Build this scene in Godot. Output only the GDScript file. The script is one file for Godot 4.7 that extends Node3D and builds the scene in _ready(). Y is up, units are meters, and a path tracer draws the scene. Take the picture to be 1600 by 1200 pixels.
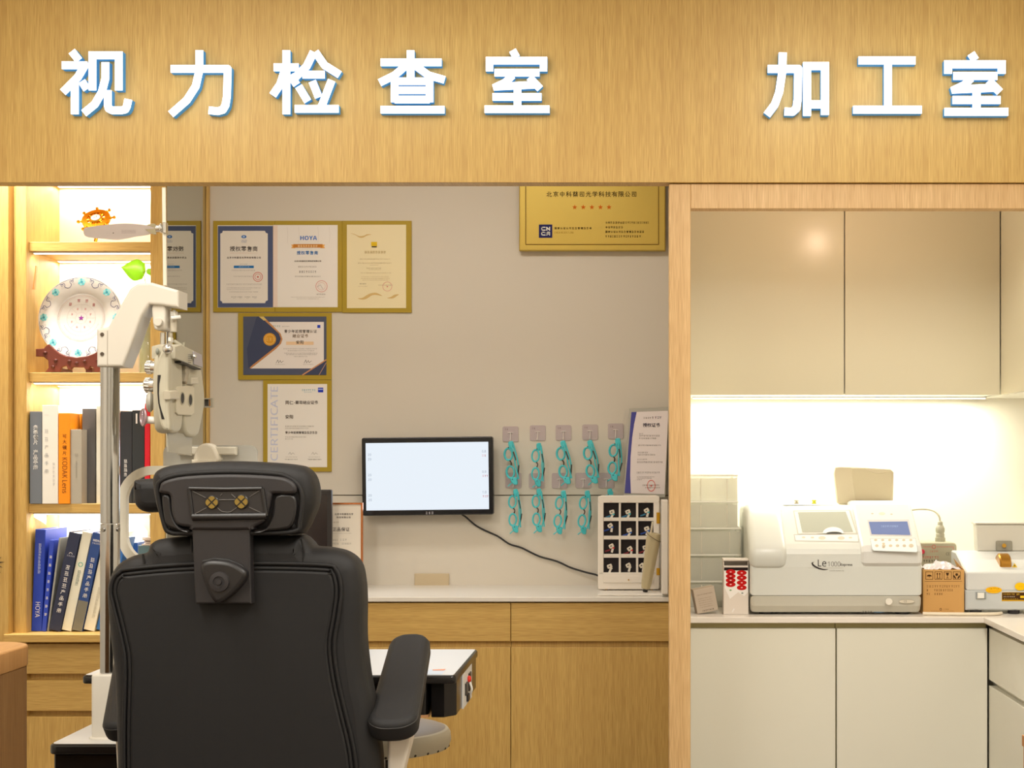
extends Node3D
# Optician's shop: an eye-test niche and a lens workshop behind a wooden fascia with lit signs.
# Camera stands at x = 0, z = 0, eye 1.25 m, looking along -z; distances d are metres in front of it.
const F := 2200.0
const EYE := 1.25

func xa(px: float, d: float) -> float: return (px - 1000.0) * d / F
func ya(py: float, d: float) -> float: return EYE - (py - 717.0) * d / F
func at(px: float, py: float, d: float) -> Vector3: return Vector3(xa(px, d), ya(py, d), -d)

# ---------------------------------------------------------------- stroke shapes of the characters (100 x 100 field, y down)
const GLYPH := {
	"北": "8 40 35 40/35 10 35 92/5 80 35 66/60 10 60 82 66 90 90 90 92 75/60 48 88 32",
	"京": "50 5 50 18/8 20 92 20/28 36 72 36 72 56 28 56 28 36/50 56 50 88 42 92/30 66 14 84/70 66 86 84",
	"中": "18 28 82 28 82 64 18 64 18 28/50 6 50 96",
	"科": "40 8 10 18/6 36 46 36/26 14 26 94/26 40 6 72/28 46 44 62/56 20 70 30/54 42 68 52/48 70 96 62/82 6 82 96",
	"蔡": "6 16 94 16/32 6 32 26/68 6 68 26/34 28 12 50/22 34 44 34 14 62/56 34 86 34 60 56/60 36 92 62/34 60 68 60/14 72 88 72/50 72 50 94/32 78 18 92/70 78 84 92",
	"司": "14 14 84 14 84 86 70 90/12 34 68 34/18 52 62 52 62 82 18 82 18 52",
	"光": "50 6 50 42/24 14 34 32/78 12 66 32/8 44 92 44/38 44 36 70 10 92/62 44 62 84 70 90 90 90 92 76",
	"学": "24 6 32 20/48 4 52 18/78 6 66 22/10 42 10 28 90 28 90 42/28 44 72 44 52 58 52 88 42 92/8 66 92 66",
	"技": "6 28 40 28/24 6 24 88 14 92/6 62 42 52/48 24 94 24/70 6 70 44/50 44 88 44 72 74 44 94/54 50 70 76 96 94",
	"有": "6 22 94 22/44 4 34 36 6 66/36 40 36 94/36 40 80 40 80 88 70 92/36 56 80 56/36 72 80 72",
	"限": "12 8 12 96/12 10 36 10 24 38 38 56 28 70/50 10 84 10 84 48 50 48/50 10 50 90 66 80/50 29 84 29/92 56 72 68/62 48 76 76 96 92",
	"公": "36 8 28 34 8 54/62 8 72 34 94 54/46 44 22 84 74 80/64 62 82 92",
	"授": "6 28 36 28/22 6 22 88 12 92/6 62 38 52/88 6 46 14/48 22 54 34/66 20 70 32/90 18 80 34/42 50 42 40 94 40 94 50/50 56 86 56 70 78 42 94/56 62 72 82 96 94",
	"权": "4 28 44 28/24 6 24 96/24 34 6 68/26 38 42 56/48 20 90 20 76 64 44 92/54 26 66 64 96 92",
	"零": "14 10 86 10/8 36 8 22 92 22 92 36/50 10 50 44/24 30 38 30/24 40 38 40/62 30 76 30/62 40 76 40/50 46 30 62 6 72/50 46 72 62 94 72/42 62 56 70/26 76 74 76 50 94",
	"售": "34 4 12 34/28 20 28 58/54 6 60 18/28 20 90 20/28 32 86 32/28 44 86 44/28 57 92 57/58 20 58 57/24 68 78 68 78 94 24 94 24 68",
	"商": "50 4 50 16/8 18 92 18/34 22 40 32/66 22 60 32/14 96 14 36 86 36 86 90 76 94/40 42 30 56/60 42 70 56/34 62 66 62 66 82 34 82 34 62",
	"证": "12 8 22 22/6 38 24 38 24 84 38 72/42 14 94 14/70 14 70 88/70 48 92 48/50 42 50 88/38 90 98 90",
	"书": "14 20 78 20 74 44/6 46 88 46 84 76 72 80/48 4 48 96/66 4 80 14",
	"正": "10 12 90 12/52 12 52 88/52 48 84 48/26 42 26 88/6 90 94 90",
	"品": "30 8 70 8 70 42 30 42 30 8/8 56 42 56 42 92 8 92 8 56/58 56 92 56 92 92 58 92 58 56",
	"保": "30 6 6 50/20 34 20 96/42 12 86 12 86 40 42 40 42 12/34 56 96 56/64 40 64 96/62 58 36 86/66 58 94 86",
	"镜": "24 4 6 36/22 18 42 18/12 38 40 38/6 58 42 58/24 38 24 90 42 78/68 4 70 12/48 14 94 14/58 18 62 28/84 18 78 28/44 30 98 30/52 40 88 40 88 64 52 64 52 40/52 52 88 52/62 64 58 80 42 94/76 64 76 88 82 92 96 92 96 82",
	"片": "28 8 28 50 10 94/28 34 90 34/62 6 62 34/28 58 74 58 74 96",
	"产": "50 4 54 14/12 18 90 18/32 24 38 36/68 22 60 38/20 42 94 42/20 42 18 68 6 94",
	"手": "82 6 24 16/14 36 86 36/6 60 94 60/52 14 52 88 38 92",
	"册": "20 12 18 66 6 94/20 12 44 12 44 90 36 92/58 12 56 66 50 94/58 12 84 12 84 90 76 92/4 50 96 50",
	"同": "12 96 12 10 88 10 88 90 76 94/28 28 72 28/32 44 68 44 68 74 32 74 32 44",
	"仁": "32 6 8 52/22 36 22 96/44 24 90 24/36 86 96 86",
	"结": "26 6 8 36 30 36 8 64 36 58/6 88 38 76/44 22 96 22/70 6 70 44/48 44 92 44/50 58 90 58 90 92 50 92 50 58",
	"业": "36 8 36 86/64 8 64 86/10 30 24 66/90 28 76 66/6 90 94 90",
	"青": "14 12 86 12/20 26 80 26/6 40 94 40/50 4 50 40/26 52 26 96/26 52 76 52 76 88 66 92/26 66 76 66/26 78 76 78",
	"少": "50 6 50 56 40 60/28 22 8 50/70 20 92 46/86 50 56 80 10 94",
	"年": "30 4 8 38/24 20 90 20/28 44 84 44/28 44 28 66/6 66 96 66/56 20 56 96",
	"近": "10 8 22 22/6 40 24 40 24 74 8 86/8 84 30 86 50 92 96 92/84 6 46 14/46 14 44 50 34 74/46 36 92 36/72 36 72 80",
	"视": "18 6 28 18/6 28 36 28 8 64/22 48 22 96/28 52 38 62/50 58 50 12 88 12 88 58/69 22 66 62 42 94/76 62 76 88 94 88 96 74",
	"管": "26 4 10 24/22 14 44 14/34 16 38 24/66 4 54 24/62 14 90 14/74 16 78 24/8 44 8 34 92 34 92 44/28 46 28 96/28 46 72 46 72 62 28 62/28 76 76 76 76 94 28 94",
	"理": "6 14 38 14/8 44 36 44/6 82 40 74/22 14 22 78/48 12 90 12 90 50 48 50 48 12/48 31 90 31/69 12 69 88/48 70 92 70/42 90 98 90",
	"认": "14 8 24 22/6 38 26 38 26 86 42 74/66 8 66 44 40 94/66 44 98 94",
	"安": "50 4 50 14/10 36 10 20 90 20 90 36/8 54 94 54/42 34 28 66 60 78 84 94/70 54 54 78 14 94",
	"阳": "14 8 14 96/14 10 40 10 26 40 42 60 30 74/54 14 90 14 90 90 54 90 54 14/54 50 90 50",
	"可": "6 14 94 14/80 14 80 88 66 92/20 36 56 36 56 70 20 70 20 36",
	"大": "8 34 92 34/50 6 48 44 34 70 8 94/52 40 66 70 94 94",
	"国": "10 96 10 8 90 8 90 96/10 92 90 92/28 26 72 26/32 48 68 48/26 74 74 74/50 26 50 74/60 56 68 66",
	"家": "50 4 50 14/10 34 10 18 90 18 90 34/26 32 76 32/54 32 36 46 14 54/50 44 58 62 54 90 44 92/50 58 16 76/54 70 14 90/84 44 64 56/60 56 92 84",
	"本": "8 30 92 30/50 6 50 96/48 32 10 74/52 32 92 74/32 70 68 70",
	"会": "50 4 8 40/50 4 92 40/30 38 70 38/12 56 90 56/44 58 24 84 74 80/64 68 82 90",
}
# the lit sign characters: centre lines of their strokes in the sign's own drawing units
const SIGN := [
	["视", 0, "165 95 200 140/115 165 230 165 195 225 120 300/180 240 180 410/215 245 240 285/268 290 268 115 400 115 400 290/333 150 333 230 315 300 280 360 225 405/345 290 345 365 350 382 366 390 415 390 432 386 440 372 448 335"],
	["力", 0, "660 183 945 183 941 320 934 365 920 388 895 395 850 390/803 90 803 190 785 270 740 340 660 410"],
	["检", 0, "1175 175 1300 175/1238 90 1238 410/1228 195 1208 260 1170 315/1258 215 1290 262/1375 98 1340 170 1280 228/1383 98 1430 165 1505 212/1320 212 1430 212/1300 270 1345 345/1368 245 1400 325/1465 240 1415 370/1280 383 1500 383"],
	["查", 1, "110 150 415 150/260 90 260 235/238 165 180 215 105 252/282 165 350 215 430 238/180 350 180 245 355 245 355 350/190 290 345 290/180 336 355 336/110 387 430 387"],
	["室", 1, "770 90 790 125/655 195 655 142 925 142 925 195/680 202 905 202/770 215 735 250 690 272 890 262/855 225 908 282/670 323 915 323/795 270 795 380/630 385 955 385"],
	["加", 2, "145 208 318 208 315 380 308 432 285 452 240 450/230 115 228 220 210 340 185 410 140 470/368 475 368 192 470 192 470 470/368 410 470 410"],
	["工", 2, "660 160 985 160/828 160 828 440/630 440 1020 440"],
	["室", 2, "1300 120 1325 158/1170 235 1170 182 1475 182 1475 235/1200 248 1450 248/1300 262 1262 300 1210 325 1430 315/1400 275 1465 340/1195 385 1468 385/1332 330 1332 450/1150 452 1512 452"],
]

# ---------------------------------------------------------------- a mesh builder
class B:
	var st := SurfaceTool.new()
	var xf := Transform3D()
	var col := Color.WHITE
	var grp := -1
	# drawing flat print: a plane in the world, and the drawing's units
	var zx := 0.0
	var zy := 0.0
	var zk := 1.0
	var pp := Vector3.ZERO
	var pn := Vector3(0, 0, 1)
	var flat_local := false
	var rng := RandomNumberGenerator.new()
	func _init() -> void:
		st.begin(Mesh.PRIMITIVE_TRIANGLES)
		rng.seed = 7
	func v(p: Vector3) -> void:
		st.set_smooth_group(grp)
		st.set_color(col)
		st.add_vertex(xf * p)
	func tri(a: Vector3, b: Vector3, c: Vector3) -> void:
		v(a); v(c); v(b)
	func quad(a: Vector3, b: Vector3, c: Vector3, d: Vector3) -> void:
		tri(a, b, c); tri(a, c, d)
	static func area(p: PackedVector2Array) -> float:
		var s := 0.0
		for i in p.size():
			s += p[i].cross(p[(i + 1) % p.size()])
		return s
	static func inset(p: PackedVector2Array, by: float) -> PackedVector2Array:
		var o := PackedVector2Array()
		var n := p.size()
		for i in n:
			var e1 := (p[i] - p[(i + n - 1) % n]).normalized()
			var e2 := (p[(i + 1) % n] - p[i]).normalized()
			var n1 := Vector2(-e1.y, e1.x)
			var n2 := Vector2(-e2.y, e2.x)
			var m := (n1 + n2) / maxf(0.35, 1.0 + n1.dot(n2))
			o.append(p[i] + m * by)
		return o
	# a polygon in x, y drawn out between z0 (back) and z1 (front); r rounds the front edge, rb the back edge
	func prism(poly: PackedVector2Array, z0: float, z1: float, r := 0.0, rb := -1.0, steps := 1, smooth := -1) -> void:
		var p := poly.duplicate()
		if area(p) < 0.0:
			p.reverse()
		if rb < 0.0:
			rb = r
		var rings := []
		if rb > 0.0:
			for k in range(steps, 0, -1):
				var a := PI / 2.0 * k / steps
				rings.append([inset(p, rb * (1.0 - cos(a))), z0 + rb * (1.0 - sin(a))])
		rings.append([p, z0 + maxf(rb, 0.0)])
		rings.append([p, z1 - maxf(r, 0.0)])
		if r > 0.0:
			for k in range(1, steps + 1):
				var a := PI / 2.0 * k / steps
				rings.append([inset(p, r * (1.0 - cos(a))), z1 - r * (1.0 - sin(a))])
		var sm := p.size() > 10 if smooth < 0 else smooth == 1
		grp = 1 if sm else -1
		var n := p.size()
		for k in rings.size() - 1:
			var q0: PackedVector2Array = rings[k][0]
			var q1: PackedVector2Array = rings[k + 1][0]
			var za: float = rings[k][1]
			var zb: float = rings[k + 1][1]
			for i in n:
				var j := (i + 1) % n
				quad(Vector3(q0[i].x, q0[i].y, za), Vector3(q0[j].x, q0[j].y, za), Vector3(q1[j].x, q1[j].y, zb), Vector3(q1[i].x, q1[i].y, zb))
		grp = -1
		cap(rings[rings.size() - 1][0], z1, true)
		cap(rings[0][0], z0, false)
	func cap(p: PackedVector2Array, z: float, front: bool) -> void:
		var t := Geometry2D.triangulate_polygon(p)
		if t.is_empty():   # corners folded over each other: clean the outline first
			var best := PackedVector2Array()
			for q in Geometry2D.offset_polygon(p, -0.0002):
				if absf(area(q)) > absf(area(best)):
					best = q
			p = best
			t = Geometry2D.triangulate_polygon(p)
		for k in range(0, t.size(), 3):
			var a := p[t[k]]
			var b := p[t[k + 1]]
			var c := p[t[k + 2]]
			if ((b - a).cross(c - a) > 0.0) == front:
				tri(Vector3(a.x, a.y, z), Vector3(b.x, b.y, z), Vector3(c.x, c.y, z))
			else:
				tri(Vector3(a.x, a.y, z), Vector3(c.x, c.y, z), Vector3(b.x, b.y, z))
	func box(c: Vector3, s: Vector3, bev := 0.0) -> void:
		var h := s / 2.0
		var keep := xf
		xf = xf * Transform3D(Basis(), c)
		prism(PackedVector2Array([Vector2(-h.x, -h.y), Vector2(h.x, -h.y), Vector2(h.x, h.y), Vector2(-h.x, h.y)]), -h.z, h.z, bev, bev, 1, 0)
		xf = keep
	# box between two corners
	func span(a: Vector3, b: Vector3, bev := 0.0) -> void:
		box((a + b) / 2.0, (b - a).abs(), bev)
	func lathe(prof: Array, seg := 24, c := Vector3.ZERO, basis := Basis()) -> void:
		var keep := xf
		xf = xf * Transform3D(basis, c)
		grp = 1
		for k in prof.size() - 1:
			var a: Vector2 = prof[k]
			var b: Vector2 = prof[k + 1]
			if k > 0:
				var before: Vector2 = a - prof[k - 1]
				if absf(before.angle_to(b - a)) > 0.6:
					grp += 1
			for i in seg:
				var t0 := TAU * i / seg
				var t1 := TAU * (i + 1) / seg
				var c0 := Vector3(cos(t0), 0, -sin(t0))
				var c1 := Vector3(cos(t1), 0, -sin(t1))
				var p0 := c0 * a.x + Vector3(0, a.y, 0)
				var p1 := c1 * a.x + Vector3(0, a.y, 0)
				var q0 := c0 * b.x + Vector3(0, b.y, 0)
				var q1 := c1 * b.x + Vector3(0, b.y, 0)
				if a.x > 1e-6:
					tri(p0, p1, q1)
				if b.x > 1e-6:
					tri(p0, q1, q0)
		grp = -1
		xf = keep
	func rod(a: Vector3, b: Vector3, r: float, seg := 16, bev := 0.0) -> void:
		var y := (b - a).normalized()
		var x := y.cross(Vector3(0.31, 0.2, 0.93)).normalized()
		if absf(y.dot(Vector3(0.31, 0.2, 0.93))) > 0.95:
			x = y.cross(Vector3.RIGHT).normalized()
		var l := (b - a).length()
		var e := bev if bev > 0.0 else r * 0.12
		lathe([Vector2(0, 0), Vector2(r - e, 0), Vector2(r, e), Vector2(r, l - e), Vector2(r - e, l), Vector2(0, l)], seg, a, Basis(x, y, x.cross(y)))
	func ball(c: Vector3, r: Vector3, seg := 20) -> void:
		var prof := []
		for k in seg / 2 + 1:
			var a := PI * k / (seg / 2)
			prof.append(Vector2(sin(a), -cos(a)))
		lathe(prof, seg, c, Basis.from_scale(r))
	func tube(pts: PackedVector3Array, r: float, sides := 8, closed := false, squash := 1.0) -> void:
		var n := pts.size()
		var side := Vector3.ZERO
		var rings := []
		for i in n:
			var t := Vector3.ZERO
			if closed:
				t = pts[(i + 1) % n] - pts[(i + n - 1) % n]
			else:
				t = pts[mini(i + 1, n - 1)] - pts[maxi(i - 1, 0)]
			t = t.normalized()
			if side == Vector3.ZERO:
				side = t.cross(Vector3(0, 0, 1) if absf(t.z) < 0.9 else Vector3(0, 1, 0)).normalized()
			side = (side - t * side.dot(t)).normalized()
			var up := side.cross(t)
			var ring := []
			for k in sides:
				var a := TAU * k / sides
				ring.append(pts[i] + side * cos(a) * r + up * sin(a) * r * squash)
			rings.append(ring)
		grp = 1
		for i in (n if closed else n - 1):
			var q: Array = rings[i]
			var w: Array = rings[(i + 1) % n]
			for k in sides:
				var j := (k + 1) % sides
				quad(q[j], q[k], w[k], w[j])
		grp = -1
		if not closed:
			for k in range(1, sides - 1):
				tri(rings[0][0], rings[0][k], rings[0][k + 1])
				tri(rings[n - 1][0], rings[n - 1][k + 1], rings[n - 1][k])
	func mesh() -> ArrayMesh:
		st.generate_normals()
		st.index()
		return st.commit()
	# ---- print
	func pv(u: float, w: float, l: float) -> Vector3:
		if flat_local:
			return pp + Vector3(zx + u * zk, zy - w * zk, l * 0.00025)
		var o := Vector3(0, 1.25, 0)
		var dir := Vector3((zx + u * zk - 1000.0) / 2200.0, -(zy + w * zk - 717.0) / 2200.0, -1.0)
		var t := (pp - o).dot(pn) / dir.dot(pn)
		return o + dir * t + pn * l * 0.0003
	func ink(c: Color) -> void:
		col = c.srgb_to_linear()
	func prect(u: float, w: float, du: float, dw: float, c: Color, l := 1.0) -> void:
		ink(c)
		quad(pv(u, w + dw, l), pv(u + du, w + dw, l), pv(u + du, w, l), pv(u, w, l))
	func ppoly(pts: PackedVector2Array, c: Color, l := 1.0) -> void:
		ink(c)
		var t := Geometry2D.triangulate_polygon(pts)
		for k in range(0, t.size(), 3):
			var a := pts[t[k]]
			var b := pts[t[k + 1]]
			var d := pts[t[k + 2]]
			if (b - a).cross(d - a) > 0.0:
				var s := b
				b = d
				d = s
			tri(pv(a.x, a.y, l), pv(b.x, b.y, l), pv(d.x, d.y, l))
	func pdisc(u: float, w: float, r: float, c: Color, l := 1.0, seg := 20, squash := 1.0) -> void:
		var p := PackedVector2Array()
		for k in seg:
			p.append(Vector2(u + cos(TAU * k / seg) * r, w + sin(TAU * k / seg) * r * squash))
		ppoly(p, c, l)
	func pring(u: float, w: float, r: float, th: float, c: Color, l := 1.0, seg := 24, squash := 1.0, a0 := 0.0, a1 := TAU) -> void:
		ink(c)
		for k in seg:
			var t0 := a0 + (a1 - a0) * k / seg
			var t1 := a0 + (a1 - a0) * (k + 1) / seg
			var d0 := Vector2(cos(t0), sin(t0) * squash)
			var d1 := Vector2(cos(t1), sin(t1) * squash)
			quad(pv(u + d0.x * r, w + d0.y * r, l), pv(u + d0.x * (r - th), w + d0.y * (r - th), l), pv(u + d1.x * (r - th), w + d1.y * (r - th), l), pv(u + d1.x * r, w + d1.y * r, l))
	func pstar(u: float, w: float, r: float, c: Color, l := 1.0) -> void:
		var p := PackedVector2Array()
		for k in 10:
			var q := r if k % 2 == 0 else r * 0.42
			p.append(Vector2(u + sin(TAU * k / 10) * q, w - cos(TAU * k / 10) * q))
		ppoly(p, c, l)
	func pstroke(pts: PackedVector2Array, th: float, c: Color, l := 1.0) -> void:
		ink(c)
		for i in pts.size() - 1:
			var d := (pts[i + 1] - pts[i]).normalized()
			var a := pts[i] - d * th * 0.4
			var b := pts[i + 1] + d * th * 0.4
			var n := Vector2(-d.y, d.x) * th / 2.0
			quad(pv(a.x + n.x, a.y + n.y, l), pv(b.x + n.x, b.y + n.y, l), pv(b.x - n.x, b.y - n.y, l), pv(a.x - n.x, a.y - n.y, l))
	# characters from the stroke table; a character not in it is drawn as an unreadable cluster
	func pcn(table: Dictionary, text: String, u: float, w: float, size: float, c: Color, weight := 0.09, l := 1.0, step := 1.08, down := false, lean := 0.0) -> void:
		for i in text.length():
			var ch := text[i]
			var ou := u if down else u + i * size * step
			var ow := w + i * size * step if down else w
			if ch == " ":
				continue
			if table.has(ch):
				for s in table[ch].split("/"):
					var q: PackedFloat64Array = s.split_floats(" ")
					var pts := PackedVector2Array()
					for k in range(0, q.size() - 1, 2):
						pts.append(Vector2(ou + q[k] / 100.0 * size, ow + q[k + 1] / 100.0 * size))
					pstroke(pts, size * weight, c, l)
			else:
				for k in 5:
					var a := Vector2(rng.randf(), rng.randf()) * 0.3
					if k % 2 == 0:
						pstroke(PackedVector2Array([Vector2(ou + 0.08 * size, ow + (0.1 + 0.2 * k + a.y * 0.3) * size), Vector2(ou + (0.65 + a.x) * size, ow + (0.1 + 0.2 * k + a.y * 0.3) * size)]), size * weight, c, l)
					else:
						pstroke(PackedVector2Array([Vector2(ou + (0.15 + 0.2 * k - a.x * 0.5) * size, ow + 0.08 * size), Vector2(ou + (0.15 + 0.2 * k) * size, ow + (0.6 + a.y) * size)]), size * weight, c, l)
	# a line of print too small to read: dashes of uneven length
	func pline(u: float, w: float, du: float, h: float, c: Color, l := 1.0) -> void:
		var x := u
		while x < u + du:
			var a := h * rng.randf_range(0.55, 0.95)
			var m := rng.randi() % 3
			prect(x, w, a, h * 0.22, c, l)
			if m != 0:
				prect(x, w + h * 0.68, a, h * 0.22, c, l)
			if m != 1:
				prect(x + a * 0.35, w, h * 0.22, h, c, l)
			x += h * rng.randf_range(1.0, 1.3)
	func plat(text: String, u: float, w: float, size: float, c: Color, l := 1.0, bold := false, turn := 0.0, wide := 1.0, serif := false) -> void:
		var f := SystemFont.new()
		f.font_names = PackedStringArray(["Droid Serif" if serif else "Droid Sans"])
		f.font_weight = 700 if bold else 400
		var t := TextMesh.new()
		t.font = f
		t.text = text
		t.font_size = 32
		t.pixel_size = 0.01
		t.depth = 0.0
		t.curve_step = 2.0
		t.horizontal_alignment = HORIZONTAL_ALIGNMENT_LEFT
		var s := size / 0.32
		ink(c)
		for n in t.get_surface_count():
			var arr := t.surface_get_arrays(n)
			var pos: PackedVector3Array = arr[Mesh.ARRAY_VERTEX]
			var idx: PackedInt32Array = arr[Mesh.ARRAY_INDEX] if arr[Mesh.ARRAY_INDEX] != null else PackedInt32Array(range(pos.size()))
			for k in range(0, idx.size() - 2, 3):
				var q := []
				for m in 3:
					var p := Vector2(pos[idx[k + m]].x * wide, -pos[idx[k + m]].y).rotated(turn) * s
					q.append(Vector2(u + p.x, w + p.y))
				if (q[1] - q[0]).cross(q[2] - q[0]) > 0.0:
					tri(pv(q[0].x, q[0].y, l), pv(q[2].x, q[2].y, l), pv(q[1].x, q[1].y, l))
				else:
					tri(pv(q[0].x, q[0].y, l), pv(q[1].x, q[1].y, l), pv(q[2].x, q[2].y, l))

# ---------------------------------------------------------------- scene helpers
func thing(called: String, label: String, category: String, where := Vector3.ZERO, group := "") -> Node3D:
	var o := Node3D.new()
	o.name = called
	add_child(o, true)
	o.position = where
	o.set_meta("label", label)
	o.set_meta("category", category)
	if group:
		o.set_meta("group", group)
	return o

func obj(called: String, b: B, m: Material, parent: Node = self) -> MeshInstance3D:
	var o := MeshInstance3D.new()
	o.name = called
	o.mesh = b.mesh()
	o.material_override = m
	parent.add_child(o, true)
	return o

func tag(o: Node, label: String, category: String, group := "") -> void:
	o.set_meta("label", label)
	o.set_meta("category", category)
	if group:
		o.set_meta("group", group)

func struct(called: String, b: B, m: Material, label := "", parent: Node = self) -> MeshInstance3D:
	var o := obj(called, b, m, parent)
	if parent == self:
		o.set_meta("kind", "structure")
		if label:
			o.set_meta("label", label)
	return o

# a builder that takes world coordinates for a child of t
func wb(t: Node3D) -> B:
	var b := B.new()
	b.xf.origin = -t.position
	return b

# a builder for print on the plane through p with normal n; drawing units: x0 + u * k photo pixels
func pb(t: Node3D, p: Vector3, n := Vector3(0, 0, 1), x0 := 0.0, y0 := 0.0, k := 1.0) -> B:
	var b := wb(t)
	b.pp = p
	b.pn = n
	b.zx = x0
	b.zy = y0
	b.zk = k
	return b

var mats := {}
func mat(col: Color, rough := 0.6, metal := 0.0, spec := 0.5) -> StandardMaterial3D:
	var key := [col, rough, metal, spec]
	if not mats.has(key):
		var m := StandardMaterial3D.new()
		m.albedo_color = col
		m.roughness = rough
		m.metallic = metal
		m.metallic_specular = spec
		mats[key] = m
	return mats[key]

func rgb(r: int, g: int, b: int) -> Color: return Color(r / 255.0, g / 255.0, b / 255.0)

func glow(col: Color, energy: float) -> StandardMaterial3D:
	var m := StandardMaterial3D.new()
	m.albedo_color = Color(0.05, 0.05, 0.05)
	m.emission_enabled = true
	m.emission = col
	m.emission_energy_multiplier = energy
	return m

func area_light(where: Vector3, towards: Vector3, size: Vector2, energy: float, col: Color) -> AreaLight3D:
	var l := AreaLight3D.new()
	l.name = "area_light"
	l.area_size = size
	l.area_normalize_energy = true
	l.light_energy = energy
	l.light_color = col
	l.shadow_enabled = true
	l.area_range = 12.0
	l.area_attenuation = 2.0
	add_child(l, true)
	l.position = where
	var up := Vector3(0, 0, -1) if absf(towards.y) > 0.9 else Vector3.UP
	l.basis = Basis.looking_at(towards, up)
	return l

func rrect(w: float, h: float, r: float, seg := 5, c := Vector2.ZERO) -> PackedVector2Array:
	var p := PackedVector2Array()
	for q in 4:
		var cx := (w / 2.0 - r) * (1.0 if q == 0 or q == 3 else -1.0)
		var cy := (h / 2.0 - r) * (1.0 if q < 2 else -1.0)
		for k in seg + 1:
			var a := PI / 2.0 * (q + float(k) / seg)
			p.append(c + Vector2(cx + cos(a) * r, cy + sin(a) * r))
	return p

# photo outline (zoom units) put at distance d, in metres
func outline(s: String, x0: float, y0: float, k: float, d: float) -> PackedVector2Array:
	var q := s.split_floats(" ")
	var p := PackedVector2Array()
	for i in range(0, q.size() - 1, 2):
		p.append(Vector2(xa(x0 + q[i] * k, d), ya(y0 + q[i + 1] * k, d)))
	return p

# closed smooth curve through points
func smooth2(p: PackedVector2Array, per := 5, closed := true) -> PackedVector2Array:
	var o := PackedVector2Array()
	var n := p.size()
	for i in (n if closed else n - 1):
		var a := p[(i + n - 1) % n] if closed else p[maxi(i - 1, 0)]
		var b := p[i]
		var c := p[(i + 1) % n]
		var d := p[(i + 2) % n] if closed else p[mini(i + 2, n - 1)]
		for k in per:
			o.append(b.cubic_interpolate(c, a, d, float(k) / per))
	if not closed:
		o.append(p[n - 1])
	return o

func smooth3(p: PackedVector3Array, per := 6, closed := false) -> PackedVector3Array:
	var o := PackedVector3Array()
	var n := p.size()
	for i in (n if closed else n - 1):
		var a := p[(i + n - 1) % n] if closed else p[maxi(i - 1, 0)]
		var d := p[(i + 2) % n] if closed else p[mini(i + 2, n - 1)]
		for k in per:
			o.append(p[i].cubic_interpolate(p[(i + 1) % n], a, d, float(k) / per))
	if not closed:
		o.append(p[n - 1])
	return o

func noise_image(w: int, h: int, freq: float, sd: int) -> Image:
	var n := FastNoiseLite.new()
	n.seed = sd
	n.noise_type = FastNoiseLite.TYPE_SIMPLEX_SMOOTH
	n.frequency = freq
	n.fractal_octaves = 2
	var im := n.get_seamless_image(w, h)
	im.convert(Image.FORMAT_L8)
	return im

var wood_up: ImageTexture
var wood_across: ImageTexture
var grain_fine: ImageTexture
func make_textures() -> void:
	# three layers of noise drawn out into long streaks; rows wrap so that the pattern tiles
	var layers := [noise_image(512, 10, 0.24, 3), noise_image(512, 14, 0.45, 11), noise_image(512, 8, 0.03, 5)]
	var share := [0.34, 0.5, 0.16]
	var sum := PackedFloat32Array()
	sum.resize(512 * 512)
	for n in 3:
		var src: PackedByteArray = layers[n].get_data()
		var h: int = layers[n].get_height()
		var part: float = share[n] / 255.0
		for y in 512:
			var fy := y * h / 512.0
			var r0 := int(fy)
			var f := smoothstep(0.0, 1.0, fy - r0) * part
			var g := part - f
			var b0 := r0 * 512
			var b1 := ((r0 + 1) % h) * 512
			var o := y * 512
			for x in 512:
				sum[o + x] += src[b0 + x] * g + src[b1 + x] * f
	var data := PackedByteArray()
	data.resize(512 * 512 * 3)
	for i in 512 * 512:
		var t := clampf((sum[i] - 0.5) * 1.6 + 0.5, 0.0, 1.0)
		data[i * 3] = int(206 + 46 * t)
		data[i * 3 + 1] = int(190 + 62 * t)
		data[i * 3 + 2] = int(168 + 80 * t)
	var im := Image.create_from_data(512, 512, false, Image.FORMAT_RGB8, data)
	wood_up = ImageTexture.create_from_image(im)
	var im2: Image = im.duplicate()
	im2.rotate_90(CLOCKWISE)
	wood_across = ImageTexture.create_from_image(im2)
	var g := noise_image(256, 256, 0.35, 21)
	grain_fine = ImageTexture.create_from_image(g)

func wood(col: Color, across := false, rough := 0.5) -> StandardMaterial3D:
	var key := ["wood", col, across, rough]
	if not mats.has(key):
		var m := StandardMaterial3D.new()
		m.albedo_color = col
		m.albedo_texture = wood_across if across else wood_up
		m.uv1_triplanar = true
		m.uv1_world_triplanar = true
		m.uv1_scale = Vector3.ONE * 2.4
		m.roughness = rough
		mats[key] = m
	return mats[key]

# a plain colour with a fine surface grain in relief
func grained(col: Color, rough: float, scale: float, depth: float, spec := 0.5) -> StandardMaterial3D:
	var key := ["grain", col, rough, scale, depth, spec]
	if not mats.has(key):
		var m := StandardMaterial3D.new()
		m.albedo_color = col
		m.roughness = rough
		m.metallic_specular = spec
		m.heightmap_enabled = true
		m.heightmap_texture = grain_fine
		m.heightmap_scale = depth
		m.uv1_triplanar = true
		m.uv1_world_triplanar = true
		m.uv1_scale = Vector3.ONE * scale
		mats[key] = m
	return mats[key]

func ink_mat() -> StandardMaterial3D:
	if not mats.has("ink"):
		var m := StandardMaterial3D.new()
		m.vertex_color_use_as_albedo = true
		m.roughness = 0.65
		m.metallic_specular = 0.3
		mats["ink"] = m
	return mats["ink"]

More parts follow.
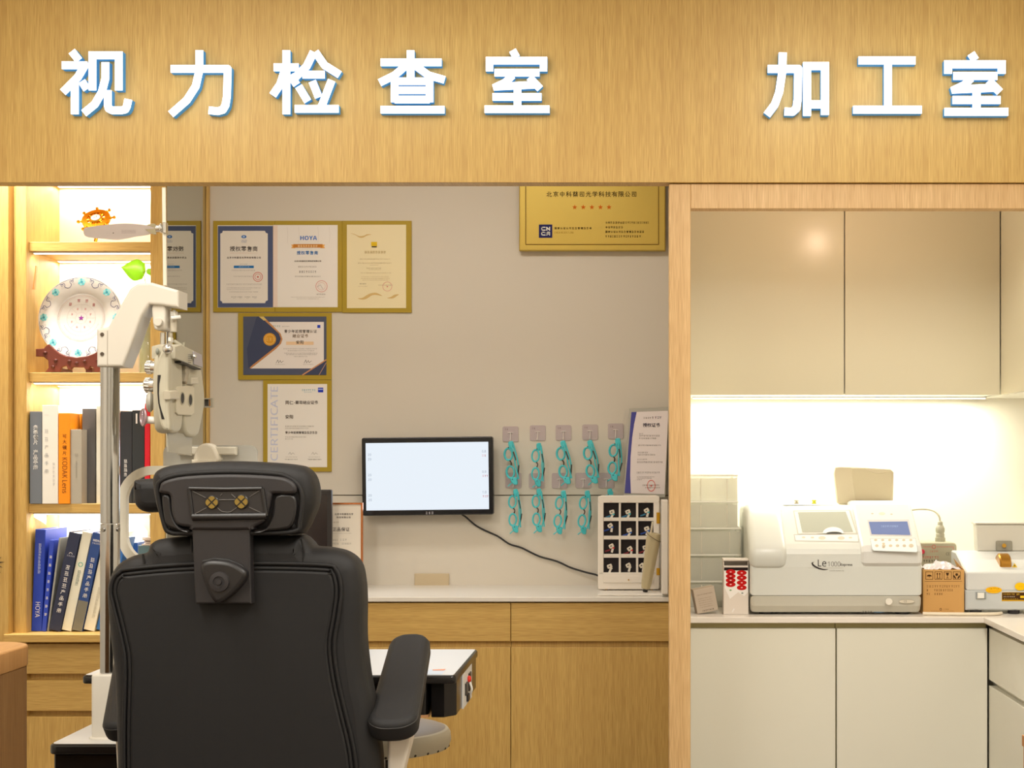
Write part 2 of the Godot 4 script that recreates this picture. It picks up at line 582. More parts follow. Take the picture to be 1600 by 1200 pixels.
func glass(col: Color, alpha: float, rough := 0.05) -> StandardMaterial3D:
	var key := ["glass", col, alpha, rough]
	if not mats.has(key):
		var m := StandardMaterial3D.new()
		m.albedo_color = Color(col, alpha)
		m.transparency = BaseMaterial3D.TRANSPARENCY_ALPHA
		m.roughness = rough
		mats[key] = m
	return mats[key]

# ---------------------------------------------------------------- the scene
var oak: Material
var oak_across: Material
var cream: Material
var paper_white := rgb(236, 230, 222)
const WARM := Color(1.0, 0.975, 0.93)
const NEUTRAL := Color(1.0, 0.98, 0.95)

func _ready() -> void:
	# camera: level, shifted lens (vertical lines stay vertical)
	var cam := Camera3D.new()
	cam.name = "camera"
	add_child(cam)
	cam.position = Vector3(0, EYE, 0)
	cam.near = 0.05
	cam.far = 60.0
	cam.set_frustum(0.05 * 1200.0 / F, Vector2(-200.0, 117.0) / F * 0.05, 0.05, 60.0)
	cam.current = true
	var we := WorldEnvironment.new()
	we.name = "world_environment"
	var env := Environment.new()
	env.background_mode = Environment.BG_COLOR
	env.background_color = Color(0.02, 0.02, 0.02)
	env.tonemap_mode = Environment.TONE_MAPPER_LINEAR
	env.tonemap_exposure = 1.0
	env.sdfgi_enabled = true
	env.ssao_enabled = true
	env.ssil_enabled = true
	we.environment = env
	add_child(we)
	make_textures()
	# ceiling panels of the passage in front of the fascia and of the niche behind it
	ceiling_panel(Vector3(-1.35, 2.7, -1.55), Vector2(0.3, 2.4), 5.5, WARM, "long ceiling light panel in the passage ahead of the eye-test sign")
	ceiling_panel(Vector3(0.55, 2.7, -1.55), Vector2(0.3, 2.4), 5.5, WARM, "long ceiling light panel in the passage ahead of the workshop sign")
	ceiling_panel(Vector3(-0.4, 2.7, 1.6), Vector2(1.2, 0.3), 2.5, WARM, "ceiling light panel in the passage behind the viewer")
	ceiling_panel(Vector3(-0.8, 2.7, -4.45), Vector2(1.4, 0.3), 1.35, NEUTRAL, "ceiling light panel inside the eye-test niche")
	ceiling_panel(Vector3(0.62, 2.7, -4.12), Vector2(0.9, 0.16), 0.14, NEUTRAL, "added unseen ceiling light panel that brightens the workshop wall cabinets")  # added panel, out of view, to lift the tops of the cabinet doors
	added_downlight(Vector3(-2.25, 2.7, -4.8), Vector3(0.0, -0.98, -0.2).normalized(), 5.5, "added unseen ceiling spot that brightens the oak panel and bookcase")  # added lamp, out of view, to brighten the left panel and shelf fronts
	oak = wood(rgb(224, 188, 112))
	oak_across = wood(rgb(224, 188, 112), true)
	cream = mat(rgb(230, 227, 212), 0.38)
	build_shell()
	build_signs()
	build_bookshelf()
	build_counter()
	build_workshop()
	build_refraction_unit()
	build_phoropter()
	build_chair()
	build_stool()
	build_wall_papers()
	build_monitor()
	build_spectacles()
	build_display_case()
	build_shelf_objects()
	build_books()
	build_edger()
	build_workshop_objects()
	build_foreground()

func ceiling_panel(c: Vector3, s: Vector2, e: float, col: Color, label: String) -> void:
	var t := thing("ceiling_light", label, "ceiling light", c, "ceiling light panels")
	var b := B.new()
	b.box(Vector3(0, -0.006, 0), Vector3(s.x + 0.03, 0.012, s.y + 0.03), 0.002)
	obj("frame", b, mat(rgb(235, 235, 232), 0.5), t)
	b = B.new()
	b.box(Vector3(0, -0.014, 0), Vector3(s.x, 0.004, s.y))
	obj("diffuser", b, glow(col, 2.0), t)
	area_light(c + Vector3(0, -0.02, 0), Vector3.DOWN, s, e, col)

func added_downlight(c: Vector3, towards: Vector3, e: float, label: String) -> void:
	var t := thing("added_downlight", label, "added_downlight", c)
	var b := B.new()
	b.lathe([Vector2(0.034, -0.001), Vector2(0.034, -0.004), Vector2(0.05, -0.006), Vector2(0.052, 0.0)], 24)
	obj("trim_ring", b, mat(rgb(235, 235, 232), 0.5), t)
	b = B.new()
	b.rod(Vector3(0, -0.0005, 0), Vector3(0, -0.003, 0), 0.033, 24)
	obj("lens", b, glow(WARM, 3.0), t)
	var l := SpotLight3D.new()
	l.name = "added_downlight_light"
	l.light_energy = e
	l.light_color = WARM
	l.light_size = 0.1
	l.spot_angle = 42.0
	l.spot_angle_attenuation = 1.0
	l.spot_range = 10.0
	l.spot_attenuation = 2.0
	l.shadow_enabled = true
	add_child(l, true)
	l.position = c + Vector3(0, -0.012, 0)
	l.basis = Basis.looking_at(towards, Vector3.RIGHT)

func build_shell() -> void:
	var b := B.new()
	b.span(Vector3(-2.7, -0.1, 2.6), Vector3(1.7, 0, -5.7))
	struct("floor", b, grained(rgb(112, 100, 88), 0.4, 3.0, 0.02), "grey-brown stone floor")
	b = B.new()
	b.span(Vector3(-2.7, 2.7, 2.6), Vector3(1.7, 2.8, -5.7))
	struct("ceiling", b, mat(rgb(232, 228, 220), 0.9), "white plaster ceiling")
	var wallpaper := grained(rgb(212, 204, 190), 0.75, 9.0, 0.015, 0.3)
	# back wall of the niche: core with two panels and a joint between them
	b = B.new()
	b.span(Vector3(-2.7, 0, -5.51), Vector3(0.139, 2.7, -5.7))
	var w := struct("wall_back", b, mat(rgb(120, 112, 100), 0.9), "grey-beige panelled back wall of the eye-test niche")
	var yj := ya(774, 5.5)
	b = B.new()
	b.span(Vector3(-1.69, yj + 0.0018, -5.5), Vector3(0.1125, 2.7, -5.51), 0.001)
	obj("panel", b, wallpaper, w)
	b = B.new()
	b.span(Vector3(-1.69, 0, -5.5), Vector3(0.1125, yj - 0.0018, -5.51), 0.001)
	obj("panel", b, wallpaper, w)
	b = B.new()
	b.span(Vector3(0.1125, 0, -3.92), Vector3(0.139, 2.7, -5.51))
	struct("wall_partition", b, mat(rgb(214, 204, 188), 0.8), "thin partition wall between the niche and the workshop")
	# fascia
	b = B.new()
	b.span(Vector3(-2.7, 2.0, -3.82), Vector3(1.6, 2.7, -3.874), 0.001)
	struct("wall_front", b, oak, "oak veneer fascia that carries the lit signs")
	# oak portal around the workshop opening
	b = B.new()
	b.span(Vector3(xa(1045.5, 3.83), 0, -3.83), Vector3(xa(1079, 3.83), 1.9985, -3.91), 0.0015)
	struct("trim_1", b, wood(rgb(233, 197, 145)), "slim oak post between the niche and the workshop")
	b = B.new()
	b.span(Vector3(xa(1079, 3.83) + 0.0004, ya(326, 3.83), -3.83), Vector3(1.6, 1.9985, -3.872), 0.0015)
	struct("trim_2", b, wood(rgb(233, 197, 145)), "oak header under the fascia over the workshop opening")
	# workshop walls
	b = B.new()
	b.span(Vector3(0.139, 0, -4.72), Vector3(1.6, 2.7, -4.9))
	struct("wall_workshop", b, mat(rgb(244, 240, 226), 0.55), "white glossy back wall of the workshop")
	b = B.new()
	b.span(Vector3(1.6, 0, 2.6), Vector3(1.7, 2.7, -4.9))
	struct("wall_right", b, mat(rgb(238, 232, 218), 0.7), "white side wall")
	b = B.new()
	b.span(Vector3(-2.7, 0, 2.6), Vector3(-2.6, 2.7, -5.51))
	struct("wall_left", b, mat(rgb(238, 232, 218), 0.7), "white side wall")
	b = B.new()
	b.span(Vector3(-2.6, 0, 2.6), Vector3(1.6, 2.7, 2.5))
	struct("wall_rear", b, mat(rgb(238, 232, 218), 0.7), "white wall behind the viewer")
	# mirror on the side of the bookcase and the corner strip
	b = B.new()
	b.span(Vector3(-1.695, 0.76, -5.03), Vector3(-1.69, 2.69, -5.475))
	var mirror := obj("mirror", b, mat(rgb(206, 208, 200), 0.02, 1.0))
	tag(mirror, "tall mirror on the bookcase side reflecting a certificate", "mirror")
	b = B.new()
	b.span(Vector3(-1.69, 0.76, -5.478), Vector3(xa(325.5, 5.478), 2.69, -5.5), 0.001)
	struct("trim_3", b, oak, "oak corner strip beside the mirror")

func build_signs() -> void:
	var face := glow(Color(0.97, 0.985, 1.0), 2.6)
	var side := glow(rgb(66, 128, 176), 0.55)
	side.albedo_color = rgb(72, 132, 172)
	var names := ["first and leftmost lit character of the eye-test room sign", "second lit character of the eye-test room sign, three bold strokes wide", "third lit character of the eye-test room sign, dense and slanted", "fourth lit character of the eye-test room sign, with a long base bar", "fifth and last lit character of the eye-test room sign, under a small roof", "first lit character of the workshop sign at the right", "middle lit character of the workshop sign, shaped like an I beam", "last lit character of the workshop sign at the right edge"]
	var x0 := [60.0, 560.0, 1160.0]
	var k := [0.3125, 0.3125, 0.275]
	var wid := [38.0, 37.0, 45.0]
	for i in SIGN.size():
		var g: int = SIGN[i][1]
		var d := 3.794
		var c := Vector2.ZERO
		var bf := B.new()
		var bs := B.new()
		var n := 0
		var polys := []
		for s in SIGN[i][2].split("/"):
			var q: PackedFloat64Array = s.split_floats(" ")
			var pts := PackedVector2Array()
			for m in range(0, q.size() - 1, 2):
				pts.append(Vector2(q[m], q[m + 1]))
				c += Vector2(q[m], q[m + 1])
				n += 1
			for p in Geometry2D.offset_polyline(pts, wid[g] / 2.0, Geometry2D.JOIN_ROUND if pts.size() > 4 else Geometry2D.JOIN_MITER, Geometry2D.END_BUTT):
				polys.append(p)
		c /= n
		var where := at(x0[g] + c.x * k[g], 50.0 + c.y * k[g], d)
		where.z = -3.82
		var t := thing("sign_character", "white glowing %s" % names[i], "sign", where, "lit characters on the oak fascia")
		for p in polys:
			var w := PackedVector2Array()
			for q in p:
				w.append(Vector2(xa(x0[g] + q.x * k[g], d) - where.x, ya(50.0 + q.y * k[g], d) - where.y))
			bs.prism(w, 0.0, 0.022, 0.0, 0.0, 1, 0)
			bf.prism(w, 0.022, 0.026, 0.0015, 0.0, 1, 0)
		obj("side_return", bs, side, t)
		obj("face", bf, face, t)
		var l := OmniLight3D.new()
		l.name = "sign_light"
		l.light_energy = 0.013
		l.light_color = Color(0.85, 0.92, 1.0)
		l.light_size = 0.09
		l.omni_range = 6.0
		l.omni_attenuation = 2.0
		l.shadow_enabled = true
		add_child(l, true)
		l.position = where + Vector3(0, 0, 0.13)

func strip_lamp(c: Vector3, len: float, e: float, col: Color, label: String, group: String, towards := Vector3.DOWN) -> void:
	var t := thing("strip_light", label, "strip light", c, group)
	var b := B.new()
	b.box(Vector3(0, -0.002, 0), Vector3(len, 0.004, 0.018), 0.0005)
	obj("housing", b, mat(rgb(220, 220, 215), 0.4), t)
	b = B.new()
	b.box(Vector3(0, -0.0055, 0), Vector3(len - 0.006, 0.003, 0.013))
	obj("diffuser", b, glow(col, 3.0), t)
	area_light(c + Vector3(0, -0.009, 0), towards, Vector2(len - 0.01, 0.012), e, col)

const SX0 := -2.179   # inside of the bookcase, left and right
const SX1 := -1.7457
func build_bookshelf() -> void:
	# panel work left of the bookcase
	var b := B.new()
	b.span(Vector3(-2.6, 0, -4.97), Vector3(xa(13, 4.97), 2.69, -5.5), 0.001)
	var p := obj("wall_panel", b, oak)
	tag(p, "pale oak panel at the left edge beside the bookcase", "panel")
	var t := thing("bookcase", "built-in oak bookcase with lit shelves beside the mirror", "bookcase", Vector3(-1.95, 0, -5.02))
	b = wb(t)
	b.span(Vector3(xa(13, 4.97) + 0.001, 0, -5.012), Vector3(xa(28, 5.02), 2.69, -5.3))
	b.span(Vector3(xa(28, 5.02), 0, -5.0), Vector3(SX0, 2.69, -5.3), 0.001)
	obj("stile", b, oak, t)
	b = wb(t)
	b.span(Vector3(SX1, 0, -5.02), Vector3(-1.6955, 2.69, -5.3), 0.001)
	obj("stile", b, oak, t)
	b = wb(t)
	b.span(Vector3(-2.25, 0, -5.285), Vector3(-1.6955, 2.69, -5.3))
	obj("back_panel", b, mat(rgb(248, 242, 230), 0.6), t)
	var tops := [[378.0, 392.5], [582.0, 596.5], [787.0, 801.5]]
	for s in tops:
		b = wb(t)
		b.span(Vector3(SX0, ya(s[0], 5.02), -5.02), Vector3(SX1, ya(s[1], 5.02), -5.285), 0.0012)
		obj("shelf", b, oak_across, t)
	b = wb(t)
	b.span(Vector3(SX0, 2.27, -5.02), Vector3(SX1, 2.3, -5.285), 0.0012)
	obj("shelf", b, oak_across, t)
	# base: ledge, two drawers and a door
	b = wb(t)
	b.span(Vector3(-2.24, 0.632, -4.955), Vector3(-1.72, 0.604, -5.285), 0.002)
	obj("ledge", b, oak_across, t)
	b = wb(t)
	b.span(Vector3(-2.235, 0.0, -5.03), Vector3(-1.72, 0.603, -5.285))
	obj("base_carcass", b, oak, t)
	for s in [[1006.0, 1053.0], [1063.0, 1111.0]]:
		b = wb(t)
		b.span(Vector3(-2.235, ya(s[0], 5.0), -5.0), Vector3(-1.72, ya(s[1], 5.0), -5.029), 0.0015)
		obj("drawer_front", b, oak_across, t)
	b = wb(t)
	b.span(Vector3(-2.235, ya(1120, 5.0), -5.0), Vector3(-1.72, 0.06, -5.029), 0.0015)
	obj("door", b, oak, t)
	# shelf lamps: one strip at the front underside of every shelf
	var lab := ["strip light above the top compartment of the bookcase", "strip light under the topmost visible shelf, over the plate", "strip light under the plate shelf, over the upright binders", "strip light under the binder shelf, over the leaning books"]
	var ys := [2.27, ya(392.5, 5.02), ya(596.5, 5.02), ya(801.5, 5.02)]
	var col := Color(1.0, 0.985, 0.94)
	for i in 4:
		strip_lamp(Vector3((SX0 + SX1) / 2.0, ys[i], -5.045), 0.42, 0.06, col, "front warm white " + lab[i], "strip lights in the bookcase", Vector3(0, -0.86, -0.5).normalized())
		strip_lamp(Vector3((SX0 + SX1) / 2.0, ys[i], -5.255), 0.42, 0.17, col, "rear warm white " + lab[i], "strip lights in the bookcase")

func build_counter() -> void:
	var lo := -1.69
	var hi := 0.1122
	var b := B.new()
	b.span(Vector3(lo, 0.757, -5.02), Vector3(hi, 0.7405, -5.5), 0.0015)
	var o := obj("worktop", b, mat(rgb(226, 220, 210), 0.3))
	tag(o, "thin white worktop under the wall monitor", "worktop")
	var xs := [lo, xa(302, 5.03), xa(550, 5.03), xa(798, 5.03), hi]
	var labs := ["oak base cabinet hidden behind the office chair, next to the bookcase", "oak base cabinet behind the right arm of the office chair", "oak base cabinet under the wall monitor, left of the long door joint", "oak base cabinet under the white display case, against the post"]
	for i in 4:
		var t := thing("base_cabinet", labs[i], "cabinet", Vector3((xs[i] + xs[i + 1]) / 2.0, 0, -5.25), "oak base cabinets of the eye-test niche")
		b = wb(t)
		b.span(Vector3(xs[i] + 0.001, 0.0, -5.052), Vector3(xs[i + 1] - 0.001, 0.7395, -5.5))
		obj("carcass", b, oak, t)
		b = wb(t)
		b.span(Vector3(xs[i] + 0.0013, ya(942.5, 5.03), -5.03), Vector3(xs[i + 1] - 0.0013, ya(1002, 5.03), -5.05), 0.001)
		obj("drawer_front", b, oak_across, t)
		b = wb(t)
		b.span(Vector3(xs[i] + 0.0013, ya(1011.5, 5.03), -5.03), Vector3(xs[i + 1] - 0.0013, 0.08, -5.05), 0.001)
		obj("door", b, oak, t)
	b = B.new()
	b.span(Vector3(xa(648, 5.5), ya(896, 5.5), -5.492), Vector3(xa(702, 5.5), ya(926, 5.5), -5.5), 0.002)
	o = obj("socket_plate", b, mat(rgb(196, 178, 146), 0.7))
	tag(o, "plain tan cover plate low on the wall above the worktop", "cover plate")

func build_workshop() -> void:
	# wall cabinets
	var ub := ya(617, 4.37)
	var xs := [0.141, xa(1319.5, 4.37), xa(1563, 4.37)]
	var labs := ["cream wall cabinet above the lens edger, next to the oak post", "cream wall cabinet above the cardboard box, in the workshop corner"]
	var gloss := mat(rgb(222, 215, 188), 0.26)
	for i in 2:
		var t := thing("wall_cabinet", labs[i], "cabinet", Vector3((xs[i] + xs[i + 1]) / 2.0, ub, -4.55), "cream wall cabinets")
		var b := wb(t)
		b.span(Vector3(xs[i] + 0.001, ub + 0.004, -4.391), Vector3(xs[i + 1] - 0.001, 2.69, -4.72))
		obj("carcass", b, cream, t)
		b = wb(t)
		b.span(Vector3(xs[i] + (0.0 if i == 0 else 0.002), ub, -4.37), Vector3(xs[i + 1] - (0.002 if i == 0 else 0.001), 2.688, -4.39), 0.001)
		obj("door", b, gloss, t)
	var t := thing("wall_cabinet", "cream wall cabinet on the workshop's side wall at the right edge", "cabinet", Vector3(1.35, ub, -4.2), "cream wall cabinets")
	var b := wb(t)
	b.span(Vector3(xs[2] + 0.022, ub + 0.004, -3.95), Vector3(1.599, 2.69, -4.72))
	obj("carcass", b, cream, t)
	b = wb(t)
	b.span(Vector3(xs[2] + 0.001, ub, -3.95), Vector3(xs[2] + 0.021, 2.688, -4.369), 0.001)
	obj("door", b, gloss, t)
	strip_lamp(Vector3(0.65, ub + 0.004, -4.6), 0.96, 0.75, Color(1.0, 0.985, 0.92), "bright strip light under the cream wall cabinets", "strip lights in the workshop")
	# small spotlight on the back of the header
	t = thing("spotlight", "small round spotlight behind the workshop header", "spotlight", Vector3(0.6, 1.985, -3.9))
	b = B.new()
	b.rod(Vector3(0, 0, 0.026), Vector3(0, 0, -0.03), 0.022)
	obj("housing", b, mat(rgb(60, 60, 60), 0.4, 0.6), t)
	b = B.new()
	b.rod(Vector3(0, 0, -0.03), Vector3(0, 0, -0.033), 0.018)
	obj("lens", b, glow(Color(1.0, 0.86, 0.74), 12.0), t)
	var l := OmniLight3D.new()
	l.name = "spotlight_light"
	l.light_energy = 0.04
	l.light_color = Color(1.0, 0.86, 0.74)
	l.light_size = 0.018
	l.omni_range = 8.0
	l.shadow_enabled = true
	add_child(l, true)
	l.position = t.position + Vector3(0, 0, -0.055)
	# worktop, an L
	var top := ya(964.5, 4.12)
	b = B.new()
	var xr := xa(1537, 4.12)
	b.xf = Transform3D(Basis(Vector3(1, 0, 0), Vector3(0, 0, -1), Vector3(0, 1, 0)), Vector3(0, top, 0))
	b.prism(PackedVector2Array([Vector2(0.1395, 4.12), Vector2(xr, 4.12), Vector2(xr, 3.55), Vector2(1.599, 3.55), Vector2(1.599, 4.719), Vector2(0.1395, 4.719)]), -0.017, 0.0, 0.0012, 0.0012, 1, 0)
	var o := obj("worktop", b, mat(rgb(238, 230, 220), 0.25))
	tag(o, "white L-shaped worktop under the lens edger", "worktop")
	# base cabinets
	var bx := [0.1395, xa(1306.5, 4.14), xr + 0.018]
	var bl := ["cream base cabinet under the lens edger, next to the oak post", "cream base cabinet under the cardboard box, by the corner"]
	for i in 2:
		t = thing("base_cabinet", bl[i], "cabinet", Vector3((bx[i] + bx[i + 1]) / 2.0, 0, -4.4), "cream base cabinets of the workshop")
		b = wb(t)
		b.span(Vector3(bx[i] + 0.001, 0.0, -4.163), Vector3(bx[i + 1] - 0.001, top - 0.0175, -4.719))
		obj("carcass", b, mat(rgb(206, 194, 140), 0.5), t)
		b = wb(t)
		b.span(Vector3(bx[i] + 0.0022, ya(982, 4.14), -4.14), Vector3(bx[i + 1] - 0.0022, 0.08, -4.161), 0.0012)
		obj("door", b, cream, t)
	t = thing("base_cabinet", "cream drawer cabinet running towards the viewer at the right edge", "cabinet", Vector3(1.3, 0, -3.85), "cream base cabinets of the workshop")
	b = wb(t)
	b.span(Vector3(xr + 0.041, 0, -3.56), Vector3(1.598, top - 0.0175, -4.718))
	obj("carcass", b, cream, t)
	var yf := top - 0.0345
	var ym := ya(1063, 4.12)
	b = wb(t)
	b.span(Vector3(xr + 0.02, yf, -3.56), Vector3(xr + 0.04, ym + 0.0, -4.138), 0.0012)
	obj("drawer_front", b, cream, t)
	b = wb(t)
	b.span(Vector3(xr + 0.02, ym - 0.018, -3.56), Vector3(xr + 0.04, 0.08, -4.138), 0.0012)
	obj("door", b, cream, t)

# ---------------------------------------------------------------- refraction unit: table, base, chrome post and arm
var ivory: Material
func build_refraction_unit() -> void:
	ivory = mat(rgb(212, 206, 194), 0.42)
	var black := mat(rgb(16, 14, 14), 0.22)
	var white_top := mat(rgb(196, 194, 190), 0.35)
	var t := thing("refraction_stand", "white instrument stand with chrome post, curved arm and black-edged table", "instrument stand", Vector3(-1.2, 0, -3.4))
	# upper table
	var x0 := -1.33
	var x1 := xa(712, 3.352)
	var ty := EYE - 0.515
	var keep := Basis(Vector3(1, 0, 0), Vector3(0, 0, -1), Vector3(0, 1, 0))
	var b := wb(t)
	b.xf = b.xf * Transform3D(keep, Vector3(0, ty, 0))
	b.prism(rrect(x1 - x0, 0.463, 0.012, 3, Vector2((x0 + x1) / 2.0, 3.5835)), -0.021, -0.0008, 0.006, 0.004, 3)
	obj("table_edge", b, black, t)
	b = wb(t)
	b.xf = b.xf * Transform3D(keep, Vector3(0, ty, 0))
	b.prism(rrect(x1 - x0 - 0.012, 0.451, 0.008, 3, Vector2((x0 + x1) / 2.0, 3.5835)), -0.001, 0.0)
	obj("table_top", b, white_top, t)
	# black housings below the table
	var yb := ya(1121, 3.37)
	var body := PackedVector2Array([Vector2(xa(674, 3.37), 3.37), Vector2(xa(694, 3.37), 3.37), Vector2(x1 - 0.004, 3.40), Vector2(x1 - 0.004, 3.80), Vector2(xa(674, 3.37), 3.80)])
	b = wb(t)
	b.xf = b.xf * Transform3D(keep, Vector3.ZERO)
	b.prism(body, yb, ty - 0.021, 0.0, 0.002, 1, 0)
	var side_box := obj("housing", b, black, t)
	b = wb(t)
	b.xf = b.xf * Transform3D(keep, Vector3.ZERO)
	b.prism(rrect(xa(668, 3.37) + 1.1, 0.42, 0.01, 2, Vector2((xa(668, 3.37) - 1.1) / 2.0, 3.59)), yb + 0.004, ty - 0.021)
	obj("drawer", b, black, t)
	b = wb(t)
	b.span(Vector3(-0.62, yb + 0.004, -3.378), Vector3(xa(669, 3.375), yb - 0.002, -3.5))
	obj("drawer_rail", b, mat(rgb(190, 140, 96), 0.4), t)
	# socket panel on the right side of the housing
	var px := x1 - 0.0035
	b = wb(t)
	b.span(Vector3(px - 0.001, 0.715, -3.50), Vector3(px + 0.003, 0.628, -3.68), 0.0008)
	var sp := obj("socket_panel", b, mat(rgb(224, 224, 222), 0.4), t)
	b = wb(t)
	b.span(Vector3(px + 0.003, 0.685, -3.535), Vector3(px + 0.006, 0.655, -3.575))
	b.span(Vector3(px + 0.003, 0.70, -3.605), Vector3(px + 0.006, 0.655, -3.645))
	b.span(Vector3(px + 0.003, 0.652, -3.565), Vector3(px + 0.008, 0.635, -3.6))
	obj("socket", b, mat(rgb(30, 28, 30), 0.4), sp)
	b = wb(t)
	b.ball(Vector3(px + 0.006, 0.688, -3.595), Vector3(0.006, 0.009, 0.012), 12)
	obj("indicator", b, mat(rgb(226, 42, 24), 0.3), sp)
	b = wb(t)
	b.tube(smooth3(PackedVector3Array([Vector3(px + 0.008, 0.68, -3.594), Vector3(px + 0.014, 0.665, -3.585), Vector3(px + 0.01, 0.65, -3.59)]), 4), 0.003, 6)
	obj("wire", b, mat(rgb(230, 228, 222), 0.4), sp)
	# label stuck on the table top
	b = pb(t, Vector3(0, ty, 0), Vector3.UP)
	b.ppoly(PackedVector2Array([Vector2(668, 1050), Vector2(671, 1046), Vector2(697, 1047), Vector2(690, 1054), Vector2(666, 1054)]), rgb(196, 206, 220))
	b.ppoly(PackedVector2Array([Vector2(676, 1046.5), Vector2(697, 1045.5), Vector2(694, 1048), Vector2(676, 1048)]), rgb(214, 150, 120), 2.0)
	obj("label", b, ink_mat(), t)
	# lower base
	var ly := EYE - 0.6487
	var lx := xa(74, 3.2)
	b = wb(t)
	b.xf = b.xf * Transform3D(keep, Vector3(0, ly, 0))
	b.prism(rrect(0.62, 0.46, 0.02, 4, Vector2(lx + 0.31, 3.43)), -0.024, -0.0008, 0.006, 0.004, 3)
	obj("base_edge", b, black, t)
	b = wb(t)
	b.xf = b.xf * Transform3D(keep, Vector3(0, ly, 0))
	b.prism(rrect(0.608, 0.448, 0.016, 4, Vector2(lx + 0.31, 3.43)), -0.001, 0.0)
	obj("base_top", b, white_top, t)
	b = wb(t)
	b.span(Vector3(lx + 0.008, ly - 0.024, -3.215), Vector3(lx + 0.6, 0.0, -3.64), 0.004)
	obj("base_body", b, black, t)
	# white column under the post
	var cx := xa(172, 3.3)
	b = wb(t)
	b.xf = b.xf * Transform3D(keep, Vector3.ZERO)
	b.prism(rrect(0.062, 0.078, 0.01, 4, Vector2(cx, 3.3)), ly - 0.0005, ya(1055, 3.26), 0.004, 0.0, 2)
	b.prism(rrect(0.10, 0.12, 0.03, 5, Vector2(cx + 0.012, 3.305)), ly - 0.0005, ly + 0.004, 0.002, 0.0)
	obj("column", b, ivory, t)
	var chrome := mat(rgb(186, 186, 186), 0.14, 1.0)
	var yt := ya(573, 3.3)
	var yj := ya(818, 3.3)
	b = wb(t)
	b.rod(Vector3(cx, ya(1055, 3.26), -3.3), Vector3(cx, yj - 0.0006, -3.3), 0.0222, 32, 0.0008)
	b.rod(Vector3(cx, yj + 0.0006, -3.3), Vector3(cx, yt + 0.03, -3.3), 0.0218, 32, 0.0008)
	obj("post", b, chrome, t)
	for a in [-0.35, 1.25]:
		b = wb(t)
		var n := Vector3(sin(a), 0, cos(a))
		b.rod(Vector3(cx, ya(827, 3.3), -3.3) + n * 0.021, Vector3(cx, ya(827, 3.3), -3.3) + n * 0.0255, 0.005, 12)
		obj("screw", b, mat(rgb(150, 146, 140), 0.3, 1.0), t)
	# arm
	var arm := outline("152 514 170 511 190 476 204 451 216 443 238 441.5 280 454 280 481 252 477 234 476 222 494 206 540 193 573 152 573", 0, 0, 1, 3.27)
	b = wb(t)
	b.prism(arm, -3.335, -3.265, 0.006, 0.006, 3, 0)
	obj("arm", b, ivory, t)
	for y in [522.5, 553.0]:
		b = wb(t)
		b.rod(at(159.5, y, 3.265), at(159.5, y, 3.262), 0.0045, 12)
		obj("screw", b, mat(rgb(120, 110, 100), 0.35, 1.0), t)
	b = wb(t)
	b.span(at(167.5, 517, 3.2655), at(168.3, 572, 3.2645))
	obj("bracket_joint", b, mat(rgb(170, 160, 146), 0.6), t)
	# hanger and its knobs
	b = wb(t)
	b.prism(smooth2(outline("243.5 474 262 474 263 512 258 517 250 517 245 510", 0, 0, 1, 3.3), 3), -3.325, -3.275, 0.004, 0.004, 2)
	obj("hanger", b, ivory, t)
	b = wb(t)
	b.rod(at(249, 504, 3.275), at(246, 503, 3.235), 0.0095, 20)
	obj("hanger_knob", b, ivory, t)
	# head-rest frame with a breath shield, standing on the table
	var hr := thing("head_rest", "pale rounded head-rest frame with forehead bar behind the chair", "head rest", at(316, 1045, 3.46))
	var loop := PackedVector2Array()
	for q in rrect(xa(446, 3.46) - xa(187, 3.46), ya(728, 3.46) - ya(889, 3.46), 0.085, 10):
		loop.append(q + Vector2((xa(446, 3.46) + xa(187, 3.46)) / 2.0, (ya(728, 3.46) + ya(889, 3.46)) / 2.0))
	var inner := B.inset(loop, 0.021) if B.area(loop) > 0 else B.inset(loop, -0.021)
	b = wb(hr)
	b.grp = -1
	var nn := loop.size()
	for i in nn:
		var j := (i + 1) % nn
		var o0 := Vector3(loop[i].x, loop[i].y, -3.445)
		var o1 := Vector3(loop[j].x, loop[j].y, -3.445)
		var i0 := Vector3(inner[i].x, inner[i].y, -3.445)
		var i1 := Vector3(inner[j].x, inner[j].y, -3.445)
		var back := Vector3(0, 0, -0.02)
		b.quad(o0, o1, i1, i0)
		b.quad(o1 + back, o0 + back, i0 + back, i1 + back)
		b.quad(o0 + back, o1 + back, o1, o0)
		b.quad(i0, i1, i1 + back, i0 + back)
	obj("frame", b, mat(rgb(214, 208, 192), 0.45), hr)
	b = wb(hr)
	b.rod(at(316, 889, 3.455), Vector3(xa(316, 3.455), ty, -3.455), 0.012)
	obj("support", b, mat(rgb(190, 188, 182), 0.3, 0.8), hr)
	b = wb(hr)
	b.prism(rrect(xa(401, 3.46) - xa(253, 3.46), 0.095, 0.018, 4, Vector2(xa(327, 3.46), ya(726, 3.46))), -3.472, -3.469)
	obj("breath_shield", b, glass(rgb(176, 174, 166), 0.62, 0.3), hr)
	b = wb(hr)
	b.span(at(277, 698, 3.45), at(372, 711, 3.47), 0.003)
	obj("forehead_bar", b, mat(rgb(206, 200, 184), 0.45), hr)
	b = wb(hr)
	b.prism(smooth2(outline("305 721 306 706 311 697 322 692.5 333 697 338.5 706 340 721", 0, 0, 1, 3.44), 3), -3.475, -3.435, 0.006, 0.002, 3)
	b.span(at(299, 718, 3.43), at(346, 724, 3.48), 0.002)
	obj("bar_mount", b, mat(rgb(222, 214, 196), 0.45), hr)

# ---------------------------------------------------------------- phoropter: its flat face looks along +x, so it is seen almost edge-on
const FX := -1.06
func face_pt(px: float, py: float, off := 0.0) -> Vector3:
	var d := -(FX + off) * F / (1000.0 - px)
	return Vector3(FX + off, ya(py, d), -d)

